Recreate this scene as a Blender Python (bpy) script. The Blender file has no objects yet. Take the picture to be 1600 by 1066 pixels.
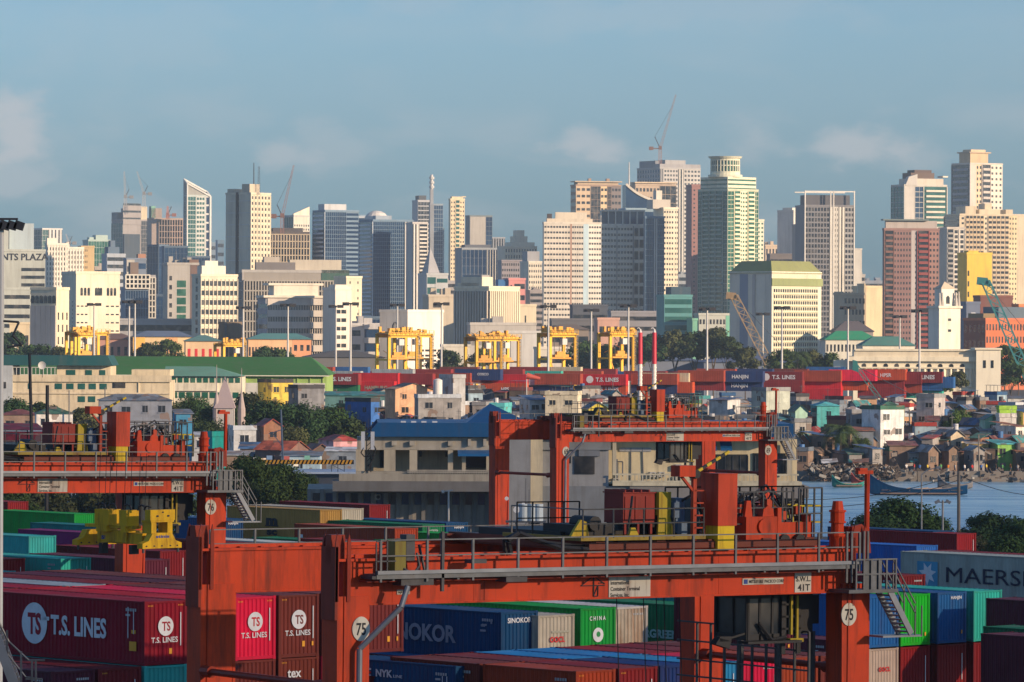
import bpy, bmesh, math, random
from mathutils import Vector, Matrix, noise
R = math.radians
rnd = random.Random(7)
SC = bpy.context.scene
COL = SC.collection
# ------------------------------------------------------------- camera
# a long lens from a ship's bridge: 1600x1066 photo, focal length 7500 px
F, CX, CY, HY, HC, ROLL = 7500.0, 800.0, 533.0, 512.0, 27.7, 0.004
cam_d = bpy.data.cameras.new('camera'); cam = bpy.data.objects.new('camera', cam_d); COL.objects.link(cam)
cam_d.sensor_width = 36; cam_d.lens = F / 1600 * 36; cam_d.clip_start = 5; cam_d.clip_end = 30000
cam_d.shift_y = -(CY - HY) / 1600
cam.location = (0, 0, HC)
cam.matrix_world = Matrix.Translation((0, 0, HC)) @ Matrix.Rotation(R(90), 4, 'X') @ Matrix.Rotation(ROLL, 4, 'Z')
SC.camera = cam
def W(px, py, D):
    """world point seen at photo pixel px,py at distance D"""
    dx, dy = px - CX, py - HY
    c, s = math.cos(ROLL), math.sin(ROLL)
    return Vector(((dx * c + dy * s) / F * D, D, HC - (dy * c - dx * s) / F * D))
def DZ(px, py, z):
    """distance at which height z is seen at photo row py"""
    return (HC - z) * F / ((py - HY) * math.cos(ROLL) - (px - CX) * math.sin(ROLL))
# ------------------------------------------------------------- light
SUN_AZ, SUN_EL = 121.0, 15.0       # clockwise from +Y
sd = Vector((math.sin(R(SUN_AZ)) * math.cos(R(SUN_EL)), math.cos(R(SUN_AZ)) * math.cos(R(SUN_EL)), math.sin(R(SUN_EL))))
sun_d = bpy.data.lights.new('sun', 'SUN'); sun = bpy.data.objects.new('sun', sun_d); COL.objects.link(sun)
sun_d.energy = 5.0; sun_d.angle = R(0.53); sun_d.color = (1.0, 0.735, 0.49)
sun.rotation_euler = sd.to_track_quat('Z', 'Y').to_euler()
wd = bpy.data.worlds.new('World'); SC.world = wd; wd.use_nodes = True
nt = wd.node_tree; nt.nodes.clear()
def N(nt, t, **k):
    n = nt.nodes.new(t)
    for a, b in k.items():
        if a.startswith('i_'): n.inputs[a[2:].replace('_', ' ')].default_value = b
        else: setattr(n, a, b)
    return n
def L(nt, a, b): nt.links.new(a, b)
wo = N(nt, 'ShaderNodeOutputWorld'); bg = N(nt, 'ShaderNodeBackground'); bg.inputs[1].default_value = 0.104
sky = N(nt, 'ShaderNodeTexSky'); sky.sky_type = 'NISHITA'; sky.sun_disc = False
sky.sun_elevation = R(SUN_EL); sky.sun_rotation = R(SUN_AZ); sky.altitude = 30; sky.air_density = 1.0; sky.dust_density = 0.3; sky.ozone_density = 3.0
# thin cloud patches in the sky itself, laid out by direction
tc = N(nt, 'ShaderNodeTexCoord'); mp = N(nt, 'ShaderNodeMapping'); mp.inputs['Scale'].default_value = (24, 24, 70); mp.inputs['Location'].default_value = (3.1, 0.4, 1.7)
nz = N(nt, 'ShaderNodeTexNoise'); nz.inputs['Scale'].default_value = 1.0; nz.inputs['Detail'].default_value = 8; nz.inputs['Roughness'].default_value = 0.5; nz.inputs['Distortion'].default_value = 0.35
L(nt, tc.outputs['Generated'], mp.inputs['Vector']); L(nt, mp.outputs[0], nz.inputs['Vector'])
cr = N(nt, 'ShaderNodeValToRGB'); cr.color_ramp.elements[0].position = 0.46; cr.color_ramp.elements[1].position = 0.66
cr.color_ramp.elements[0].color = (0, 0, 0, 1); cr.color_ramp.elements[1].color = (1, 1, 1, 1)
L(nt, nz.outputs[0], cr.inputs[0])
sx = N(nt, 'ShaderNodeSeparateXYZ'); L(nt, tc.outputs['Generated'], sx.inputs[0])
# clouds lie in a belt low over the horizon
cb = N(nt, 'ShaderNodeValToRGB'); cb.color_ramp.interpolation = 'EASE'
for p, v in ((0.0, 0.25), (0.026, 1.0), (0.040, 0.9), (0.055, 0.28)):
    e = cb.color_ramp.elements.new(p); e.color = (v, v, v, 1)
cb.color_ramp.elements.remove(cb.color_ramp.elements[0]); cb.color_ramp.elements[-1].color = (0.25, 0.25, 0.25, 1)
L(nt, sx.outputs[2], cb.inputs[0])
mm = N(nt, 'ShaderNodeMath', operation='MULTIPLY'); L(nt, cr.outputs[0], mm.inputs[0]); L(nt, cb.outputs[0], mm.inputs[1])
m2 = N(nt, 'ShaderNodeMath', operation='MULTIPLY'); L(nt, mm.outputs[0], m2.inputs[0]); m2.inputs[1].default_value = 0.30
# a few lit cumulus puffs standing low behind the city, each about one direction
prev = m2.outputs[0]
n9 = N(nt, 'ShaderNodeTexNoise'); n9.inputs['Scale'].default_value = 1.; n9.inputs['Detail'].default_value = 9; n9.inputs['Roughness'].default_value = .58; mp9 = N(nt, 'ShaderNodeMapping'); mp9.inputs['Scale'].default_value = (60, 60, 110); L(nt, tc.outputs['Generated'], mp9.inputs['Vector']); L(nt, mp9.outputs[0], n9.inputs['Vector'])
for (cx_, cy_, rx_, ry_, am_) in ((35, 205, 95, 62, .62), (20, 285, 80, 40, .35), (435, 240, 75, 28, .38), (530, 232, 90, 40, .22), (915, 228, 95, 34, .50), (1335, 228, 130, 40, .52), (1180, 215, 60, 40, .28), (1430, 245, 70, 30, .25), (200, 60, 240, 90, .10), (1000, 20, 420, 50, .16)):
    sb = N(nt, 'ShaderNodeVectorMath', operation='SUBTRACT'); L(nt, tc.outputs['Generated'], sb.inputs[0]); sb.inputs[1].default_value = ((cx_ - CX) / F, 1.0, (HY - cy_) / F)
    ml_ = N(nt, 'ShaderNodeVectorMath', operation='MULTIPLY'); L(nt, sb.outputs[0], ml_.inputs[0]); ml_.inputs[1].default_value = (F / rx_, 1.0, F / ry_)
    ln = N(nt, 'ShaderNodeVectorMath', operation='LENGTH'); L(nt, ml_.outputs[0], ln.inputs[0])
    # edge broken up by fine noise
    ad_ = N(nt, 'ShaderNodeMath', operation='MULTIPLY_ADD'); L(nt, n9.outputs[0], ad_.inputs[0]); ad_.inputs[1].default_value = -3.2; L(nt, ln.outputs['Value'], ad_.inputs[2])
    mr = N(nt, 'ShaderNodeMapRange'); mr.interpolation_type = 'SMOOTHSTEP'; mr.inputs[1].default_value = -.50; mr.inputs[2].default_value = -1.40; mr.inputs[3].default_value = 0; mr.inputs[4].default_value = am_; L(nt, ad_.outputs[0], mr.inputs[0])
    mxm = N(nt, 'ShaderNodeMath', operation='MAXIMUM'); L(nt, prev, mxm.inputs[0]); L(nt, mr.outputs[0], mxm.inputs[1]); prev = mxm.outputs[0]
mx = N(nt, 'ShaderNodeMixRGB'); L(nt, prev, mx.inputs[0]); mx.inputs[2].default_value = (3.9, 3.75, 3.8, 1)
tint = N(nt, 'ShaderNodeMixRGB', blend_type='MULTIPLY'); tint.inputs[0].default_value = 1
tr_ = N(nt, 'ShaderNodeValToRGB'); e = tr_.color_ramp.elements; e[0].position = 0.0; e[0].color = (.13, .295, .60, 1); e[1].position = .5; e[1].color = (.85, .92, 1, 1); q_ = e.new(.062); q_.color = (.44, .60, .82, 1)
L(nt, sx.outputs[2], tr_.inputs[0]); L(nt, tr_.outputs[0], tint.inputs[2])
L(nt, sky.outputs[0], tint.inputs[1]); L(nt, tint.outputs[0], mx.inputs[1]); L(nt, mx.outputs[0], bg.inputs[0]); L(nt, bg.outputs[0], wo.inputs[0])
vs = SC.view_settings; vs.view_transform = 'Standard'; vs.look = 'None'; vs.exposure = 0.56; vs.gamma = 1; vs.use_curve_mapping = False
SC.cycles.max_bounces = 6; SC.cycles.diffuse_bounces = 3; SC.cycles.glossy_bounces = 2; SC.cycles.transparent_max_bounces = 12; SC.cycles.volume_bounces = 1
SC.cycles.use_denoising = True
SC.cycles.sample_clamp_indirect = 4
# ------------------------------------------------------------- materials
MATS = {}
def mat(name, col=(.5, .5, .5), rough=.75, metal=0., var=.18, scale=.6, streak=0., obj=False, dirt=(.12, .10, .08), dirtamt=0., bump=0., wave=None, spec=.4, zs=None, patch=0., gain=1.):
    """painted / weathered surface; obj=True multiplies by the object's own colour"""
    if name in MATS: return MATS[name]
    m = bpy.data.materials.new(name); m.use_nodes = True; t = m.node_tree; b = t.nodes['Principled BSDF']
    b.inputs['Roughness'].default_value = rough; b.inputs['Metallic'].default_value = metal; b.inputs['Specular IOR Level'].default_value = spec
    co = N(t, 'ShaderNodeTexCoord'); oi = N(t, 'ShaderNodeObjectInfo')
    ad = N(t, 'ShaderNodeVectorMath', operation='ADD'); L(t, co.outputs['Object'], ad.inputs[0])
    ml = N(t, 'ShaderNodeMath', operation='MULTIPLY'); L(t, oi.outputs['Random'], ml.inputs[0]); ml.inputs[1].default_value = 91.
    L(t, ml.outputs[0], ad.inputs[1])
    n1 = N(t, 'ShaderNodeTexNoise'); n1.inputs['Scale'].default_value = scale; n1.inputs['Detail'].default_value = 6; n1.inputs['Roughness'].default_value = .62
    L(t, ad.outputs[0], n1.inputs['Vector'])
    r1 = N(t, 'ShaderNodeMapRange'); r1.inputs[1].default_value = .3; r1.inputs[2].default_value = .7; r1.inputs[3].default_value = (1 - var) * gain; r1.inputs[4].default_value = (1 + var) * gain
    L(t, n1.outputs[0], r1.inputs[0])
    mu = N(t, 'ShaderNodeVectorMath', operation='SCALE')
    if obj: L(t, oi.outputs['Color'], mu.inputs[0])
    else: mu.inputs[0].default_value = col
    L(t, r1.outputs[0], mu.inputs['Scale']); out = mu.outputs[0]
    if dirtamt > 0 or streak > 0:
        mp = N(t, 'ShaderNodeMapping'); k = streak or 1.
        mp.inputs['Scale'].default_value = (k, k, (zs if zs is not None else k * .08) if streak else k)
        L(t, ad.outputs[0], mp.inputs['Vector'])
        n2 = N(t, 'ShaderNodeTexNoise'); n2.inputs['Scale'].default_value = 1; n2.inputs['Detail'].default_value = 5; n2.inputs['Roughness'].default_value = .7
        L(t, mp.outputs[0], n2.inputs['Vector'])
        r2 = N(t, 'ShaderNodeMapRange'); r2.inputs[1].default_value = .48; r2.inputs[2].default_value = .75; r2.inputs[3].default_value = 0; r2.inputs[4].default_value = dirtamt
        L(t, n2.outputs[0], r2.inputs[0])
        mi = N(t, 'ShaderNodeMixRGB'); mi.inputs[2].default_value = (*dirt, 1); L(t, r2.outputs[0], mi.inputs[0]); L(t, out, mi.inputs[1]); out = mi.outputs[0]
    if patch:
        vo = N(t, 'ShaderNodeTexVoronoi'); vo.distance = 'CHEBYCHEV'; vo.inputs['Scale'].default_value = .75; L(t, ad.outputs[0], vo.inputs['Vector'])
        sp = N(t, 'ShaderNodeSeparateColor'); L(t, vo.outputs['Color'], sp.inputs[0])
        r4 = N(t, 'ShaderNodeMapRange'); r4.inputs[3].default_value = 1 - patch; r4.inputs[4].default_value = 1 + patch * .7; L(t, sp.outputs[0], r4.inputs[0])
        m4 = N(t, 'ShaderNodeVectorMath', operation='SCALE'); L(t, out, m4.inputs[0]); L(t, r4.outputs[0], m4.inputs['Scale'])
        g4 = N(t, 'ShaderNodeMath', operation='GREATER_THAN'); g4.inputs[1].default_value = 1 - patch * .45; L(t, sp.outputs[1], g4.inputs[0]); g5 = N(t, 'ShaderNodeMath', operation='MULTIPLY'); g5.inputs[1].default_value = .75; L(t, g4.outputs[0], g5.inputs[0])
        mi4 = N(t, 'ShaderNodeMixRGB'); L(t, g5.outputs[0], mi4.inputs[0]); L(t, m4.outputs[0], mi4.inputs[1]); mi4.inputs[2].default_value = (.19, .13, .10, 1); out = mi4.outputs[0]
    L(t, out, b.inputs['Base Color'])
    if bump:
        bp = N(t, 'ShaderNodeBump'); bp.inputs['Strength'].default_value = bump; bp.inputs['Distance'].default_value = .05
        L(t, n1.outputs[0], bp.inputs['Height']); L(t, bp.outputs[0], b.inputs['Normal'])
    MATS[name] = m
    return m
def glassmat(name, dark, light, rough=.12, amt=.5, scale=.35):
    """window glass seen from outside: mostly dark with curtains and reflections varying from bay to bay"""
    m = bpy.data.materials.new(name); m.use_nodes = True; t = m.node_tree; b = t.nodes['Principled BSDF']
    ge = N(t, 'ShaderNodeNewGeometry'); w = N(t, 'ShaderNodeTexNoise'); w.inputs['Scale'].default_value = scale; w.inputs['Detail'].default_value = 3
    L(t, ge.outputs['Position'], w.inputs['Vector'])
    r = N(t, 'ShaderNodeMapRange'); r.inputs[1].default_value = .45; r.inputs[2].default_value = .72; r.inputs[4].default_value = amt; L(t, w.outputs[0], r.inputs[0])
    mi = N(t, 'ShaderNodeMixRGB'); mi.inputs[1].default_value = (*dark, 1); mi.inputs[2].default_value = (*light, 1)
    L(t, r.outputs[0], mi.inputs[0]); L(t, mi.outputs[0], b.inputs['Base Color'])
    b.inputs['Roughness'].default_value = rough; b.inputs['Specular IOR Level'].default_value = .6
    MATS[name] = m
    return m
glassmat('glass', (.016, .020, .026), (.22, .20, .17))
glassmat('glass_blue', (.010, .032, .085), (.035, .095, .19), amt=.6, scale=.05)
glassmat('glass_teal', (.014, .085, .075), (.07, .20, .17), amt=.6, scale=.08)
glassmat('glass_green', (.015, .10, .065), (.10, .24, .17), amt=.7, scale=.2)
mat('wall', obj=True, gain=1.10, rough=.85, var=.10, scale=.06, streak=.35, dirtamt=.34, dirt=(.16, .14, .12), spec=.2)
mat('housewall', obj=True, rough=.9, var=.16, scale=.5, patch=.14, streak=1.2, dirtamt=.5, dirt=(.10, .09, .08), spec=.15)
mat('stucco', obj=True, rough=.9, var=.14, scale=.35, streak=1.1, dirtamt=.5, dirt=(.12, .105, .09), spec=.15)
mat('sheetroof', obj=True, rough=.7, var=.3, scale=.7, patch=.5, streak=.9, zs=.9, dirtamt=.45, dirt=(.13, .075, .05))
mat('paint', obj=True, rough=.45, var=.08, scale=.8, streak=1.4, dirtamt=.22, dirt=(.10, .06, .045), spec=.4)
mat('cranepaint', obj=True, rough=.5, var=.16, scale=.35, bump=.12, streak=1.7, zs=.2, dirtamt=.85, dirt=(.10, .016, .008), spec=.2)
mat('boxpaint', obj=True, rough=.55, bump=.5, var=.16, scale=.4, streak=1.5, dirtamt=.34, dirt=(.09, .025, .015), spec=.16)
mat('boxroof', obj=True, rough=.70, var=.25, scale=.35, streak=.5, zs=.5, dirtamt=.45, dirt=(.20, .15, .14), spec=.3)
mat('rusty', (.42, .36, .28), rough=.7, var=.25, scale=1.2, streak=2.6, dirtamt=.9, dirt=(.30, .11, .035))
mat('lettering_white', (.68, .70, .72), var=.12, scale=2.)
mat('lettering_black', (.02, .02, .025), var=.1)
mat('lettering_red', (.6, .03, .03), var=.1)
mat('lettering_yellow', (.80, .36, .03), var=.1)
mat('lettering_blue', (.03, .07, .30), var=.1)
mat('darksteel', (.055, .055, .06), rough=.55, metal=.3, var=.3, scale=2.)
mat('steel', (.10, .108, .12), rough=.45, metal=.5, var=.3, scale=1.4, streak=3., dirtamt=.3)
mat('galv', (.19, .205, .23), rough=.42, metal=.4, var=.2, scale=1.)
mat('black', (.012, .012, .014), rough=.6, var=.3)
mat('concrete', (.17, .155, .14), rough=.95, var=.2, scale=.2, streak=.5, dirtamt=.35)
mat('mast', (.52, .52, .50), rough=.5, var=.1)
mat('foliage', obj=True, rough=.8, var=.45, scale=1.3, spec=.15)
mat('bark', (.09, .07, .055), rough=.95, var=.3, scale=2)
# ------------------------------------------------------------- mesh building
class MB:
    def __init__(s): s.v = []; s.f = []; s.m = []; s.cur = 0
    def face(s, pts, m=None):
        i = len(s.v); s.v += [tuple(p) for p in pts]; s.f.append(tuple(range(i, i + len(pts)))); s.m.append(s.cur if m is None else m)
    def box(s, x0, x1, y0, y1, z0, z1, m=None):
        i = len(s.v); s.v += [(x0, y0, z0), (x1, y0, z0), (x1, y1, z0), (x0, y1, z0), (x0, y0, z1), (x1, y0, z1), (x1, y1, z1), (x0, y1, z1)]
        for q in ((3, 2, 1, 0), (4, 5, 6, 7), (0, 1, 5, 4), (1, 2, 6, 5), (2, 3, 7, 6), (3, 0, 4, 7)):
            s.f.append(tuple(i + k for k in q)); s.m.append(s.cur if m is None else m)
        return s
    def bar(s, p, q, w, h=None, m=None):
        """rectangular bar from p to q"""
        p, q = Vector(p), Vector(q); h = h or w; d = (q - p).normalized()
        up = Vector((0, 0, 1)) if abs(d.z) < .95 else Vector((0, 1, 0))
        a = d.cross(up).normalized(); b = a.cross(d).normalized(); i = len(s.v)
        for c in (p, q):
            for (k, l) in ((-1, -1), (1, -1), (1, 1), (-1, 1)): s.v.append(tuple(c + a * k * w / 2 + b * l * h / 2))
        for f in ((0, 1, 2, 3), (7, 6, 5, 4), (0, 4, 5, 1), (1, 5, 6, 2), (2, 6, 7, 3), (3, 7, 4, 0)):
            s.f.append(tuple(i + k for k in f)); s.m.append(s.cur if m is None else m)
        return s
    def tube(s, p, q, r, r2=None, n=8, m=None, cap=True):
        p, q = Vector(p), Vector(q); r2 = r if r2 is None else r2; d = (q - p).normalized()
        up = Vector((0, 0, 1)) if abs(d.z) < .95 else Vector((0, 1, 0))
        a = d.cross(up).normalized(); b = a.cross(d).normalized(); i = len(s.v)
        for c, rr in ((p, r), (q, r2)):
            for k in range(n):
                t = 2 * math.pi * k / n; s.v.append(tuple(c + a * math.cos(t) * rr + b * math.sin(t) * rr))
        for k in range(n): s.f.append((i + k, i + (k + 1) % n, i + n + (k + 1) % n, i + n + k)); s.m.append(s.cur if m is None else m)
        if cap:
            s.f.append(tuple(i + k for k in reversed(range(n)))); s.f.append(tuple(i + n + k for k in range(n))); s.m += [s.cur if m is None else m] * 2
        return s
    def path(s, pts, r, n=6, m=None):
        for a, b in zip(pts, pts[1:]): s.tube(a, b, r, n=n, m=m)
        return s
    def prism(s, pts, y0, y1, m=None):
        """outline in x,z pushed from y0 to y1"""
        n = len(pts); s.face([(x, y0, z) for x, z in pts], m); s.face([(x, y1, z) for x, z in reversed(pts)], m)
        for k in range(n):
            a, b = pts[k], pts[(k + 1) % n]; s.face([(b[0], y0, b[1]), (a[0], y0, a[1]), (a[0], y1, a[1]), (b[0], y1, b[1])], m)
        return s
    def slab(s, pts, z0, z1, m=None):
        """outline in x,y pushed from z0 to z1"""
        n = len(pts); s.face([(x, y, z1) for x, y in pts], m); s.face([(x, y, z0) for x, y in reversed(pts)], m)
        for k in range(n):
            a, b = pts[k], pts[(k + 1) % n]; s.face([(a[0], a[1], z0), (b[0], b[1], z0), (b[0], b[1], z1), (a[0], a[1], z1)], m)
        return s
    def mesh(s, name, mats):
        me = bpy.data.meshes.new(name); me.from_pydata(s.v, [], s.f); me.polygons.foreach_set('material_index', s.m)
        for m in (mats if isinstance(mats, (list, tuple)) else [mats]): me.materials.append(MATS[m])
        me.update(); return me
    def build(s, name, mats, parent=None, color=None, loc=None, rz=None, smooth=False):
        me = s.mesh(name, mats)
        if smooth: me.polygons.foreach_set('use_smooth', [True] * len(me.polygons))
        return inst(name, me, parent, color, loc, rz)
def inst(name, me, parent=None, color=None, loc=None, rz=None, sc=None):
    o = bpy.data.objects.new(name, me); COL.objects.link(o)
    if parent is not None: o.parent = parent
    if color is not None: o.color = (*color[:3], 1)
    if loc is not None: o.location = loc
    if rz is not None: o.rotation_euler = (0, 0, rz)
    if sc is not None: o.scale = sc
    return o
USED = {}
def tag(o, label, cat, group=None, kind=None):
    label = ' '.join(label.split())
    if kind is None or cat:
        USED.setdefault(label, []).append(o)
        o['label'] = label
    if cat: o['category'] = cat
    if group: o['group'] = group
    if kind: o['kind'] = kind
    return o
def thing(name, label, cat, loc=(0, 0, 0), rz=0., group=None, rx=0., ry=0.):
    o = bpy.data.objects.new(name, None); COL.objects.link(o); o.empty_display_size = .5
    o.location = loc; o.rotation_euler = (rx, ry, rz); return tag(o, label, cat, group)
def struct(o): o['kind'] = 'structure'; return o
ORD = ['first', 'second', 'third', 'fourth', 'fifth', 'sixth', 'seventh', 'eighth', 'ninth', 'tenth', 'eleventh', 'twelfth', 'thirteenth', 'fourteenth', 'fifteenth', 'sixteenth', 'seventeenth', 'eighteenth', 'nineteenth', 'twentieth']
_txt = {}
def text(s, h, name, mname, parent, loc, rot=(R(90), 0, 0), xs=1.0, bold=.0, align='LEFT', fit=None):
    """lettering as a thin mesh; h is the capital height, xs stretches it"""
    key = (s, h, xs, bold, align, mname, fit)
    if key not in _txt:
        c = bpy.data.curves.new('lettering', 'FONT'); c.body = s; c.size = h / .70; c.offset = bold * h; c.align_x = align; c.resolution_u = 3; c.extrude = .004; c.space_line = .92
        o = bpy.data.objects.new('t', c); COL.objects.link(o)
        dg = bpy.context.evaluated_depsgraph_get(); me = bpy.data.meshes.new_from_object(o.evaluated_get(dg)); me.name = 'lettering'
        bpy.data.objects.remove(o); bpy.data.curves.remove(c)
        if fit: w_ = [v.co.x for v in me.vertices]; xs = fit / (max(w_) - min(w_))
        for v in me.vertices: v.co.x *= xs
        me.materials.clear(); me.materials.append(MATS[mname]); _txt[key] = me
    o = inst(name, _txt[key], parent); o.location = loc; o.rotation_euler = rot
    return o
# ------------------------------------------------------------- ground, water, added shade cloud
mat('yard', (.075, .073, .07), rough=.9, var=.3, scale=.05, streak=.4, zs=.4, dirtamt=.3)
mat('earth', (.055, .05, .045), rough=.95, var=.4, scale=.02)
b = MB(); b.slab([(-400, -40), (400, -40), (400, 640), (-400, 640)], -2.5, 0.0); struct(b.build('ground', 'yard'))
b = MB(); b.slab([(-4000, 922), (4000, 922), (4000, 9000), (-4000, 9000)], -2.5, -0.02); struct(b.build('terrain', 'earth'))
m = bpy.data.materials.new('water'); m.use_nodes = True; t = m.node_tree; p = t.nodes['Principled BSDF']
p.inputs['Roughness'].default_value = .26; p.inputs['Specular IOR Level'].default_value = .7
co = N(t, 'ShaderNodeTexCoord'); mp = N(t, 'ShaderNodeMapping'); mp.inputs['Scale'].default_value = (.5, 1.3, 1); L(t, co.outputs['Object'], mp.inputs[0])
n1 = N(t, 'ShaderNodeTexNoise'); n1.inputs['Scale'].default_value = .8; n1.inputs['Detail'].default_value = 6; n1.inputs['Roughness'].default_value = .65; L(t, mp.outputs[0], n1.inputs['Vector'])
n3 = N(t, 'ShaderNodeTexNoise'); n3.inputs['Scale'].default_value = .05; n3.inputs['Detail'].default_value = 3; L(t, co.outputs['Object'], n3.inputs['Vector'])
r3 = N(t, 'ShaderNodeMapRange'); r3.inputs[1].default_value = .35; r3.inputs[2].default_value = .65; r3.inputs[3].default_value = .35; r3.inputs[4].default_value = 1.; L(t, n3.outputs[0], r3.inputs[0])
bp = N(t, 'ShaderNodeBump'); bp.inputs['Distance'].default_value = .16; L(t, r3.outputs[0], bp.inputs['Strength']); L(t, n1.outputs[0], bp.inputs['Height']); L(t, bp.outputs[0], p.inputs['Normal'])
wm = N(t, 'ShaderNodeMapping'); wm.inputs['Scale'].default_value = (.035, .16, 1); L(t, co.outputs['Object'], wm.inputs[0]); wn = N(t, 'ShaderNodeTexNoise'); wn.inputs['Scale'].default_value = 1.; wn.inputs['Detail'].default_value = 7; wn.inputs['Roughness'].default_value = .7; L(t, wm.outputs[0], wn.inputs['Vector'])
wr_ = N(t, 'ShaderNodeValToRGB'); wr_.color_ramp.elements[0].position = .36; wr_.color_ramp.elements[0].color = (.09, .25, .40, 1); wr_.color_ramp.elements[1].position = .64; wr_.color_ramp.elements[1].color = (.33, .52, .62, 1); L(t, wn.outputs[0], wr_.inputs[0]); L(t, wr_.outputs[0], p.inputs['Base Color'])  # ramp paints the sky's reflection and pale ripples into the base colour
MATS['water'] = m
b = MB(); b.slab([(-500, 640), (500, 640), (500, 930), (-500, 930)], -4, -1.5); struct(b.build('water', 'water'))
b = MB()
for x in range(-120, 150, 6): b.box(x, x + 5.9, 921.2 + .3 * math.sin(x * 1.7), 923.5, -2.4, .35 + .15 * math.sin(x))
o = b.build('river_wall', 'concrete'); tag(o, 'rough grey concrete retaining wall along the far river bank', 'wall')
# unseen cloud, added behind the camera to dim the low sun over the yard
m = bpy.data.materials.new('shade_cloud'); m.use_nodes = True; t = m.node_tree; t.nodes.clear()
mo = N(t, 'ShaderNodeOutputMaterial'); mi = N(t, 'ShaderNodeMixShader'); tr = N(t, 'ShaderNodeBsdfTransparent'); df = N(t, 'ShaderNodeBsdfDiffuse'); df.inputs[0].default_value = (.85, .86, .88, 1)
co = N(t, 'ShaderNodeTexCoord'); n1 = N(t, 'ShaderNodeTexNoise'); n1.inputs['Scale'].default_value = .004; n1.inputs['Detail'].default_value = 3; L(t, co.outputs['Object'], n1.inputs['Vector'])
r3 = N(t, 'ShaderNodeMapRange'); r3.inputs[1].default_value = .3; r3.inputs[2].default_value = .7; r3.inputs[3].default_value = .24; r3.inputs[4].default_value = .46; L(t, n1.outputs[0], r3.inputs[0])
L(t, r3.outputs[0], mi.inputs[0]); L(t, tr.outputs[0], mi.inputs[1]); L(t, df.outputs[0], mi.inputs[2]); L(t, mi.outputs[0], mo.inputs[0]); MATS['shade_cloud'] = m
def shade_cloud(loc, rx, ry, rz):
    bm = bmesh.new(); bmesh.ops.create_icosphere(bm, subdivisions=5, radius=1)
    for v in bm.verts:
        d = v.co.normalized(); k = 1 + .35 * noise.noise(d * 2.1) + .16 * noise.noise(d * 5)
        v.co = Vector((d.x * k * rx, d.y * k * ry, d.z * k * rz * (1 if d.z > 0 else .5)))
    me = bpy.data.meshes.new('shade_cloud'); bm.to_mesh(me); bm.free(); me.materials.append(MATS['shade_cloud'])
    for p in me.polygons: p.use_smooth = True
    o = inst('shade_cloud', me, None, None, loc); o['kind'] = 'structure'; return o
cc = Vector((0, 215, 12)) + sd * 2600
shade_cloud(cc, 520, 460, 112)
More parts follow.
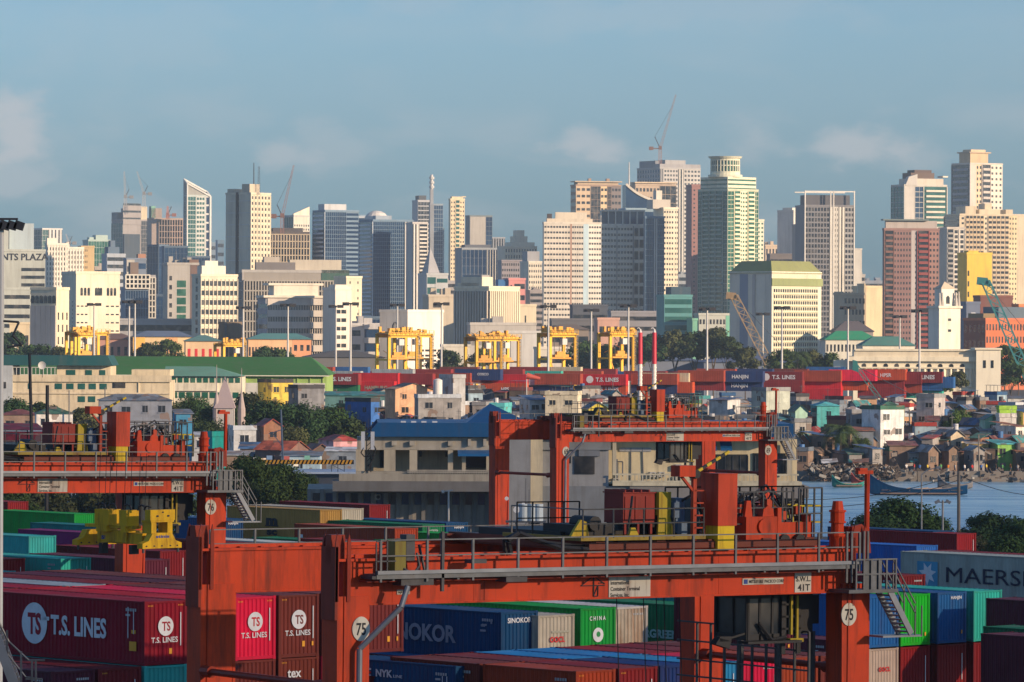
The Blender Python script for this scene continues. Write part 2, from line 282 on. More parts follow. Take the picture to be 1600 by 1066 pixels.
# ------------------------------------------------------------- city buildings
BUDGET = {}
def wnd_mesh(w, h, kind='glass', fr='wall'):
    """one window: pane with a thin reveal and a sill, seen from outside, facing -y"""
    k = (round(w, 2), round(h, 2), kind)
    if k not in BUDGET:
        b = MB(); b.box(-w / 2, w / 2, -.06, .04, 0, h, 0)
        BUDGET[k] = b.mesh('window', [kind])
    return BUDGET[k]
def facade(root, face, W_, z0, z1, segs, cnt, col):
    """face: Matrix-like (origin, rz); segs: list of (fraction, style, args)"""
    org, rz = face; c, s = math.cos(rz), math.sin(rz)
    tot = sum(g[0] for g in segs); u = 0.
    for fr, style, a in segs:
        w = W_ * fr / tot; u0, u1 = u, u + w; u = u1
        place = lambda uu, z: (org[0] + c * uu, org[1] + s * uu, z)
        H = z1 - z0
        def relief(): return MB()
        def put(b, name, m, color=None):
            if b.v: o = b.build(name, m, root, color or col, (org[0], org[1], 0), rz); return o
        g = a.get('g', 'glass'); rel = a.get('c', col); top = a.get('top', .6); bot = a.get('bot', 0.)
        H0, H1 = z0 + bot, z1 - top
        if style == 'blank':
            if 'c' in a: put(relief().box(u0, u1, -.12, .02, z0, z1 - .02), 'wall_panel', 'wall', a['c'])
        elif style == 'grid':
            nc, nf = a['n']; wf, hf = a.get('wh', (.55, .5)); cw, fh = w / nc, (H1 - H0) / nf
            ww, hh = cw * wf, fh * hf; me = wnd_mesh(ww, hh, g); rest = MB()
            b = relief()
            if a.get('sill'):
                for f in range(nf): b.box(u0, u1, -a['sill'], .02, H0 + f * fh - .12, H0 + f * fh + .12)
            if a.get('fin'):
                for i in range(nc + 1): b.box(u0 + i * cw - .2, u0 + i * cw + .2, -a['fin'], .02, H0, H1)
            if 'c' in a or b.v:
                if 'c' in a: b.box(u0, u1, -.04, .02, z0, z1 - .02)
                put(b, 'facade', 'wall', rel)
            for f in reversed(range(nf)):
                for i in range(nc):
                    uu, zz = u0 + (i + .5) * cw, H0 + (f + .5) * fh - hh / 2 + .1
                    if cnt[0] < a.get('max', 24) and cnt[1] < 60 and ww * F / root['D'] > 1.2:
                        o = inst('window', me, root, None, place(uu, zz), rz); cnt[0] += 1; cnt[1] += 1
                    else: rest.box(uu - ww / 2, uu + ww / 2, -.06, .04, zz, zz + hh)
            cnt[0] = 0
            if rest.v:
                o = put(rest, 'window', g); o['kind'] = 'stuff'
        elif style == 'ribbon':
            nf = a['n']; hf = a.get('h', .45); fh = (H1 - H0) / nf; b = relief()
            for f in range(nf):
                zz = H0 + (f + .5) * fh - fh * hf / 2; q = MB().box(u0 + .3, u1 - .3, -.05, .03, zz, zz + fh * hf)
                q.build('window_band', g, root, None, (org[0], org[1], 0), rz)
                if a.get('out'): b.box(u0, u1, -a['out'], .02, zz + fh * hf, zz + fh * (1 + 0) - .05)
            nm = a.get('mul', 0)
            for i in range(nm + 1 if nm else 0): b.box(u0 + w * i / nm - .12, u0 + w * i / nm + .12, -.22, .02, H0, H1)
            put(b, 'facade', 'wall', rel)
        elif style == 'balcony':
            nf = a['n']; nc = a.get('cols', 1); d = a.get('d', 1.1); fh = (H1 - H0) / nf
            q = MB().box(u0 + .15, u1 - .15, -.05, .03, H0, H1); q.build('glazing', g, root, None, (org[0], org[1], 0), rz)
            b = relief()
            for f in range(nf):
                zz = H0 + f * fh; o = MB(); cw = w / nc; gap = a.get('gap', .1)
                for i in range(nc): o.box(u0 + (i + gap) * cw, u0 + (i + 1 - gap) * cw, -d, .0, zz, zz + fh * a.get('h', .42))
                o.build('balcony', 'wall', root, rel, (org[0], org[1], 0), rz)
            for i in range(nc + 1): b.box(u0 + w * i / nc - .25, u0 + w * i / nc + .25, -d * .6, .02, H0, H1)
            put(b, 'facade', 'wall', rel)
        elif style == 'fins':
            n = a['n']; pf = a.get('p', .5); cw = w / n; d = a.get('d', .5)
            put(relief().box(u0, u1, -.04, .02, H0, H1), 'glazing', g)
            b = relief()
            for i in range(n): b.box(u0 + (i + .5 - pf / 2) * cw, u0 + (i + .5 + pf / 2) * cw, -d, .02, H0, H1)
            for f in range(a.get('f', 0)): b.box(u0, u1, -d * .6, .02, H0 + (H1 - H0) * (f + .6) / a['f'], H0 + (H1 - H0) * (f + 1) / a['f'])
            put(b, 'facade', 'wall', rel)
        elif style == 'glass':
            nc, nf = a['n']; b = relief()
            put(relief().box(u0 + .05, u1 - .05, -.06, .02, H0, H1), 'glazing', g)
            for i in range(nc + 1): b.box(u0 + w * i / nc - .1, u0 + w * i / nc + .1, -.3, .02, H0, H1)
            for f in range(nf + 1): b.box(u0, u1, -a.get('d', .25), .02, H0 + (H1 - H0) * f / nf - a.get('t', .15), H0 + (H1 - H0) * f / nf + a.get('t', .15))
            put(b, 'facade', 'wall', rel)
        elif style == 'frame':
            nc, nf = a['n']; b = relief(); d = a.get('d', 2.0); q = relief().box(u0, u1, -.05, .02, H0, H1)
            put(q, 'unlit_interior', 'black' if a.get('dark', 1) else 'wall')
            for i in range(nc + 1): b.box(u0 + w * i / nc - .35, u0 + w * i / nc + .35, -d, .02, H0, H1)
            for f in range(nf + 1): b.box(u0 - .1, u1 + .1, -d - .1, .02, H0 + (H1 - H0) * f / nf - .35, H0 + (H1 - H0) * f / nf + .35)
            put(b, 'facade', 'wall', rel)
BL = []
def bld(label, cat, xl, xc, xr, yt, D, left, right, col=(.5, .47, .4), yaw=40, yb=None, col_shade=None, roof=None, depth=None, extra=None, flat=.9, name=None, lz=None):
    """corner building: left face from xl to xc, right face xc to xr, roof edge at yt"""
    s = F / D; p = W(xc, yt, D); top = p.z; z0 = -.0
    a = R(yaw)
    if xl is None or xc - xl < .6: wl = depth or 18.
    else: wl = (xc - xl) / s / math.sin(a)
    wr = (xr - xc) / s / math.cos(a) if xr - xc > .6 else (depth or 18.)
    root = thing(name or 'building', label, cat, (p.x, p.y, 0), a); root['D'] = D
    b = MB(); b.box(0, wr, 0, wl, z0, top)
    b.box(-.0, wr + .0, -.0, wl, top + .002, top + .003)
    b.build('wall', 'wall', root, col)
    b = MB(); e = .25                        # parapet
    for q in ((-e, wr + e, -e, .35), (-e, wr + e, wl - .35, wl + e), (-e, .35, .35, wl - .35), (wr - .35, wr + e, .35, wl - .35)): b.box(q[0], q[1], q[2], q[3], top - .3, top + flat)
    b.build('parapet', 'wall', root, [min(1, c * 1.05) for c in col])
    cnt = [0, 0]
    if right: facade(root, ((0, 0), 0.), wr, z0 + 3, top, right, cnt, col)
    if left: facade(root, ((0, wl), R(-90)), wl, z0 + 3, top, left, cnt, col_shade or col)  # darker left-face colour paints in the shade on the side away from sun
    if roof is None:                          # plant rooms, tanks
        b = MB(); rr = random.Random(int(xc * 7 + yt))
        for k in range(rr.choice((2, 3, 4))):
            x = rr.uniform(.1, .7) * wr; y = rr.uniform(.08, .6) * wl; w_ = rr.uniform(.12, .3) * wr; d_ = rr.uniform(.15, .35) * wl
            b.box(x, min(wr - .5, x + w_), y, min(wl - .5, y + d_), top, top + rr.uniform(1.5, 4.5))
        b.build('roof_plant', 'wall', root, [c * .9 for c in col])
        b = MB(); b.tube((wr * .3, wl * .2, top), (wr * .3, wl * .2, top + 7), .12, n=5); b.build('antenna', 'steel', root)
    if extra: extra(root, wr, wl, top, col)
    BL.append(root); return root
def block(name, col, x0, x1, y0, y1, z0, z1, root, m='wall'):
    """a block in fractions handled by the caller"""
    return MB().box(x0, x1, y0, y1, z0, z1).build(name, m, root, col)
def pent(*specs):
    """penthouse blocks: (x0f,x1f,y0f,y1f,dz0,dz1,col)"""
    def f(root, wr, wl, top, col):
        for s_ in specs:
            x0, x1, y0, y1, d0, d1 = s_[:6]; c = s_[6] if len(s_) > 6 else col; nm = s_[7] if len(s_) > 7 else 'penthouse'
            MB().box(x0 * wr, x1 * wr, y0 * wl, y1 * wl, top + d0 - .05, top + d1).build(nm, 'wall', root, c)
    return f
NO = lambda *a: None
G = lambda n, **k: (k.pop('fr', 1), 'grid', dict(n=n, **k))
RB = lambda n, **k: (k.pop('fr', 1), 'ribbon', dict(n=n, **k))
BA = lambda n, **k: (k.pop('fr', 1), 'balcony', dict(n=n, **k))
FI = lambda n, **k: (k.pop('fr', 1), 'fins', dict(n=n, **k))
GL = lambda n, **k: (k.pop('fr', 1), 'glass', dict(n=n, **k))
FM = lambda n, **k: (k.pop('fr', 1), 'frame', dict(n=n, **k))
BK = lambda **k: (k.pop('fr', 1), 'blank', k)
WHT = (.68, .64, .55); CRM = (.66, .57, .42); GRY = (.38, .38, .38); BEI = (.52, .44, .32); LGY = (.52, .53, .53); DGY = (.22, .22, .23); DBL = (.10, .15, .21); TEAL = (.36, .43, .42); BRN = (.30, .22, .16)
def spire(x, y, h, r=.6, m='steel', name='mast', x1=None):
    def f(root, wr, wl, top, col):
        b = MB(); b.tube((x * wr, y * wl, top), (x * wr, y * wl, top + h), r, r * .3, n=6); b.build(name, m, root)
    return f
def both(*fs):
    def f(*a):
        for g in fs: g(*a)
    return f
# ---- the far left group
def sign_plaza(root, wr, wl, top, col):
    text('NTS PLAZA', 3.6, 'lettering', 'lettering_black', root, (.6, -.2, top - 5), xs=.95, bold=.02)
bld('pale grey green office block with black roof lettering at the edge of the skyline', 'office building', None, 1, 70, 392, 2600, None, [RB(6, fr=.45, top=24, bot=30, h=.05), RB(7, fr=.55, top=8, bot=28, h=.42)], (.44, .47, .42), yaw=8, extra=both(sign_plaza, pent((.2, .75, .2, .7, 0, 15, (.42, .50, .52)), (.0, .18, .1, .5, 0, 12))), roof=1, depth=25)
bld('low ribbed wing in front of the pale grey green office block', 'office building', None, 6, 47, 452, 2480, None, [RB(4, top=1.5, bot=22, h=.4)], (.44, .47, .42), yaw=8, depth=14, roof=1)
bld('green glass and white tower above the white ribbed block', 'tower', 44, 66, 95, 358, 4600, [GL((8, 22), g='glass_teal')], [GL((4, 22), fr=.3, g='glass_teal'), FI(4, fr=.7, p=.6)], (.55, .55, .52), yaw=40, roof=1)
bld('white ribbed apartment block with stepped roof and dark vertical slots', 'apartment building', 69, 74, 104, 382, 3000, [BK()], [FI(7, p=.62, f=24, d=.5)], WHT, yaw=22, roof=1, extra=pent((.0, .5, .1, .6, 0, 4)))
bld('lower white ribbed wing with vertical slots beside the white ribbed block', 'apartment building', None, 103, 130, 388, 3050, None, [FI(6, p=.62, f=24, d=.5)], WHT, yaw=22, depth=14)
bld('ochre building with rounded shoulder behind the arched white block', 'apartment building', None, 127, 147, 386, 3400, None, [G((4, 10), bot=40, wh=(.4, .4)), BK()], (.55, .40, .20), yaw=15, depth=14, roof=1)
bld('green glass office tower with a white parapet behind the ochre building', 'office building', None, 138, 171, 376, 4200, None, [GL((8, 18), g='glass_green')], (.4, .5, .45), yaw=18, depth=22, roof=1, extra=pent((.4, .95, .2, .8, 0, 5), (.1, .3, .2, .6, 0, 3)))
bld('small dark ribbon windowed block with a stepped cap', 'office building', 157, 167, 195, 398, 3700, [BK()], [RB(14, h=.5, out=.5)], (.36, .40, .44), col_shade=DBL, yaw=25, roof=1, extra=pent((.1, .7, .1, .8, 0, 6, DBL), (.25, .5, .2, .6, 6, 11, DBL)))
def arches(root, wr, wl, top, col):
    for x0, n, sp in ((.10, 3, .08), (.43, 3, .055), (.70, 3, .08)):
        for i in range(n):
            x = wr * (x0 + i * sp); b = MB(); w_ = wr * .055
            pts = [(x, top - 10)] + [(x + w_, top - 10), (x + w_, top - 7)] + [(x + w_ / 2 + w_ / 2 * math.cos(t), top - 7 + w_ / 2 * math.sin(t)) for t in [k * math.pi / 6 for k in range(1, 6)]] + [(x, top - 7)]
            b.prism(pts, -.08, .02); b.build('arched_window', 'glass', root)
bld('big cream block with arched top windows and sparse slits behind the yellow crane', 'warehouse', 91, 119, 185, 427, 2150, [G((2, 9), wh=(.12, .3), top=12, bot=20)], [G((3, 9), fr=.28, wh=(.62, .17), top=13, bot=2), BK(fr=.1), G((2, 6), fr=.12, wh=(.7, .5), top=26, bot=6), BK(fr=.16), G((3, 9), fr=.34, wh=(.62, .17), top=13, bot=2)], (.74, .66, .50), col_shade=(.55, .47, .38), yaw=24, extra=arches, roof=1)
def silo_arc(root, wr, wl, top, col):
    for i in range(6):
        b = MB(); u = wl * (i + .5) / 6; w_ = wl / 6 * .38
        pts = [(u - w_, top - 6), (u + w_, top - 6)] + [(u + w_ * math.cos(t), top - 3.5 + w_ * math.sin(t)) for t in [k * math.pi / 6 for k in range(7)]]
        b.prism(pts, -.25, .02); o = b.build('arched_opening', 'glass', root, None, (0, wl, 0), R(-90))
bld('ribbed grey silo block with a row of arches along its top', 'silo', 46, 88, 105, 452, 2050, [FI(5, p=.94, d=.6, top=7, g='black')], [G((3, 6), wh=(.3, .6), top=9)], (.66, .58, .42), col_shade=(.46, .42, .38), yaw=62, extra=silo_arc, roof=1)
def shard(root, wr, wl, top, col): pass
bld('unfinished tower with dark glass shield and two cranes on its roof', 'tower', 172, 192, 228, 344, 4800, [GL((5, 26), top=3, g='glass_teal'), ], [RB(3, fr=.75, top=2, bot=150, h=.3, out=.6), GL((3, 30), fr=.25, g='glass')], (.30, .28, .27), col_shade=(.20, .24, .25), yaw=35, extra=both(pent((.0, .65, -.12, .3, -118, -14, (.055, .075, .095), 'glass_shield'), (.2, .55, .1, .6, 0, 12, (.3, .28, .26)), (.72, 1.0, .0, .5, 0, 14, (.5, .43, .3)), (.0, .5, .5, 1., 0, 8, (.2, .22, .23)))), roof=1)
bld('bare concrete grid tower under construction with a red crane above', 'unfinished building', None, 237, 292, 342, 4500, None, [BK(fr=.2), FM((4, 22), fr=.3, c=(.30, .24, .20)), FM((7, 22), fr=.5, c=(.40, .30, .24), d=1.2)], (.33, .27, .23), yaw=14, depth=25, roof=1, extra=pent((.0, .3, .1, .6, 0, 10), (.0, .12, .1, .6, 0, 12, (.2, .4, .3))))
def slant(root, wr, wl, top, col):
    k = .5
    b = MB()
    for y in (0, wl): pass
    # raking crown: tall at the outer end of the left face, low at the far right
    P = [(-.3, wl, top + 15), (-.3, -.3, top + 11), (wr + .3, -.3, top - .2), (wr + .3, wl, top + 4)]
    b.face([(0, wl, top), (0, 0, top), (0, 0, top + 10.7), (0, wl, top + 14.7)]); b.face([(0, 0, top), (wr, 0, top), (0, 0, top + 10.7)])
    b.face([(0, wl, top + 14.7), (0, 0, top + 10.7), (wr, 0, top), (wr, wl, top + 3)])
    b.face([(wr, 0, top), (wr, wl, top), (wr, wl, top + 3)]); b.face([(wr, wl, top), (0, wl, top), (0, wl, top + 14.7), (wr, wl, top + 3)])
    b.build('raked_crown', 'wall', root, (.30, .30, .27))
    q = MB()
    for a_, b_ in zip(P, P[1:] + P[:1]): q.bar(a_, b_, 1.3)
    q.bar((-.3, -.3, 0), (-.3, -.3, top + 11), 1.1); q.bar((wr + .3, -.3, 0), (wr + .3, -.3, top), 1.6); q.bar((-.3, wl, 0), (-.3, wl, top + 15), .9)
    q.build('edge_frame', 'wall', root, (.62, .62, .58))
bld('slim glass tower with a raked pointed white framed crown', 'tower', 287, 293, 327, 306, 4300, [GL((3, 34), g='glass_teal')], [GL((3, 34), fr=.38, g='glass_teal', t=.35), BK(fr=.04), G((3, 34), fr=.38, wh=(.75, .55), g='glass_teal', c=(.55, .56, .52)), BK(fr=.04), G((1, 18), fr=.2, wh=(.7, .8), g='glass_blue', c=(.6, .6, .56))], (.42, .48, .46), yaw=25, extra=slant, roof=1)
bld('deep blue glass slab below the concrete grid tower', 'office building', 229, 248, 262, 384, 3500, [GL((4, 20), g='glass_blue', d=.1, t=.06)], [GL((3, 20), g='glass_blue', d=.1, t=.06)], DBL, yaw=45, roof=1)
bld('blue glass block with dark face beside the deep blue slab', 'office building', None, 257, 293, 386, 3450, None, [GL((6, 20), g='glass_blue', d=.1, t=.06)], DBL, yaw=10, depth=20, roof=1)
bld('dark blue low block between the blue slabs and the grey hotel', 'office building', None, 292, 328, 402, 3400, None, [GL((8, 10), g='glass_blue', d=.1, t=.05)], DBL, yaw=5, depth=20, roof=1)
bld('tiny slate blue tower far off beside the raked glass tower', 'tower', None, 327, 337, 380, 5600, None, [RB(12, h=.4)], (.2, .27, .33), yaw=10, depth=20, roof=1)
bld('tiny blue tower far off in the gap next to the tall banded tower', 'tower', None, 340, 350, 376, 5500, None, [RB(12, h=.4)], (.12, .2, .28), yaw=10, depth=20, roof=1)
bld('blue glass office with white open grid storeys on top', 'office building', None, 196, 231, 452, 2650, None, [GL((9, 9), g='glass_blue', t=.2)], (.16, .23, .32), yaw=12, depth=20, roof=1, extra=lambda r, wr, wl, t, c: facade(r, ((0, -.3), 0), wr * 1.05, t + .5, t + 8.5, [FM((6, 3), c=(.62, .60, .52), d=1.5)], [0, 0], c))
bld('white open framed office storeys stacked above the blue glass', 'office building', None, 200, 242, 432, 2700, None, [GL((4, 3), fr=.2, g='glass_blue', t=.3), FM((7, 16), fr=.8, c=(.5, .48, .42), d=1.0)], (.3, .3, .3), yaw=12, depth=20, extra=pent((.1, .4, .1, .5, 0, 8, (.2, .15, .12))), roof=1)
bld('navy blue curtain wall block at the foot of the deep blue slab', 'office building', None, 231, 262, 462, 2750, None, [GL((5, 8), g='glass_blue', t=.08)], (.06, .10, .16), yaw=10, depth=20, roof=1)
bld('small red brown and glass building with a white cubic bay', 'office building', None, 198, 228, 405, 3600, None, [G((3, 3), fr=.4, wh=(.6, .6), c=(.5, .48, .42), top=4, bot=50), RB(8, fr=.6, g='glass_blue')], (.18, .22, .28), yaw=12, depth=20, roof=1, extra=pent((.6, 1., .1, .6, 0, 4, (.4, .2, .12))))
# ---- left middle
def htl(root, wr, wl, top, col): text('HOTEL', 1.5, 'lettering', 'lettering_black', root, (wr * .22, -.2, top - 3.4), xs=1.5)
bld('grey hotel block with a central strip of dark glass and brown edge', 'hotel', None, 262, 310, 413, 2500, None, [G((1, 11), fr=.2, wh=(.42, .5), top=5), BK(fr=.08), RB(11, fr=.33, top=8, h=.8, g='glass_green'), BK(fr=.12), BK(fr=.27, c=(.18, .12, .10))], (.42, .40, .36), yaw=10, depth=24, extra=pent((.7, 1.0, .0, .4, 0, 2.5, (.2, .13, .1))))
bld('cream gridded hotel with dark square windows and a white penthouse', 'hotel', 298, 314, 369, 431, 2380, [BK(fr=.4), G((1, 12), fr=.3, wh=(.7, .65)), BK(fr=.3)], [G((9, 10), wh=(.68, .52), fin=.35, sill=.3, top=1.5, bot=1)], (.66, .60, .46), col_shade=(.47, .45, .41), yaw=34, roof=1, extra=pent((.05, .7, .1, .6, 0, 5, (.7, .66, .56)), (.15, .5, .15, .5, 5, 7.5, (.7, .66, .56))))
def banded(root, wr, wl, top, col):
    b = MB()
    for k in range(15): b.box(-.25, .1, .0, wl, top - 4 - k * 7.2 - .45, top - 4 - k * 7.2)
    b.build('string_course', 'wall', root, (.6, .57, .52))
    MB().box(-.5, .2, wl * .48, wl * .58, 0, top + 1).build('wall_slot', 'black', root)
    MB().box(wr * .05, wr * .95, wl * .7, wl * .98, top, top + 3.2).build('penthouse', 'wall', root, (.5, .44, .34))
    MB().box(wr * .0, wr * .5, wl * .05, wl * .36, top, top + 6.).build('penthouse', 'wall', root, (.5, .44, .34))
    MB().tube((wr * .4, wl * .2, top), (wr * .4, wl * .2, top + 19), .4, .25, n=6).build('antenna', 'steel', root)
bld('tall tower with a banded grey flank and cream gridded face', 'tower', 351, 392, 421, 303, 2900, [BK()], [G((6, 30), wh=(.42, .5), g='glass', fin=.25, sill=.2, c=(.62, .56, .42))], (.60, .54, .42), col_shade=(.31, .29, .28), yaw=52, extra=banded, roof=1)
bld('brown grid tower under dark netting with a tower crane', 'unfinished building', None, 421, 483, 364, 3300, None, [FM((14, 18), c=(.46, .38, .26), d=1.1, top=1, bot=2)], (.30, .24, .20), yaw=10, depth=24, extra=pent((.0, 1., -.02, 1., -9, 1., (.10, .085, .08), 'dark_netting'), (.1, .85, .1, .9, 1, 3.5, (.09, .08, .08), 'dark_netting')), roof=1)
bld('pale sloping topped tower behind the brown grid tower', 'tower', 442, 459, 483, 338, 3900, [GL((6, 12), g='glass_teal')], [G((7, 12), wh=(.5, .5), c=(.6, .57, .48), top=6, bot=70)], (.42, .44, .42), yaw=38, roof=1, extra=lambda r, wr, wl, t, c: MB().prism([(0, t), (wr, t), (wr, t + 8), (0, t + 2)], .2, 2.).build('raked_parapet', 'wall', r, (.68, .63, .5)))
bld('low cream block peeping out beside the banded tower', 'apartment building', None, 420, 446, 385, 3700, None, [BK()], (.6, .52, .38), yaw=12, depth=12, roof=1)
def hiriseA(root, wr, wl, top, col): MB().box(wr * .05, wr * .7, wl * .2, wl * .7, top, top + 5).build('penthouse', 'wall', root, (.5, .52, .52))
bld('broad curved blue glass tower edged with white ribbed balconies', 'apartment building', 487, 508, 560, 330, 3300, [BA(34, d=.7, h=.4, g='glass_blue', c=(.62, .66, .68))], [GL((10, 34), fr=.62, g='glass_blue', d=.22, t=.13), RB(34, fr=.38, h=.55, g='glass_blue', c=(.35, .42, .48))], (.17, .25, .33), yaw=24, roof=1, extra=hiriseA)
bld('low white ribbed crown linking the two blue glass towers', 'apartment building', None, 552, 602, 338, 3350, None, [RB(34, h=.55, g='glass_blue', out=.4, c=(.45, .50, .54))], (.25, .34, .42), yaw=8, depth=14, roof=1)
def dome(root, wr, wl, top, col):
    b = MB()
    for k in range(16):
        for j in range(4):
            a0, a1 = k * math.pi / 8, (k + 1) * math.pi / 8; t0, t1 = j * math.pi / 8, (j + 1) * math.pi / 8
            q = lambda a_, t_: (wr * .25 + 8 * math.cos(a_) * math.cos(t_), wl * .2 + 8 * math.sin(a_) * math.cos(t_) + 8, top + 6 * math.sin(t_) + 1)
            b.face([q(a0, t0), q(a1, t0), q(a1, t1), q(a0, t1)])
    b.build('dome', 'wall', root, (.55, .53, .5))
bld('wide blue glass tower with white stacked balconies and a small dome', 'apartment building', 559, 583, 645, 345, 3150, [BA(36, d=.8, h=.42, g='glass_blue', c=(.62, .66, .68))], [GL((16, 36), fr=.78, g='glass_blue', d=.28, t=.12), FI(3, fr=.22, p=.55, d=.7, c=(.72, .70, .64))], (.16, .24, .32), yaw=20, roof=1, extra=both(dome, pent((.1, .5, .1, .5, 0, 3.5, (.3, .36, .42)))))
bld('sunlit ribbed white end wing of the wide blue glass tower', 'apartment building', None, 645, 668, 349, 3120, None, [FI(2, fr=.4, p=.5, c=(.72, .69, .62)), BA(36, fr=.6, d=.8, h=.42, g='glass', c=(.70, .66, .58))], (.55, .52, .48), yaw=14, depth=20, roof=1)
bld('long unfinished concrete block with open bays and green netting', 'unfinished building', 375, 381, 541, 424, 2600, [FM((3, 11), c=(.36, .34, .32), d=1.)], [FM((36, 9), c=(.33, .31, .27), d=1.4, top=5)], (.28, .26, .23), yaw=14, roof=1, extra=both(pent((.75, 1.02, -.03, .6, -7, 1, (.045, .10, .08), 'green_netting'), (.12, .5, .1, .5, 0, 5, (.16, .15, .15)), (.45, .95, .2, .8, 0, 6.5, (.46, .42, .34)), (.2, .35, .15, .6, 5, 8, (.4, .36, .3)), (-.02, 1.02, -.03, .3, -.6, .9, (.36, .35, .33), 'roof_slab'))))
bld('blank cream stair end of the long unfinished concrete block', 'stair tower', None, 541, 565, 434, 2570, None, [G((2, 12), wh=(.15, .3))], (.68, .62, .46), yaw=30, depth=14, roof=1)
def office_roof(root, wr, wl, top, col):
    b = MB(); b.box(-2, wr + .3, -1.2, wl * .9, top + .8, top + 1.8); b.box(wr * .1, wr * .75, 1, wl * .7, top + 1.8, top + 6.2); b.box(wr * .02, wr * .82, .6, wl * .75, top + 6.2, top + 7.2); b.build('roof_terrace', 'wall', root, (.66, .61, .50))
bld('large white office block with dark ribbon windows and tiered terrace', 'office building', 402, 418, 524, 468, 2100, [RB(8, h=.42, out=.8)], [RB(7, fr=.62, h=.42, mul=26, out=.5, top=1), RB(7, fr=.38, h=.45, mul=11, out=1.2, top=1)], (.50, .46, .41), col_shade=(.36, .37, .40), yaw=16, roof=1, extra=office_roof)
bld('sunlit white end of the large office block with paired dark windows', 'office building', None, 524, 549, 452, 2080, None, [G((2, 9), fr=.7, wh=(.85, .45), top=8), BK(fr=.3)], (.72, .67, .57), yaw=22, depth=16, roof=1, extra=pent((.0, 1., .0, .5, 0, 2.)))  # brighter wall than the main block paints sunlight on this end
bld('white banded office wing with recessed dark balconies', 'office building', None, 549, 594, 508, 2140, None, [G((1, 4), fr=.35, wh=(.8, .4)), BK(fr=.08), RB(4, fr=.57, h=.6, out=.8, g='glass_blue')], (.46, .46, .46), yaw=10, depth=18)
def swirl(root, wr, wl, top, col):
    b = MB()
    for k in range(9):
        t0, t1 = k * .7, (k + 1) * .7; r0 = 1 + .25 * k
        b.bar((r0 * math.cos(t0), -.15, r0 * math.sin(t0) * 1.5), ((r0 + .2) * math.cos(t1), -.15, (r0 + .2) * math.sin(t1) * 1.5), .7, .1)
    b.build('emblem', 'lettering_black', root, None, (0, wl * .42, top - 7), R(-90))
bld('white hangar like block with a curled dark emblem on its grey flank', 'warehouse', 592, 637, 692, 487, 2100, [BK()], [BK(fr=.3), G((4, 6), fr=.7, wh=(.8, .4), top=16, bot=2)], (.74, .70, .62), col_shade=(.42, .43, .44), yaw=42, roof=1, extra=swirl)
bld('dark low podium behind the white banded office wing', 'office building', None, 562, 600, 497, 2300, None, [GL((6, 3), g='glass_blue')], DBL, yaw=8, depth=14, roof=1)
# ---- middle
def comm(root, wr, wl, top, col):
    b = MB(); b.box(wr * .1, wr * .9, wl * .1, wl * .8, 0, top + 14); b.build('shaft', 'wall', root, (.30, .32, .34))
    b = MB(); b.tube((wr * .5, wl * .4, top + 14), (wr * .5, wl * .4, top + 27), 1.6, 1.3, n=8)
    for z in (15, 19, 23): b.tube((wr * .5, wl * .4, top + z), (wr * .5, wl * .4, top + z + 2), 2.4, n=10)
    b.build('antenna', 'mast', root)
bld('slender grey tower with a tall round communication mast', 'tower', None, 653, 676, 314, 4400, None, [GL((4, 34), fr=.8, g='glass', d=.4, t=.5), BK(fr=.2)], (.42, .43, .44), yaw=15, depth=22, roof=1, extra=pent((.1, .6, .1, .7, 0, 5, (.08, .09, .1))))
bld('dark shaft carrying the tall round communication mast', 'tower', None, 672, 678, 320, 4300, None, [BK()], (.26, .28, .30), yaw=10, depth=6, roof=1, extra=comm)
bld('blue grey glass tower with a rounded top beside the mast', 'tower', None, 678, 692, 320, 4450, None, [GL((4, 34), g='glass_blue', t=.2)], (.26, .32, .36), yaw=15, depth=16, roof=1)
bld('thin dark slab tower just behind the mast', 'tower', None, 688, 694, 358, 4500, None, [GL((2, 28), g='glass_blue')], (.1, .15, .18), yaw=15, depth=10, roof=1)
def pyr(root, wr, wl, top, col):
    b = MB(); c = (wr * .32, wl * .4, top + 17); q = [(1, 1, top + 1), (wr * .62, 1, top + 1), (wr * .62, wl * .8, top + 1), (1, wl * .8, top + 1)]
    for i in range(4): b.face([q[i], q[(i + 1) % 4], c])
    b.build('pyramid_roof', 'wall', root, (.40, .40, .40))
    b = MB(); b.tube(c, (c[0], c[1], c[2] + 6), .3, n=5); b.build('finial', 'steel', root)
bld('glass and white office with a pyramid shaped roof', 'office building', None, 667, 700, 429, 2950, None, [RB(9, fr=.45, h=.65, g='glass_teal'), RB(9, fr=.55, h=.4, g='glass_teal', c=(.6, .58, .52))], (.46, .48, .48), yaw=14, depth=24, roof=1, extra=pyr)
bld('slim cream tower with stacked narrow balconies', 'tower', 701, 704, 726, 312, 3850, [BK()], [G((2, 36), fr=.35, wh=(.4, .4)), BA(36, fr=.3, d=.6, h=.4, g='glass_teal', c=(.62, .52, .34)), G((2, 36), fr=.35, wh=(.4, .4))], (.64, .54, .36), yaw=20, roof=1, extra=pent((.1, .9, .1, .9, 0, 2.5), (.8, 1.1, .1, .5, 2, 2.8)))
bld('dark glass tower with a plain pale grey central panel', 'tower', 727, 734, 769, 338, 4100, [BK()], [BK(fr=.02), BK(fr=.7, c=(.40, .38, .34)), GL((2, 30), fr=.28, g='glass_blue')], (.16, .19, .20), col_shade=(.08, .11, .13), yaw=15, roof=1)
bld('blue black office block ruled with pale vertical lines', 'office building', None, 722, 776, 389, 3300, None, [GL((6, 14), fr=.7, g='glass_blue', d=.15, t=.05), FI(4, fr=.3, p=.3, c=(.5, .48, .42), g='glass_blue')], (.30, .33, .35), yaw=12, depth=24, roof=1, extra=pent((.1, .85, .1, .6, 0, 3, (.12, .13, .15))))
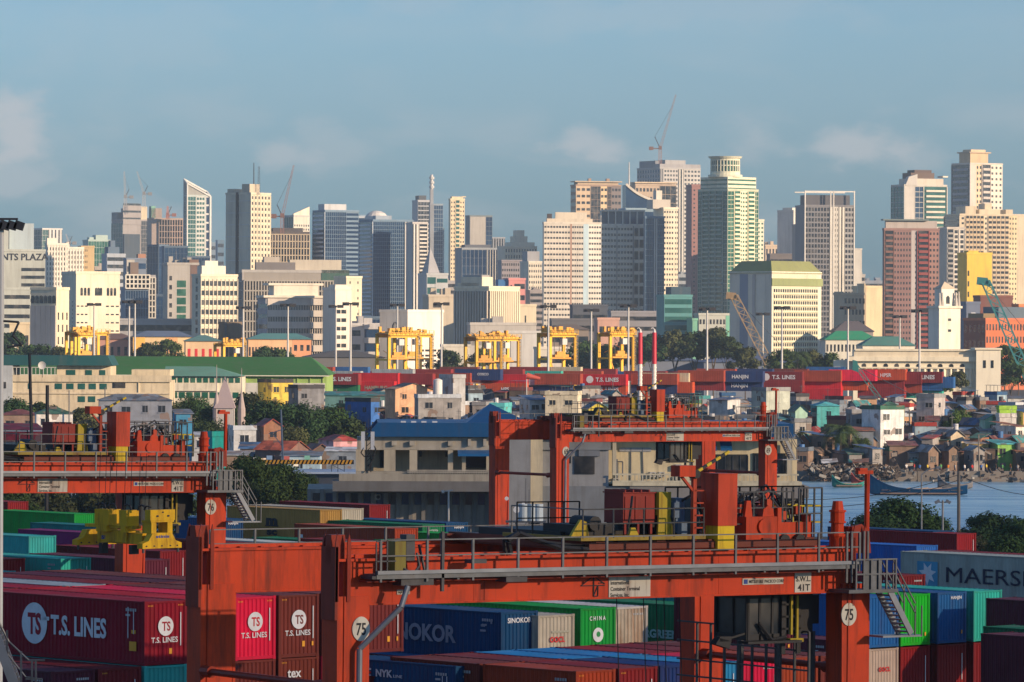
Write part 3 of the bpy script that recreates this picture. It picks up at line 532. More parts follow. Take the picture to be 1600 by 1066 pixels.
bld('grey slender tower with a flat cap behind the blue black office', 'tower', None, 769, 789, 372, 4600, None, [FI(5, p=.4, c=(.3, .32, .34), g='glass')], (.28, .3, .32), yaw=15, depth=16, roof=1)
bld('cream stepped apartment tower rising in tiers', 'apartment building', None, 789, 839, 386, 3950, None, [G((12, 18), wh=(.5, .55), fin=.3)], (.62, .55, .42), yaw=14, depth=26, roof=1, extra=pent((.2, .95, .1, .9, 0, 4), (.35, .75, .2, .8, 4, 9), (.42, .68, .3, .7, 9, 14)))
bld('mauve grey apartment slab with rows of tiny windows', 'apartment building', None, 784, 826, 408, 3500, None, [G((12, 18), wh=(.55, .45))], (.30, .27, .28), yaw=8, depth=22, roof=1)
bld('white gridded apartment tower beside the mauve grey slab', 'apartment building', None, 826, 847, 410, 3450, None, [G((6, 18), wh=(.5, .45), sill=.3)], (.62, .58, .48), yaw=20, depth=18, roof=1, extra=pent((.1, 1., .3, .9, 0, 8, (.3, .31, .33))))
bld('salmon pink block with white balcony bands', 'apartment building', None, 795, 821, 437, 2700, None, [G((1, 8), fr=.3, wh=(.3, .2)), RB(8, fr=.7, h=.45, c=(.66, .36, .32))], (.60, .26, .24), yaw=12, depth=16, roof=1, extra=pent((-.6, .1, .1, .6, -4, 0, (.05, .16, .36))))
bld('cream office block with close vertical ribs and a stepped penthouse', 'office building', 709, 764, 812, 450, 2380, [FI(13, p=.5, d=.9, top=1.5, bot=2, g='black')], [FI(16, p=.6, d=.7, top=1.5, bot=2)], (.70, .62, .46), col_shade=(.52, .46, .38), yaw=42, roof=1, extra=pent((.0, .35, .2, .8, 0, 5.5), (.05, .3, .25, .75, 5.5, 6.5, (.3, .3, .3)), (-.0, .4, .3, .9, 0, 2.5)))
bld('plain beige block with a few dark openings left of the ribbed office', 'office building', None, 670, 709, 463, 2450, None, [BK(fr=.15), RB(5, fr=.4, h=.3), BK(fr=.45)], (.50, .44, .34), yaw=12, depth=16)
bld('low cream box with one slot window right of the ribbed office', 'office building', None, 812, 838, 478, 2420, None, [BK(fr=.3), G((1, 2), fr=.1, wh=(.8, .5)), BK(fr=.6)], (.60, .54, .40), yaw=12, depth=16, roof=1)
bld('long pale low wall building below the cream ribbed office', 'warehouse', None, 735, 838, 507, 2150, None, [G((26, 2), fr=.5, wh=(.3, .4)), BK(fr=.5)], (.46, .44, .40), yaw=6, depth=16)
bld('white gabled shed behind the yellow cranes', 'shed', None, 780, 845, 520, 2050, None, [G((2, 1), fr=.3, wh=(.2, .3)), BK(fr=.7)], (.50, .50, .48), yaw=10, depth=16, roof=1)
bld('wide white apartment slab with a brown seam and a light blue corner', 'apartment building', 848, 850, 940, 349, 3000, [BK()], [G((9, 26), fr=.5, wh=(.72, .36), c=(.58, .54, .46), sill=.2), BK(fr=.03, c=(.35, .2, .14)), G((5, 26), fr=.22, wh=(.72, .36), c=(.58, .54, .46)), BK(fr=.1, c=(.46, .60, .66)), G((5, 26), fr=.24, wh=(.7, .36), c=(.74, .70, .60))], (.56, .52, .44), yaw=14, roof=1, extra=pent((.05, .85, .05, .6, 0, 3, (.56, .50, .40)), (.2, .75, .1, .5, 3, 7, (.56, .50, .40)), (.06, .14, .1, .4, 0, 6, (.06, .05, .05), 'water_tank')))  # brighter last segment paints the sunlit side into the facade colour
bld('brown apartment tower with a broad overhanging flat roof', 'apartment building', 892, 900, 971, 290, 3900, [RB(24, h=.5)], [G((3, 26), fr=.3, wh=(.7, .4), c=(.55, .42, .28)), GL((3, 26), fr=.2, g='glass'), G((2, 26), fr=.14, wh=(.7, .4), c=(.66, .5, .3)), GL((3, 26), fr=.08, g='glass'), G((3, 26), fr=.2, wh=(.7, .4), c=(.2, .17, .16))], (.32, .23, .17), col_shade=(.12, .10, .10), yaw=16, roof=1, extra=pent((.05, .95, .1, .8, 0, 3, (.45, .36, .25)), (-.02, 1.02, -.02, .9, 3, 3.8, (.5, .4, .28), 'roof_slab'), (.3, .36, .2, .4, 3.8, 6), (.7, .77, .2, .4, 3.8, 6)))
def frame_top(root, wr, wl, top, col):
    b = MB()
    for i in range(7): b.box(wr * i / 6 - .4, wr * i / 6 + .4, -.5, .6, top, top + 9)
    b.box(-.5, wr + .5, -.6, .8, top + 9, top + 10.); b.box(0, wr, 1.5, 3, top, top + 9)
    b.build('crown_frame', 'wall', root, (.5, .48, .43)); MB().box(.5, wr - .5, .9, 1.3, top, top + 8.9).build('crown_glazing', 'glass_blue', root)
bld('white gridded apartment tower with dark glass crown storey', 'apartment building', None, 939, 1007, 352, 3100, None, [G((5, 24), fr=.36, wh=(.68, .42)), BK(fr=.02, c=(.12, .12, .13)), G((5, 24), fr=.36, wh=(.68, .42)), BK(fr=.02, c=(.12, .12, .13)), G((2, 12), fr=.24, wh=(.75, .7), g='glass')], (.56, .52, .44), yaw=12, depth=26, roof=1, extra=frame_top)
bld('strip of deep blue glass with white mullions beside the gridded tower', 'office building', 1006, 1008, 1038, 340, 3080, [BK()], [GL((2, 24), fr=.45, g='glass_blue'), FI(2, fr=.2, p=.6, c=(.5, .5, .48)), GL((3, 24), fr=.35, g='glass_blue', t=.25)], (.12, .19, .26), yaw=14, roof=1)
def curve_top(root, wr, wl, top, col):
    b = MB(); n = 12
    pr = lambda t: top + 15 * (1 - t) ** 1.0 * (1 - .25 * math.sin(t * math.pi)) + 2
    for i in range(n):
        a_, c_ = i / n, (i + 1) / n
        b.prism([(wr * a_, top - .1), (wr * c_, top - .1), (wr * c_, pr(c_)), (wr * a_, pr(a_))], .1, wl * .5)
    b.build('curved_glass_crown', 'glass_blue', root)
    q = MB()
    for i in range(n): q.bar((wr * i / n, -.2, pr(i / n) + .5), (wr * (i + 1) / n, -.2, pr((i + 1) / n) + .5), 1.2, 1.6)
    q.build('crown_edge', 'wall', root, (.6, .56, .48))
    MB().tube((wr * .1, 3, top + 12), (wr * .1, 3, top + 33), .8, .3, n=6).build('mast', 'mast', root)
bld('blue tower with a sweeping curved glass crown and pale needle mast', 'tower', None, 978, 1041, 327, 3350, None, [RB(20, h=.6, g='glass_blue', c=(.5, .5, .5))], (.26, .36, .42), yaw=12, depth=22, roof=1, extra=curve_top)
bld('cream tower with small square windows right of the blue glass strip', 'apartment building', None, 1037, 1060, 326, 3150, None, [G((4, 30), fr=.7, wh=(.55, .4)), BK(fr=.06), G((2, 30), fr=.24, wh=(.5, .4))], (.70, .64, .50), yaw=18, depth=20, roof=1, extra=pent((-.6, .6, .2, .8, 0, 6, (.5, .46, .4)), (-.3, .1, .3, .6, 6, 12, (.62, .58, .5))))
bld('tan tower top with a broad flat roof behind the curved crown', 'apartment building', None, 993, 1057, 289, 3950, None, [G((7, 20), fr=.6, wh=(.6, .4)), GL((3, 20), fr=.4, g='glass')], (.46, .36, .26), yaw=14, depth=22, roof=1, extra=pent((-.02, 1.02, -.02, .9, 1.5, 2.5, (.6, .48, .33), 'roof_slab'), (.05, .9, .1, .8, 0, 1.6)))
bld('tallest grey gridded tower with a construction crane on top', 'tower', 997, 1031, 1096, 263, 4300, [G((9, 40), fr=1, wh=(.7, .6), g='glass_blue')], [FI(2, fr=.1, p=.5), G((5, 44), fr=.35, wh=(.6, .5), c=(.42, .41, .39)), FI(2, fr=.14, p=.45, c=(.56, .54, .48)), G((5, 44), fr=.41, wh=(.6, .5), c=(.46, .45, .42))], (.36, .36, .36), col_shade=(.18, .2, .22), yaw=30, roof=1, extra=pent((.0, 1., -.0, .3, 0, 4, (.32, .32, .33)), (.3, .8, .3, .8, 4, 8, (.34, .34, .34)), (-.0, .1, .2, .9, 0, 7, (.2, .22, .25))))
bld('narrow brick red tower wedged beside the green and cream tower', 'tower', None, 1081, 1097, 290, 3500, None, [G((2, 40), wh=(.3, .35), top=2)], (.32, .17, .15), yaw=10, depth=20, roof=1)
def drum(root, wr, wl, top, col):
    cx, cy = wr * .32, wl * .42; b = MB()
    for z0, z1, r in ((0, 1.5, 11), (1.5, 3.6, 9.6), (12, 13.2, 10.2), (10.5, 12, 9.4), (7, 7.7, 9.3)): b.tube((cx, cy, top + z0), (cx, cy, top + z1), r, r * (1.08 if z0 > 11.9 else 1), n=28)
    for k in range(28): t = k * math.pi / 14; b.tube((cx + 9.1 * math.cos(t), cy + 9.1 * math.sin(t), top + 3), (cx + 9.1 * math.cos(t), cy + 9.1 * math.sin(t), top + 11), .4, n=5)
    b.build('drum', 'wall', root, (.62, .62, .48)); b = MB(); b.tube((cx, cy, top + 3), (cx, cy, top + 11), 8.8, n=28); b.build('drum_glazing', 'glass_green', root)
def gt(root, wr, wl, top, col):
    drum(root, wr, wl, top + 8.5, col)
    MB().box(wr * .04, wr * .97, wl * .04, wl * .97, top, top + 8.5).build('upper_storeys', 'wall', root, (.66, .64, .48))
    facade(root, ((wr * .04, wl * .04), 0), wr * .93, top - 3, top + 8.5, [RB(4, h=.4, g='glass_green')], [0, 0], col)
    facade(root, ((wr * .04, wl * .97), R(-90)), wl * .93, top - 3, top + 8.5, [RB(4, h=.4, g='glass_green')], [0, 0], col)
bld('green glass and cream apartment tower crowned by a round drum', 'apartment building', 1093, 1137, 1187, 297, 3050, [GL((2, 40), fr=.15, g='glass_green', t=.2), BA(40, fr=.25, d=1.2, h=.35, g='glass_green'), BA(40, fr=.2, d=.8, h=.4, g='glass_green'), BA(40, fr=.25, d=1.2, h=.35, g='glass_green'), GL((2, 40), fr=.15, g='glass_green', t=.2)], [GL((2, 40), fr=.2, g='glass_green', t=.2), BA(40, fr=.2, d=1., h=.45, g='glass_green', c=(.70, .68, .48)), G((3, 40), fr=.25, wh=(.6, .45), g='glass_green', c=(.70, .68, .48)), BA(40, fr=.22, d=1., h=.45, g='glass_green', c=(.70, .68, .48)), GL((2, 40), fr=.13, g='glass_green', t=.2)], (.50, .52, .38), col_shade=(.36, .42, .34), yaw=43, roof=1, extra=gt)
bld('pale sunlit side wing of the green and cream drum topped tower', 'apartment building', None, 1183, 1194, 345, 3100, None, [G((2, 34), wh=(.5, .4), g='glass_green')], (.66, .64, .52), yaw=20, depth=14, roof=1)
bld('teal glass office block with dark floor bands', 'office building', None, 1038, 1082, 463, 2500, None, [RB(9, h=.6, g='glass_teal', c=(.13, .30, .30))], (.10, .27, .27), yaw=10, depth=20, roof=1, extra=pent((.3, 1., .2, .9, 0, 5, (.05, .09, .12))))
bld('low pale green annex between the teal office and the drum tower', 'office building', None, 1082, 1092, 500, 2480, None, [BK()], (.18, .42, .30), yaw=10, depth=14, roof=1)
bld('white podium with small windows at the foot of the drum tower', 'office building', None, 1092, 1142, 492, 2480, None, [G((8, 5), fr=.85, wh=(.6, .4)), BK(fr=.15, c=(.2, .5, .36))], (.46, .48, .42), yaw=8, depth=14, roof=1)
def olive(root, wr, wl, top, col):
    b = MB(); e = .5; i = 4.
    q = [(-e, -e), (wr + e, -e), (wr + e, wl + e), (-e, wl + e)]; p = [(i, i), (wr - i, i), (wr - i, wl - i), (i, wl - i)]
    for k in range(4): b.face([(*q[k], top), (*q[(k + 1) % 4], top), (*p[(k + 1) % 4], top + 6), (*p[k], top + 6)])
    b.face([(*p[k], top + 6) for k in range(4)]); b.build('roof', 'wall', root, (.23, .25, .10))
    MB().box(-.4, wr + .4, -.6, -.05, top - 6, top - 2.4).build('green_band', 'wall', root, (.25, .29, .13))
bld('square white office with blank grey flank and olive green hipped roof', 'office building', 1143, 1206, 1289, 427, 2300, [BK(fr=.25), BK(fr=.2, c=(.26, .30, .36)), BK(fr=.12), FI(1, fr=.06, p=.9), BK(fr=.4)], [BK(fr=.03), G((20, 15), fr=.9, wh=(.66, .55), top=7, bot=1, sill=.5, c=(.60, .58, .42), max=80), BK(fr=.07)], (.66, .62, .50), col_shade=(.50, .46, .42), yaw=46, roof=1, extra=olive)
# ---- right
bld('slim white tower with a blue glass slot', 'tower', 1216, 1240, 1256, 330, 4000, [BK()], [BK(fr=.3), GL((2, 26), fr=.35, g='glass_blue'), G((2, 26), fr=.35, wh=(.4, .4))], (.58, .56, .50), col_shade=(.46, .46, .45), yaw=46, extra=pent((.2, 1., .2, .8, 0, 3.)), roof=1)
bld('small cream block peeking over the olive roofed office', 'apartment building', None, 1196, 1216, 384, 4300, None, [G((4, 6), wh=(.5, .5), bot=40)], (.60, .48, .34), yaw=10, depth=14)
bld('dark open deck building behind the olive roofed office', 'car park', None, 1203, 1258, 398, 3600, None, [RB(4, top=1, bot=40, h=.5)], (.16, .14, .13), yaw=6, depth=16, roof=1)
def openf(root, wr, wl, top, col):
    b = MB()
    for x in (0, wr * .52, wr * .58, wr): b.box(x - .4, x + .4, -.4, .4, 0, top + 1)
    for y in (0, wl): b.box(-.5, wr + .5, y - .3, y + .5, top, top + .8)
    b.build('white_frame', 'wall', root, (.66, .64, .58)); MB().box(wr * .06, wr * .95, wl * .2, wl * .8, top - 10, top - 2).build('penthouse', 'wall', root, (.1, .1, .11))
bld('dark tower with white vertical bands and an open framed crown', 'apartment building', None, 1258, 1336, 322, 3400, None, [G((8, 30), fr=.5, wh=(.72, .7), g='glass', c=(.20, .20, .21)), FI(1, fr=.05, p=.8, c=(.65, .63, .56)), G((3, 30), fr=.13, wh=(.25, .5), c=(.55, .53, .47)), FI(2, fr=.13, p=.6, c=(.70, .67, .58)), G((3, 30), fr=.19, wh=(.7, .6), c=(.32, .32, .31))], (.2, .2, .21), yaw=12, depth=26, roof=1, extra=lambda r, wr, wl, t, c: openf(r, wr, wl, t + 10, c))
bld('narrow grey rib attached to the dark banded tower', 'apartment building', None, 1246, 1258, 352, 3450, None, [G((2, 30), wh=(.4, .4))], (.34, .31, .28), yaw=10, depth=16, roof=1)
bld('plain pale slab rising behind the dark banded tower', 'apartment building', None, 1334, 1347, 390, 3700, None, [BK()], (.54, .52, .46), yaw=12, depth=14, roof=1)
bld('beige block with rows of punched windows and two rising wings', 'office building', 1303, 1304, 1353, 460, 2650, [BK()], [BK(fr=.3), G((6, 6), fr=.7, wh=(.55, .45), bot=6)], (.56, .46, .32), yaw=8, roof=1, extra=pent((.75, 1.0, .0, .9, 0, 6, (.68, .58, .40)), (.0, .3, .1, .6, 0, 1.5)))
bld('sunlit plain beige wing beside the punched window block', 'office building', None, 1353, 1381, 449, 2700, None, [BK()], (.66, .52, .33), yaw=24, depth=16, roof=1)
def terr(root, wr, wl, top, col):
    b = MB(); b.box(1, wr - 1, 1, wl - 1, top, top + 5); b.build('penthouse', 'wall', root, (.42, .38, .35)); MB().box(-1, wr * .8, -1, wl, top + 5, top + 5.8).build('roof_slab', 'wall', root, (.16, .2, .2))
bld('brick red apartment tower with a grey central bay and flat cap', 'apartment building', 1380, 1382, 1469, 359, 2620, [BK()], [BA(26, fr=.17, d=.8, h=.4, g='glass', c=(.20, .11, .09)), G((6, 26), fr=.32, wh=(.5, .45), c=(.25, .15, .135)), BK(fr=.05, c=(.46, .42, .40)), G((1, 26), fr=.06, wh=(.3, .4), c=(.46, .42, .40)), BA(26, fr=.21, d=1.1, h=.5, g='glass', c=(.26, .07, .06)), G((3, 26), fr=.19, wh=(.5, .45), c=(.31, .18, .15))], (.26, .16, .14), yaw=10, roof=1, extra=terr)
bld('glass and cream condominium with a round dark roof room', 'apartment building', 1396, 1413, 1482, 290, 3300, [GL((4, 34), g='glass_teal', t=.25)], [BK(fr=.25, c=(.50, .48, .44)), GL((2, 34), fr=.2, g='glass_blue', t=.2), BA(34, fr=.55, d=1., h=.38, g='glass_teal', c=(.62, .58, .48))], (.5, .48, .42), col_shade=(.30, .34, .34), yaw=22, roof=1, extra=both(pent((.15, .95, .1, .9, 0, 5, (.55, .50, .42)), (.2, .75, .15, .8, 5, 9, (.15, .11, .09)), (.3, .7, .2, .75, 9, 11, (.12, .09, .08)), (.9, 1.02, -.02, .4, 6, 7, (.62, .6, .5))), lambda r, wr, wl, t, c: MB().prism([(wr * .02, t), (wr * .3, t), (wr * .3, t + 8), (wr * .1, t + 6)], -.5, 4).build('fin_wall', 'wall', r, (.5, .48, .44))))
bld('tall cream condominium with a stepped square turret', 'apartment building', 1491, 1516, 1570, 256, 4000, [BA(32, d=1., h=.4, g='glass', c=(.32, .33, .35))], [BK(fr=.18), G((2, 34), fr=.18, wh=(.5, .5), c=(.66, .52, .34)), BA(34, fr=.26, d=1.2, h=.42, g='glass', c=(.52, .47, .42)), G((3, 34), fr=.38, wh=(.45, .4), c=(.72, .67, .56))], (.56, .51, .44), col_shade=(.26, .27, .29), yaw=32, roof=1, extra=pent((-.0, .55, .0, .6, 0, 9, (.56, .42, .26)), (-.04, .62, -.04, .66, 9, 10, (.5, .38, .26), 'roof_slab'), (.05, .5, .05, .5, 6, 12, (.6, .46, .3))))
bld('broad cream condominium slab with long rows of balconies', 'apartment building', 1482, 1500, 1612, 336, 3200, [BA(30, d=.8, h=.4)], [G((1, 30), fr=.08, wh=(.4, .4), c=(.60, .52, .38)), BA(30, fr=.26, cols=5, d=.7, h=.5, g='glass', c=(.58, .46, .30)), G((1, 30), fr=.06, wh=(.4, .4), c=(.68, .60, .44)), BA(30, fr=.30, cols=5, d=.7, h=.5, g='glass', c=(.58, .47, .32)), G((3, 30), fr=.12, wh=(.4, .4), c=(.74, .62, .38)), BK(fr=.18)], (.62, .53, .38), yaw=14, roof=1, extra=pent((.1, .25, .1, .7, 0, 6), (.3, .6, .1, .7, 0, 4), (.4, .5, .2, .6, 4, 8), (.68, .78, .1, .6, 0, 4)))
bld('narrow ribbed cream tower between the red tower and the yellow block', 'apartment building', None, 1480, 1508, 357, 2950, None, [BA(28, fr=.35, d=.9, h=.4, c=(.35, .34, .32)), G((2, 28), fr=.65, wh=(.55, .65), c=(.62, .58, .50), fin=.4)], (.5, .46, .4), yaw=12, depth=18, roof=1)
bld('bright yellow block with one dark window near its top', 'apartment building', None, 1511, 1551, 397, 2700, None, [G((1, 10), fr=.12, wh=(.5, .5), top=8), BK(fr=.5), G((3, 2), fr=.2, wh=(.3, .3), top=28, bot=20), BK(fr=.18)], (.74, .50, .08), yaw=14, depth=16, roof=1, extra=pent((.1, .5, .1, .6, 0, 2)))
bld('orange brick office with rows of square windows by the edge of the frame', 'office building', 1583, 1592, 1625, 478, 2250, [G((3, 8), wh=(.5, .5), c=(.5, .14, .05))], [G((4, 8), wh=(.5, .5))], (.60, .20, .08), yaw=30, roof=1)
bld('long red brick office block with a mossy hipped roof', 'office building', 1510, 1540, 1612, 500, 2200, [G((5, 4), wh=(.5, .5), c=(.28, .08, .05))], [G((14, 5), wh=(.5, .5), c=(.52, .15, .06))], (.5, .15, .07), col_shade=(.25, .08, .05), yaw=34, roof=1, extra=pent((.0, .8, .1, .8, 0, 3, (.20, .15, .08), 'roof'), (.3, 1., .0, .7, 0, 6, (.10, .14, .18), 'roof_block')))  # left-face brick is darker: shade painted into its colour
bld('blue grey annex with a white cross window under the yellow block', 'office building', None, 1510, 1532, 474, 2400, None, [BK(fr=.3), G((1, 1), fr=.4, wh=(.8, .6), top=2, bot=22, g='lettering_white'), BK(fr=.3)], (.14, .17, .24), yaw=10, depth=16, roof=1)
bld('dark maroon block with a sloped roof behind the brick offices', 'office building', None, 1532, 1583, 464, 2500, None, [BK()], (.20, .08, .06), yaw=8, depth=16, roof=1)
# ---- low front rows of the city
def low(label, cat, x0, x1, yt, D, col, segs=None, roofc=None, yaw=6, h=2.5, depth=14, rt=.18):
    def hip(root, wr, wl, top, c):
        b = MB(); e = .8; q = [(-e, -e), (wr + e, -e), (wr + e, wl + e), (-e, wl + e)]; i = min(wr, wl) * .42; p = [(i, wl / 2 - .3), (wr - i, wl / 2 - .3), (wr - i, wl / 2 + .3), (i, wl / 2 + .3)]
        for k in range(4): b.face([(*q[k], top), (*q[(k + 1) % 4], top), (*p[(k + 1) % 4], top + h), (*p[k], top + h)])
        b.face([(*p[k], top + h) for k in range(4)]); b.face([(*q[k], top - .01) for k in (3, 2, 1, 0)]); b.build('roof', 'wall', root, roofc)
    return bld(label, cat, None, x0, x1, yt, D, None, segs or [G((max(3, int((x1 - x0) / 5)), 3), wh=(.5, .45))], col, yaw=yaw, depth=depth, roof=1, flat=.02 if roofc else .8, extra=hip if roofc else None)
low('pale long car park deck behind the peach houses', 'car park', 183, 300, 500, 2400, (.36, .36, .36), [RB(4, h=.45)])
low('peach building with a teal roof under the unfinished block', 'building', 388, 486, 530, 2020, (.72, .46, .26), [G((14, 2), fr=.7, wh=(.5, .4)), G((3, 3), fr=.3, wh=(.5, .4), c=(.7, .34, .18))], (.08, .22, .22))
low('cream and yellow building with a slate blue hipped roof', 'building', 208, 300, 526, 2050, (.70, .52, .28), [BK(fr=.2, c=(.8, .45, .1)), RB(2, fr=.35, h=.4, c=(.25, .28, .33)), G((3, 2), fr=.2, wh=(.4, .4), c=(.75, .42, .2)), BK(fr=.25)], (.10, .14, .22))
low('orange shop house with a red window below the slate roof', 'building', 290, 345, 533, 1990, (.70, .50, .30), [G((5, 2), wh=(.4, .4), g='lettering_red')], (.09, .2, .2))
low('salmon house by the light masts', 'building', 148, 212, 530, 2060, (.45, .25, .20), [G((6, 2), wh=(.4, .4))], (.14, .09, .08))
low('cream box building with a dark doorway near the grey green office', 'building', 15, 46, 506, 2300, (.66, .55, .36), [BK(fr=.4), G((2, 1), fr=.6, wh=(.6, .6))])
low('small white shed beside dark trees at the skyline edge', 'shed', 3, 26, 543, 1950, (.62, .58, .50), [G((2, 1), wh=(.4, .5))])
low('dark low office row behind the tall light masts', 'office building', 862, 930, 500, 2300, (.13, .13, .14), [RB(4, h=.4)])
low('dark flat topped hall under the gridded towers', 'office building', 895, 950, 478, 2600, (.08, .09, .11), [RB(3, h=.3)])
low('grey banded office annex near the teal office', 'office building', 955, 1042, 488, 2550, (.26, .26, .28), [RB(6, h=.4)])
low('small pink stepped building behind the yellow cranes', 'building', 934, 968, 499, 2250, (.56, .34, .26), [G((3, 3), wh=(.5, .4))])
low('brown roofed building beneath the white apartment slab', 'building', 860, 920, 515, 2200, (.24, .20, .17), [RB(3, h=.35)], (.16, .13, .11))
low('green roofed college building with white walls', 'school building', 1290, 1372, 531, 2150, (.62, .60, .50), [G((14, 3), wh=(.5, .5))], (.03, .25, .13), h=4)
low('white hall with teal green roof below the beige block', 'building', 1348, 1430, 540, 2080, (.70, .66, .54), [G((12, 1), wh=(.5, .5))], (.07, .20, .17), h=4)
low('dark roofed rambling house behind the green roofed college', 'building', 1305, 1365, 518, 2300, (.30, .26, .24), [G((8, 2), wh=(.5, .5))], (.10, .09, .10), h=5)
low('blue grey warehouse roof beyond the twin striped stacks', 'warehouse', 905, 1095, 563, 1900, (.15, .18, .24), [BK()], (.10, .14, .22), depth=26)
low('second blue grey warehouse roof below the olive roofed office', 'warehouse', 1100, 1330, 566, 1880, (.15, .18, .24), [BK()], (.09, .12, .20), depth=26)
low('white boundary sheds between the first yellow cranes', 'shed', 693, 735, 541, 2000, (.60, .57, .48), [BK()])
low('low grey shed roof stretching behind the green hall', 'warehouse', 480, 600, 558, 1800, (.14, .14, .14), [BK()], (.09, .09, .09), depth=26)
low('white low building with gallery windows behind a striped mast', 'building', 840, 905, 545, 1960, (.62, .58, .50), [RB(2, h=.35)])
# brown round tank
def tank(px, py, D, r, h, label, c):
    p = W(px, py, D); o = thing('storage_tank', label, 'tank', (p.x, p.y, 0)); b = MB(); b.tube((0, 0, 0), (0, 0, p.z), r, n=32); b.build('shell', 'wall', o, c)
    b = MB()
    for k in range(32): t = k * math.pi / 16; b.tube((r * math.cos(t), r * math.sin(t), p.z), (r * math.cos(t), r * math.sin(t), p.z + 1), .06, n=4)
    b.build('railing', 'steel', o); MB().box(-2.5, -1.6, -r - .4, -r + .3, 0, p.z).build('ladder', 'steel', o)
tank(361, 503, 2150, 5.7, 12, 'round brown water tank standing above the peach houses', (.17, .13, .09))

for (x0, x1, y, D, c, lb) in (
 (148, 175, 418, 3900, (.40, .36, .30), 'tan mid rise block half hidden behind the dark stepped cap block'), (262, 290, 436, 4000, (.25, .27, .32), 'slate mid rise block behind the grey hotel'), (326, 352, 452, 3900, (.42, .40, .36), 'pale mid rise block between cream gridded hotel and banded tower'),
 (372, 410, 436, 4100, (.28, .25, .22), 'umber mid rise block behind the long unfinished block'), (604, 628, 455, 3700, (.34, .36, .38), 'grey mid rise block at the foot of the wide blue glass tower'), (640, 668, 470, 3400, (.45, .41, .33), 'sand coloured mid rise block beside the pyramid roofed office'),
 (692, 712, 440, 3600, (.36, .34, .33), 'grey mid rise block just beneath the slim cream tower'), (742, 765, 424, 3700, (.24, .24, .26), 'charcoal mid rise block above the ribbed cream office'), (776, 796, 452, 3500, (.48, .42, .33), 'cream mid rise block left of the salmon pink one'),
 (828, 850, 455, 3300, (.30, .27, .26), 'brown grey mid rise block wedged by the wide white slab'), (1060, 1084, 430, 4300, (.30, .33, .35), 'blue grey mid rise block behind the teal office'), (1196, 1222, 408, 4500, (.46, .40, .30), 'ochre grey mid rise block behind the olive roof'),
 (1336, 1352, 430, 4200, (.40, .38, .34), 'stone coloured mid rise block right of the dark banded tower'), (1352, 1382, 440, 4300, (.22, .25, .30), 'dusky blue mid rise block before the brick red tower'), (1540, 1600, 430, 3900, (.40, .34, .26), 'khaki mid rise block behind the maroon one')):
    bld(lb, 'office building', None, x0, x1, y, D, None, [(1, rnd.choice(['grid', 'ribbon']), {})][:0] or [G((max(4, int((x1 - x0) / 3.5)), 14), wh=(.55, .45), sill=.25)] if x0 % 4 else [RB(12, h=.5, out=.4)], c, yaw=12, depth=18)
# ------------------------------------------------------------- shipping containers
CR = dict(crimson=(.30, .012, .045), red=(.50, .012, .04), brown=(.17, .050, .040), rust=(.33, .085, .04), maroon=(.19, .025, .03), dred=(.24, .03, .035), blue=(.035, .16, .33), navy=(.02, .055, .14), dblue=(.012, .085, .17), teal=(.07, .42, .36), dteal=(.02, .22, .22), green=(.015, .30, .075), lime=(.03, .44, .05), dgreen=(.01, .17, .085), cream=(.52, .49, .38), grey=(.36, .39, .40), tan=(.40, .25, .10), purple=(.20, .03, .15), plum=(.10, .025, .045), white=(.60, .60, .57), orange=(.50, .12, .03), sky=(.05, .30, .50), yellow=(.55, .38, .06), pink=(.7, .03, .12))
for k_, v_ in list(CR.items()):
    a_ = max(v_); CR[k_] = tuple(c * (1 if c == a_ else (c / a_) ** .45) for c in v_)   # stronger paint
_ck = {}
mat('code_grey', (.42, .43, .44), var=.2)
def cparts(L_, h, w=2.44, fine=True):
    k = (L_, h, fine)
    if k in _ck: return _ck[k]
    d = {}
    fr = MB()
    for x in (0, w - .14):
        for y in (0, L_ - .14): fr.box(x, x + .14, y, y + .14, 0, h)
    for x in (-.008, w - .17):
        for y in (-.008, L_ - .17):
            for z in (0, h - .12): fr.box(x, x + .178, y, y + .178, z - .0, z + .12)
    for x in (.01, w - .09): fr.box(x, x + .08, .14, L_ - .14, .02, .17); fr.box(x, x + .08, .14, L_ - .14, h - .10, h - .02)
    for y in (.01, L_ - .09): fr.box(.14, w - .14, y, y + .08, .02, .17); fr.box(.14, w - .14, y, y + .08, h - .12, h - .02)
    d['frame'] = fr.mesh('frame', 'boxpaint')
    def corr(n0, n1, pitch, dep, flat=.5):
        n = max(2, round((n1 - n0) / pitch)); p = (n1 - n0) / n; pts = []
        for i in range(n):
            u = n0 + i * p; pts += [(u, 0), (u + p * .28, 0), (u + p * .46, dep), (u + p * .82, dep)]
        pts.append((n1, 0)); return pts
    s = MB()
    for a, b in zip((c := corr(.14, L_ - .14, .278 if fine else .56, .036)), c[1:]):
        s.face([(.03 + a[1], a[0], .17), (.03 + b[1], b[0], .17), (.03 + b[1], b[0], h - .10), (.03 + a[1], a[0], h - .10)])
    d['side_wall'] = s.mesh('side_wall', 'boxpaint')
    s = MB()
    for a, b in zip((c := corr(.14, w - .14, .25, .045)), c[1:]):
        s.face([(a[0], .03 + a[1], .17), (b[0], .03 + b[1], .17), (b[0], .03 + b[1], h - .12), (a[0], .03 + a[1], h - .12)])
    d['end_wall'] = s.mesh('end_wall', 'boxpaint')
    s = MB()
    for a, b in zip((c := corr(.14, L_ - .14, .4, .02)), c[1:]):
        s.face([(.07, a[0], h - .03 - a[1]), (w - .07, a[0], h - .03 - a[1]), (w - .07, b[0], h - .03 - b[1]), (.07, b[0], h - .03 - b[1])])
    d['roof'] = s.mesh('roof', 'boxroof')
    _ck[k] = d; return d
_cs = {}
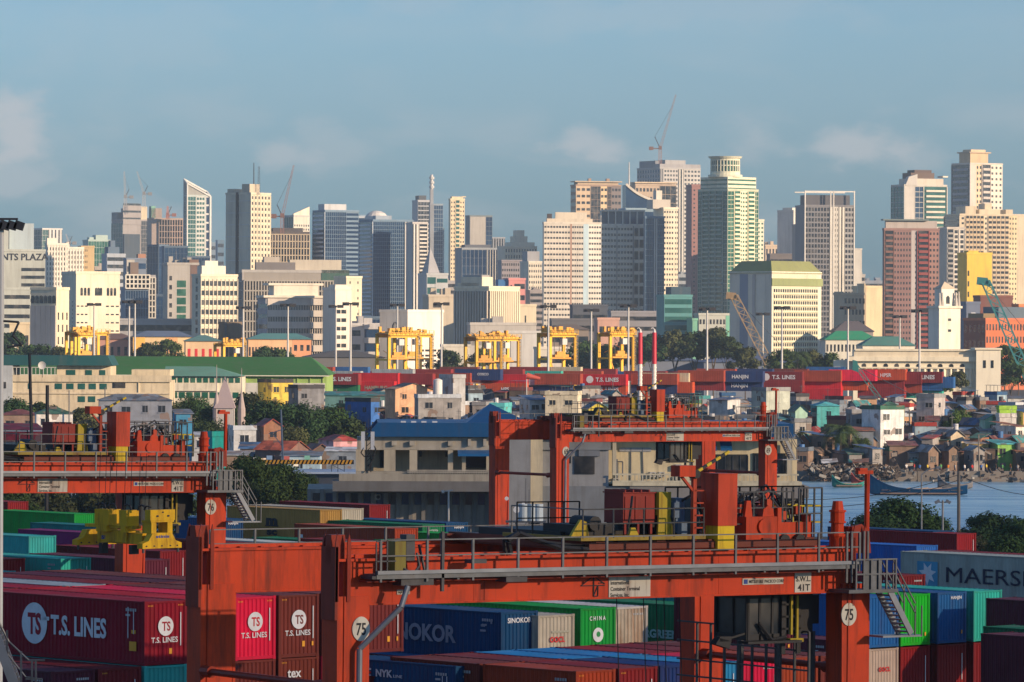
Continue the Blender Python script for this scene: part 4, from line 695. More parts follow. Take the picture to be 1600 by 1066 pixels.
def csolid(L_, h, w=2.44):
    if (L_, h) not in _cs:
        b = MB(); b.box(.03, w - .03, .03, L_ - .03, .02, h - .03)
        n = int(L_ / .6)
        for i in range(n): y = L_ * (i + .25) / n; b.box(.0, .05, y, y + .3, .1, h - .1)
        for i in range(5): x = w * (i + .3) / 5; b.box(x, x + .22, .0, .05, .1, h - .1)
        for x in (0, w - .14):
            for y in (0, L_ - .14): b.box(x - .005, x + .145, y - .005, y + .145, 0, h)
        _cs[(L_, h)] = b.mesh('container', 'boxpaint')
    return _cs[(L_, h)]
SHOWN = []
CA = R(43)
def swirl_logo(parent, x, z, r, col, side):
    """pale disc with two letters cut in the wall's own colour"""
    b = MB(); n = 28; pts = []
    for k in range(n):
        t = 2 * math.pi * (k + .5) / n
        if side and -.05 < t < .75: continue
        pts.append((r * math.cos(t), r * math.sin(t)))
    b.prism([(p[0] + x, p[1] + z) for p in pts], -.006, 0); b.box(x - .45 * r, x + 1.12 * r, -.006, 0, z - .02 * r, z + .22 * r) if side else None
    o = b.build('emblem', 'lettering_white', parent)
    return o
def face_frame(side, L_, w=2.44):
    """location + rotation so that x runs left to right on the long side or the end, y out of the wall"""
    return ((-.0, L_, 0), R(-90)) if side == 'side' else ((0, 0, 0), 0.)
def ctn(xc, yt, D, col, label=None, L_=12.19, h=2.9, marks=(), below=1, handle=None, fine=True, a=None, group='shipping containers stacked in the yard', cat='container', bel=None, solid=False, z=None):
    a = CA if a is None else a
    if D is None: D = DZ(xc, yt, z)
    p = W(xc, yt, D); c = CR[col] if isinstance(col, str) else col
    j = random.Random(int(xc * 13 + yt * 7)); c = tuple(v * j.uniform(.88, 1.12) for v in c)
    root = thing('shipping_container', label, cat, (p.x, p.y, p.z - h), a, group)
    d = cparts(L_, h, fine=fine)
    if solid: inst('body', csolid(L_, h), root, c)
    else:
        inst('frame', d['frame'], root, [v * .8 for v in c]); inst('side_wall', d['side_wall'], root, c)
        inst('end_wall', d['end_wall'], root, c); inst('roof', d['roof'], root, c)
        inst('side_wall', d['side_wall'], root, c, (2.44, L_, 0), math.pi); inst('end_wall', d['end_wall'], root, c, (2.44, L_, 0), math.pi)
    # small painted codes and stickers every box carries
    marks = list(marks)
    if not solid and p.y < 330:
        q_ = j.random(); marks += [('rect', 'side', L_ - 1.3 + .16 * k, h - .42, .11, 'code_grey', .13, 'code') for k in range(5)] + [('rect', 'side', L_ - 1.2, h - .66, .34, 'code_grey', .09, 'code')]
        if not any(m[1] == 'end' for m in marks): marks += [('rect', 'end', 1.45 + .12 * k, h - .40, .08, 'code_grey', .10, 'code') for k in range(6)] + ([('rect', 'end', 2.05, .55, .12, 'lettering_yellow', .16)] if q_ < .6 else []) + ([('rect', 'end', 2.14, h * .5, .04, 'code_grey', h * .5, 'code_strip')] if q_ > .3 else [])
    for m in marks:
        kind, side, u, v, sz = m[:5]; (lx, ly, lz), rz = face_frame(side, L_)
        e = bpy.data.objects.new
        cs, sn = math.cos(rz), math.sin(rz)
        def at(uu, vv, out=.0): return (lx + cs * uu + sn * (-out) * -1, ly + sn * uu - cs * out, vv) if side == 'end' else (-out, ly - uu, vv)
        if kind == 'disc':
            b = MB(); n = 30; r = sz
            pts = [(r * math.cos(2 * math.pi * k / n), r * math.sin(2 * math.pi * k / n)) for k in range(n)]
            b.prism(pts, -.004, 0); b.build('emblem', m[5], root, None, at(u, v, .002), rz)
        elif kind == 'rect':
            MB().box(-sz / 2, sz / 2, -.004, 0, -m[6] / 2, m[6] / 2).build(m[7] if len(m) > 7 else 'sticker', m[5], root, None, at(u, v, .002), rz)
        elif kind == 'star':
            b = MB(); pts = []
            for k in range(14): r = sz * (1 if k % 2 == 0 else .5); t = math.pi * k / 7 + .2; pts.append((r * math.cos(t), r * math.sin(t)))
            b.prism(pts, -.004, 0); b.build('emblem', m[5], root, None, at(u, v, .008), rz)
        else:
            text(kind, sz, 'lettering', m[5], root, at(u, v, .012), (R(90), 0, rz), xs=m[6] if len(m) > 6 else 1., bold=m[7] if len(m) > 7 else .0, fit=m[8] if len(m) > 8 else None)
    zz = p.z - h; k = 0
    H = handle or label
    while k < below and zz > 1.:
        cc = (bel[k] if bel and k < len(bel) else j.choice(['brown', 'brown', 'maroon', 'blue', 'dteal', 'rust', 'dred', 'grey', 'navy'])); zz -= 2.6 if zz < 2.9 else 2.9; zz = max(0, zz)
        q = thing('shipping_container', '', cat, (p.x, p.y, zz), a, group)
        hh = 2.59; cb = [v * j.uniform(.85, 1.1) for v in (CR[cc] if isinstance(cc, str) else cc)]
        d2 = cparts(L_, 2.9)
        for nm_, me_, lo, ro in (('frame', d2['frame'], (0, 0, 0), 0), ('side_wall', d2['side_wall'], (0, 0, 0), 0), ('end_wall', d2['end_wall'], (0, 0, 0), 0), ('roof', d2['roof'], (0, 0, 0), 0)): inst(nm_, me_, q, cb, lo, ro)
        nm = {'dteal': 'dark teal', 'dred': 'dark red', 'brown': 'brown', 'dblue': 'dark blue', 'dgreen': 'dark green'}.get(cc, cc)
        q['label'] = ' '.join(f"{nm} container {['directly', 'two tiers', 'three tiers', 'four tiers'][k]} beneath {H}".split()[:16]); k += 1
    return root
TSE = lambda col: [('disc', 'end', 1.22, 1.75, .44, 'lettering_white'), ('TS', 'end', 1.00, 1.55, .40, 'cut_' + col, .8, .03), ('T.S. LINES', 'end', .38, 1.02, .24, 'lettering_white', 1.05, .02)]
for k, v in (('crimson', CR['crimson']), ('red', CR['red']), ('brown', CR['brown'])): mat('cut_' + k, v, var=.1)
VT = ('rect', 'end', 2.08, 1.6, .05, 'lettering_white', 1.5, 'code_strip'); YS = ('rect', 'end', 1.5, .62, .16, 'lettering_yellow', .26); YS2 = ('rect', 'end', 2.05, .62, .10, 'lettering_yellow', .2)
CASY = lambda x0=.22, z=2.68: [('rect', 'end', x0 + .08 * i, z, .03, 'lettering_yellow', .06, 'mark') for i in range(4)]
# --- the bay with the swirl logo boxes: six columns, spaced 2.62 m
P0 = W(226, 940, 215.0)
ux = Vector((math.cos(CA), math.sin(CA), 0)); uy = Vector((-math.sin(CA), math.cos(CA), 0))
def at_bay(P0, kx, ky, dz=0.):
    q = P0 + ux * (2.62 * kx) + uy * ky + Vector((0, 0, dz)); d = q.y
    return (CX + (q.x / d * F) * 1.0, q, d)
def ctnw(P, *a_, **k):
    """container whose near top corner is at world point P"""
    dx, dz = P.x / P.y * F, (HC - P.z) / P.y * F; c, s = math.cos(ROLL), math.sin(ROLL)
    return ctn(CX + dx * c - dz * s, HY + dx * s + dz * c, P.y, *a_, **k)
B = lambda P, kx, ky=0., dz=0.: P + ux * (2.62 * kx) + uy * ky + Vector((0, 0, dz))
ctnw(B(P0, 0), 'crimson', 'crimson container with a big white swirl logo along its flank', marks=[('disc', 'side', 4.1, 1.55, .95, 'lettering_white'), ('TS', 'side', 3.62, 1.08, .92, 'cut_crimson', .62, .05, 1.0), ('rect', 'side', 4.95, 1.80, .5, 'lettering_white', .17, 'emblem'), ('T.S. LINES', 'side', 5.35, 1.14, .84, 'lettering_white', .80, .045, 4.1), ('rect', 'side', 11.35, .85, .5, 'lettering_yellow', .42), ('rect', 'side', 11.4, 1.5, .3, 'lettering_yellow', .16), ('rect', 'side', 11.0, 1.9, .05, 'lettering_white', 1.4, 'code_strip'), ('rect', 'side', 11.4, 1.95, .05, 'lettering_white', 1.1, 'code_strip')] + TSE('crimson') + [VT, YS] + CASY() + CASY(1.95), below=1, bel=['teal'], handle='crimson container with the flank logo')
ctnw(B(P0, 1), 'red', 'bright red container behind the first orange crane leg', below=0)
ctnw(B(P0, 2), 'pink', 'scarlet container end with white swirl logo beside the orange leg', marks=TSE('red') + [VT] + CASY() + CASY(1.95), below=1, bel=['brown'], handle='scarlet swirl logo container')
ctnw(B(P0, 3), 'brown', 'brown container end with white swirl logo and yellow stickers', marks=TSE('brown') + [VT, YS, YS2] + CASY(), below=0)
ctnw(B(P0, 3, 0, -2.9), 'brown', 'brown container end with small white tex lettering', marks=[('tex', 'end', .55, 2.0, .42, 'lettering_white', 1.0, .03), VT] + CASY(), below=0)
ctnw(B(P0, 4), 'brown', 'plain brown container between the swirl logo box and the leg', marks=[VT] + CASY(), below=0)
ctnw(B(P0, 4, 0, -2.9), 'pink', 'scarlet container under the plain brown one by the leg', below=0)
ctnw(B(P0, 5), 'brown', 'brown container end right of the numbered orange leg', marks=[VT, YS, YS2], below=0)
ctnw(B(P0, -1, 0, -2.9), 'maroon', 'dark brown container low in front of the crimson logo box', marks=[VT] + CASY(.25) + [('rect', 'side', 11.3, 2.3, .05, 'lettering_white', 1.0, 'code_strip')], below=0)
ctnw(B(P0, -2, 0, -2.9), 'plum', 'plum container beneath the silver stair in the corner', below=0)
for i, (c_, n_) in enumerate((('maroon', 'dusty maroon'), ('crimson', 'crimson roofed'), ('grey', 'faded grey'), ('maroon', 'maroon'), ('plum', 'plum coloured'), ('brown', 'brown'))):
    ctnw(B(P0, i, 12.6), c_, f'{n_} container behind the swirl logo row, {ORD[i]} across', below=0)
# --- second row, further: blue lettered box, cream, green, rusty
ctn(783, 957, 232, 'dblue', 'dark blue container with large grey lettering along its side', h=2.59, marks=[('SINOKOR', 'side', 3.75, .98, .78, 'lettering_grey', 1.30, .05, 5.2), ('SINOKOR', 'end', .42, 2.05, .24, 'lettering_white', 1.05, .03), VT, ('rect', 'side', 10.9, 1.9, .3, 'lettering_grey', .12, 'code'), ('rect', 'side', 10.9, 1.65, .4, 'lettering_grey', .1, 'code'), ('rect', 'side', 11.5, 2.1, .12, 'lettering_grey', .2, 'code')], below=1, bel=['dblue']) if mat('lettering_grey', (.30, .33, .38), var=.15) else None
ctn(841, 962, 233, 'cream', 'cream container end with a small red word', h=2.59, marks=[('OOCL', 'end', .78, 1.25, .26, 'lettering_red', .95, .05), ('rect', 'end', 1.5, 1.75, 1.2, 'lettering_faint', .10, 'faded_lettering')], below=1, bel=['grey']) if mat('lettering_faint', (.38, .36, .28), var=.1) else None
ctn(907, 951, 237, 'green', 'bright green container end with a white ring emblem', marks=[('disc', 'end', 1.22, 1.55, .36, 'lettering_white'), ('disc', 'end', 1.24, 1.58, .14, 'cut_green'), ('C H I N A', 'end', .62, 2.28, .20, 'lettering_white', .9, .03)], below=1, bel=['dgreen']) if mat('cut_green', (.03, .3, .08)) else None
r_ = ctn(958, 949, 240, 'white', 'rust streaked white container end next to the green one', below=1, bel=['brown'])
for c_ in r_.children:
    if c_.name.startswith('end_wall'):
        me = c_.data.copy(); me.materials.clear(); me.materials.append(MATS['rusty']); c_.data = me
ctn(1088, 947, 245, 'dgreen', 'dark green container with pale blocky letters partly hidden by the leg', marks=[('EVERGREEN', 'side', 7.3, 1.15, .40, 'lettering_teal', 1.12, .06, 3.6)], below=1, bel=['dgreen']) if mat('lettering_teal', (.25, .52, .50), var=.1) else None
ctn(1062, 951, 242.5, 'lime', 'narrow green container door peeping beside the rusty white box', L_=6.06, below=0) if False else None
ctn(1188, 938, 238, 'plum', 'plum container with tall white sideways letters behind the leg', L_=6.06, marks=[('Y', 'side', .8, 1.6, .7, 'lettering_white', .6), ('AC', 'side', .8, .5, .6, 'lettering_white', .6)], below=0)
# --- near row along the foot of the picture
P1 = W(900, 1049, 212.0)
cols = [('rust', 'rusty brown container with a small white T on its side', 6.06, [('T', 'side', .55, 1.15, .75, 'lettering_white', .9, .02), ('rect', 'side', .8, .85, .5, 'lettering_white', .05, 'underline'), ('rect', 'side', 5.6, 1.7, .04, 'lettering_white', .6, 'code_strip')] + CASY()), ('dred', 'dark red container beside the rusty brown one', 6.06, [VT] + CASY(.2)), ('navy', 'slate blue container beneath the hoist ropes', 6.06, []), ('sky', 'light blue container behind the thick orange leg', 6.06, [VT]), ('pink', 'scarlet container below the dark cabin', 6.06, []), ('rust', 'terracotta container below the dark cabin', 6.06, [VT]), ('brown', 'brown container behind the numbered orange leg', 6.06, [])]
for i, (c_, lb, L0, mk) in enumerate(cols):
    ctnw(B(P1, i * 1.0), c_, lb, L_=L0, marks=mk, below=0)
for i, c_ in enumerate(('brown', 'maroon', 'sky', 'sky', 'dred', 'maroon', 'brown')):
    nm = {'sky': 'light blue', 'dred': 'dark red'}.get(c_, c_)
    ctnw(B(P1, i, 6.3), c_, f'{nm} container roof in the low rear row, {ORD[i]} from the lettered blue box', L_=6.06, below=0)
for i, c_ in enumerate(('maroon', 'brown', 'maroon', 'maroon', 'blue', 'brown')):
    nm = {'brown': 'dull brown', 'blue': 'faded blue', 'maroon': 'dusty maroon'}.get(c_, c_)
    ctnw(B(P1, i - .3, 12.9, -.9), c_, f'{nm} container far in the low rear rows, {ORD[i]} across behind', L_=12.19, below=0)
ctn(712, 1041, 217, 'dblue', 'dark blue container with white italic letters and red stripes', marks=[('NYK', 'side', 6.72, 2.15, .32, 'lettering_white', 1.15, .05, 1.15), ('LINE', 'side', 7.95, 2.15, .13, 'lettering_white', 1.0, .02, .6), ('rect', 'side', 6.1, 2.45, .6, 'lettering_white', .09, 'stripe'), ('rect', 'side', 6.1, 2.3, .6, 'lettering_red', .09, 'stripe'), ('rect', 'side', 6.1, 2.17, .6, 'lettering_white', .05, 'stripe'), ('rect', 'side', 11.3, 1.9, .05, 'lettering_white', 1., 'code_strip'), ('rect', 'side', 11.6, 1.9, .05, 'lettering_white', 1., 'code_strip')], below=0)
ctn(655, 1049, 212, 'blue', 'plain blue container low at the bottom beside the orange leg', below=0) if False else None
# --- right hand block
P2 = W(1358, 932, 268.0)
for kx, top, lowc, t1, t2, m1 in ((0, 'blue', 'cream', 'blue container next to the numbered leg and stair', 'cream container with a red word under the blue one', []), (1.0, 'lime', 'dred', 'vivid green container with a small yellow sticker', 'dark red container under the vivid green one', [YS2]), (2.18, 'blue', 'dred', 'steel blue container with small white letters at its top', 'dark red container under the steel blue one', [('HANJIN', 'end', 1.1, 2.5, .17, 'lettering_white', 1.1, .03), YS2]), (3.35, 'teal', 'dred', 'pale teal container at the end of its row', 'dark red container under the pale teal one', [('rect', 'end', 1.2, 2.05, .12, 'lettering_yellow', .2)])):
    ctnw(B(P2, kx), top, t1, marks=m1, below=0)
    ctnw(B(P2, kx, 0, -2.95), lowc, t2, marks=([('OOCL', 'end', .8, 1.6, .25, 'lettering_red', .95, .05)] if lowc == 'cream' else [VT]), below=0)
for i, c_ in enumerate(('dteal', 'teal', 'dteal', 'blue')): ctnw(B(P2, i * 1.17 - .5, 12.6), c_, f"{ {'dteal': 'deep teal', 'teal': 'pale teal', 'blue': 'dull blue'}[c_]} container in the row behind the vivid green one, {ORD[i]} across", below=0)
ctn(1628, 872, 307, 'grey', 'grey container with huge navy letters and a white star on light blue', marks=[('MAERSK', 'side', 3.85, 1.02, 1.0, 'lettering_navy', 1.26, .0, 7.9), ('rect', 'side', 2.37, 1.5, 1.8, 'lettering_sky', 1.6, 'emblem_panel'), ('star', 'side', 2.37, 1.5, .78, 'lettering_white')], below=1, bel=['maroon']) if mat('lettering_navy', (.012, .02, .05)) and mat('lettering_sky', (.06, .30, .48)) else None
ctn(1668, 871, 309, 'dred', 'dark red container whose roof shows behind the grey lettered one', below=0)
ctn(1804, 950, 262, 'plum', 'plum container by the picture edge right of the pale teal one', below=0)
ctn(1812, 996, 250, 'dgreen', 'dark green container roof wedged between plum containers', below=0)
ctn(1816, 1008, 243, 'plum', 'plum container lowest beside the dark red ones', below=0)
ctn(1458, 830, 405, 'dblue', 'dark blue container with small letters in front of the riverside trees', marks=[('rect', 'side', 9.6, 1.9, .9, 'lettering_grey', .1, 'code'), ('HANJIN', 'end', .9, 2.45, .2, 'lettering_white', 1.1, .03)], below=1, bel=['blue'])
ctn(1495, 834, 402, 'dred', 'dark red container at the end of the riverside row', marks=[VT], below=1)
ctn(1432, 853, 368, (.02, .12, .42), 'strong blue container with a ribbed pale end beside the stair', below=0)
ctn(1462, 861, 362, 'maroon', 'maroon container behind the silver stair', below=0) if False else None
ctn(1405, 899, 300, 'maroon', 'maroon container under the strong blue one', below=0)
ctn(1300, 1000, 262, 'plum', 'plum container in the gloom under the dark cabin', below=1, bel=['navy'])
ctn(1235, 958, 300, 'maroon', 'maroon container deep behind the dark cabin', below=1, bel=['navy'])
ctn(1010, 929, 292, 'rust', 'rust red container end behind the row of green roofs', below=1, bel=['brown'])
ctn(1085, 925, 300, 'maroon', 'maroon container beyond the pale blocky letters', below=1)
# --- left rear rows
ctn(116, 803, 440, 'green', 'long green container with bright end behind the yellow spreader', below=1)
ctn(12, 784, 452, 'dred', 'red container end at the edge under the upper girder', L_=6.06, below=1)
ctn(165, 834, 405, 'purple', 'long purple container behind the yellow spreader', below=1)
ctn(178, 823, 425, 'dteal', 'teal container roof strip above the purple one', below=0)
ctn(45, 838, 341, 'teal', 'pale teal container with a rusty rim by the picture edge', below=1, bel=['dteal'])
ctn(95, 873, 306, 'teal', 'pale teal container with small yellow mark in the middle row', marks=[VT, ('rect', 'end', 1.2, .9, .12, 'lettering_yellow', .2)], below=0)
ctn(-9, 874, 304, 'dred', 'reddish brown container left of the pale teal one', marks=[VT], below=0)
ctn(-27, 894, 284, 'teal', 'pale teal container sliced by the picture edge', marks=[VT], below=0)
ctn(250, 861, 338, 'maroon', 'long maroon container running behind the orange column', marks=[VT], below=1)
ctn(221, 875, 318, 'plum', 'dark plum container just left of the orange column', marks=[VT], below=1)
ctn(100, 911, 283, 'plum', 'low plum container in front of the middle row', below=0)
ctn(250, 909, 286, 'dgreen', 'green container whose roof shows below the orange column', below=0)
ctn(190, 914, 276, 'maroon', 'low maroon container roof beside the green one', below=0)
ctn(500, 797, 402, 'tan', 'tan container with tall black stacked letters', marks=[('m', 'side', 5.2, 1.50, .72, 'lettering_black', 1.5, .09, 1.45), ('rect', 'side', 5.95, 1.38, 1.75, 'lettering_black', .10, 'bar'), ('sc', 'side', 5.3, .62, .58, 'lettering_black', 1.35, .07, 1.35)], below=1)
ctn(534, 795, 404, 'cream', 'cream container end beside the tan lettered one', below=1)
ctn(577, 789, 420, 'dred', 'dark red container end behind the tan lettered one', marks=[YS, VT], below=1)
ctn(617, 826, 378, 'rust', 'long rust brown container with a salmon end in the middle yard', marks=[('rect', 'side', .9, 1.6, .3, 'lettering_white', .9, 'code')], below=1)
ctn(660, 820, 394, 'dgreen', 'long dark green container with small white letters on its end', marks=[('UNIGREEN', 'end', .6, 2.3, .18, 'lettering_white', .9)], below=1)
ctn(697, 817, 398, 'dblue', 'dark blue container end with tiny letters next to a light pole', marks=[('HANJIN', 'end', .9, 2.4, .2, 'lettering_white', 1.1, .02)], below=1)
ctn(345, 811, 402, 'dblue', 'dark blue container end squeezed between crane leg and tan box', L_=6.06, marks=[('HANJIN', 'end', .8, 2.4, .2, 'lettering_white', 1.1, .02)], below=1)
ctn(800, 839, 375, 'green', 'green container roof strip beyond the walkway railing', below=1)
ctn(930, 838, 372, 'plum', 'plum container stretching behind the inner orange legs', below=1)
ctn(560, 848, 352, 'dgreen', 'green container roof just above the big orange girder', below=1)
ctn(480, 850, 346, 'white', 'white roofed container just above the big orange girder', below=1)
ctn(420, 852, 340, 'maroon', 'maroon container just above the big orange girder', below=0)
ctn(640, 850, 345, 'maroon', 'maroon container behind the first railing posts', below=0)
ctn(760, 852, 342, 'dgreen', 'green container behind the middle railing posts', below=0)
# --- far port: red stacks beyond the houses
FA = R(74)
fg = 'containers stacked at the far terminal'
def far(x0, yt, D, col, label, marks=(), n=1, cols=()):
    p = W(x0, yt, D); c = CR[col]
    root = thing('shipping_container', label, 'container', (p.x, p.y, p.z - 2.9), FA, fg)
    inst('body', csolid(12.19, 2.9), root, [min(.8, v * 1.0 + .028) for v in c])
    for m in marks:
        kind, u, v, sz = m[:4]
        if kind == 'disc':
            b = MB(); b.prism([(sz * math.cos(k * math.pi / 8), sz * math.sin(k * math.pi / 8)) for k in range(16)], -.01, 0); b.build('emblem', m[4], root, None, (-.02, 12.19 - u, v), R(-90))
        else: text(kind, sz, 'lettering', m[4], root, (-.04, 12.19 - u, v), (R(90), 0, R(-90)), xs=m[5] if len(m) > 5 else 1., bold=.04)
    return root
WL = 'lettering_white'
TSF = [('disc', 2.6, 1.5, .95, WL), ('T.S. LINES', 4.2, 1.0, 1.0, WL, 1.0)]
FL = [  # corner x, top y, colour, label, marks
 (560, 584, 'dred', 'dark red far container with white swirl logo half hidden by the green hall', TSF), (560, 595, 'dgreen', 'green far container at ground tier beside the green hall', ()),
 (622, 583, 'red', 'bright red far container between the green hall and grey house', [('CAI', .8, 2.1, .5, WL)]), (616, 596, 'red', 'lower bright red far container with faint grey lettering', [('HAMBURG', 4.2, .8, .9, 'lettering_faint')]),
 (676, 584, 'dred', 'red brown far container with two small letters above peach house', [('CAI', .8, 2.1, .5, WL)]), (735, 583, 'rust', 'ribbed rust far container behind the pale grey house', ()), (735, 597, 'rust', 'lower rust far container behind the pale grey house', ()), (782, 577, 'navy', 'navy far container with small white letters before the yellow crane', [('COSCO', 6, 1.3, .6, WL)]),
 (822, 585, 'red', 'glossy red far container by the windsock', [('CAI', .8, 2.1, .5, WL)]), (822, 599, 'orange', 'orange red far container with white lettering by the windsock', [('HPSR', 5.5, .9, .9, WL)]),
 (893, 585, 'grey', 'grey far container between windsock and swirl logo box', ()), (891, 599, 'navy', 'navy far container beneath the grey one', ()), (907, 584, 'rust', 'rusty far container end beside the red logo box', ()),
 (978, 585, 'red', 'glossy red far container with white swirl logo and letters', TSF), (978, 600, 'orange', 'lower orange red far container with white swirl logo', TSF),
 (1058, 584, 'rust', 'rust far container just beyond the striped stacks', ()), (1058, 598, 'navy', 'navy far container beneath the rust one by the stacks', ()), (1076, 583, 'cream', 'cream streaked far container end by the striped stacks', ()), (1082, 597, 'orange', 'orange far container end by the striped stacks', ()),
 (1131, 579, 'rust', 'rust far container left of the lettered navy pair', ()), (1131, 593, 'dred', 'brick red far container left of the lettered navy pair', ()),
 (1192, 580, 'navy', 'navy far container with white word, upper of a lettered pair', [('HANJIN', 4, 1.0, .9, WL)]), (1191, 594, 'navy', 'navy far container with white word, lower of a lettered pair', [('HANJIN', 4, 1.0, .9, WL)]),
 (1254, 581, 'maroon', 'maroon far container with pale swirl logo', TSF), (1254, 595, 'dred', 'brick red far container under the maroon logo box', ()),
 (1314, 579, 'rust', 'large rust far container over the pink ended one', ()), (1314, 593, 'red', 'red far container with a pinkish end over grey houses', ()), (1314, 607, 'red', 'lowest red far container over grey houses', ()),
 (1360, 579, 'blue', 'blue far container right of the large rust one', ()), (1355, 593, 'orange', 'orange far container under the blue one', ()), (1368, 578, 'pink', 'hot pink far container end', ()),
 (1415, 577, 'orange', 'orange far container with white lettering in front of the colonnade', [('HPSR', 5.5, .9, .9, WL)]), (1413, 591, 'dred', 'brick red far container below the orange lettered one', ()), (1413, 605, 'dred', 'lower brick red far container below the orange lettered one', ()),
 (1440, 583, 'dred', 'dark red far container before the colonnade', ()), (1440, 597, 'rust', 'rust far container with tiny word before the colonnade', ()),
 (1472, 581, 'maroon', 'maroon far container end stack topmost before the white hall', TSF), (1472, 593, 'blue', 'blue far container with three white letters', [('APL', 5, 1.0, 1.2, WL)]), (1472, 605, 'teal', 'pale teal far container beneath the blue lettered one', ()), (1490, 589, 'blue', 'blue far container at the very end before the white hall', ())]
for i, (x, y, c_, lb, mk) in enumerate(FL): far(x, y, 1230 + (i % 3) * 1.0, c_, lb, mk)
rr = random.Random(3)
for row, (y, D, x0, x1) in enumerate(((573.5, 1480, 520, 1420), (577, 1360, 500, 1100))):
    x = x0; i = 0
    while x < x1:
        i += 1; c_ = rr.choice(['dred', 'rust', 'maroon', 'dred', 'brown', 'red', 'navy', 'dblue', 'dgreen', 'blue', 'grey', 'teal', 'cream'] if i % 2 == 0 else ['dred', 'rust', 'maroon', 'dred', 'brown'])
        nm = {'dred': 'dark red', 'dblue': 'dark blue', 'dgreen': 'green'}.get(c_, c_)
        if rr.random() < .13: x += 22; continue
        o = far(x, y + rr.choice((0, 0, 3, 7)), D, c_, f"{nm} container in the {['rearmost', 'second'][row]} far row, {ORD[(i - 1) % 20]} from the green hall"); x += rr.choice((62, 66, 70)) * 1230 / D
# ------------------------------------------------------------- orange yard gantry cranes
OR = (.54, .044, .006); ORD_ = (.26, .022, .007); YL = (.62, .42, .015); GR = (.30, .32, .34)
SPAN, WB, LW, LD = 24.7, 10.0, 1.30, 1.05
ZB, ZT = 17.15, 18.9
_cm = {}
def P_(name, key, fn, mats, parent, color=None, loc=None, rz=None):
    """part with cached mesh"""
    if key not in _cm:
        b = MB(); fn(b); _cm[key] = b.mesh(name, mats)
    return inst(name, _cm[key], parent, color, loc, rz)
def rail(b, x0, x1, y, z, h=1.1, step=2.05, t=.05, posts=True):
    n = max(1, round(abs(x1 - x0) / step))
    for i in range(n + 1):
        x = x0 + (x1 - x0) * i / n; b.box(x - t, x + t, y - t, y + t, z - .35, z + h)
    for k in (h, h * .52): b.bar((x0, y, z + k), (x1, y, z + k), t * 1.1)
def frame_box(b, x0, x1, y0, y1, z0, z1, t=.05, nx=2, nz=1):
    for x in [x0 + (x1 - x0) * i / nx for i in range(nx + 1)]:
        for y in (y0, y1): b.bar((x, y, z0), (x, y, z1), t)
    for k in range(nz + 1):
        z = z1 - (z1 - z0) * k / (nz + 1)
        for y in (y0, y1): b.bar((x0, y, z), (x1, y, z), t)
        for x in (x0, x1): b.bar((x, y0, z), (x, y1, z), t)
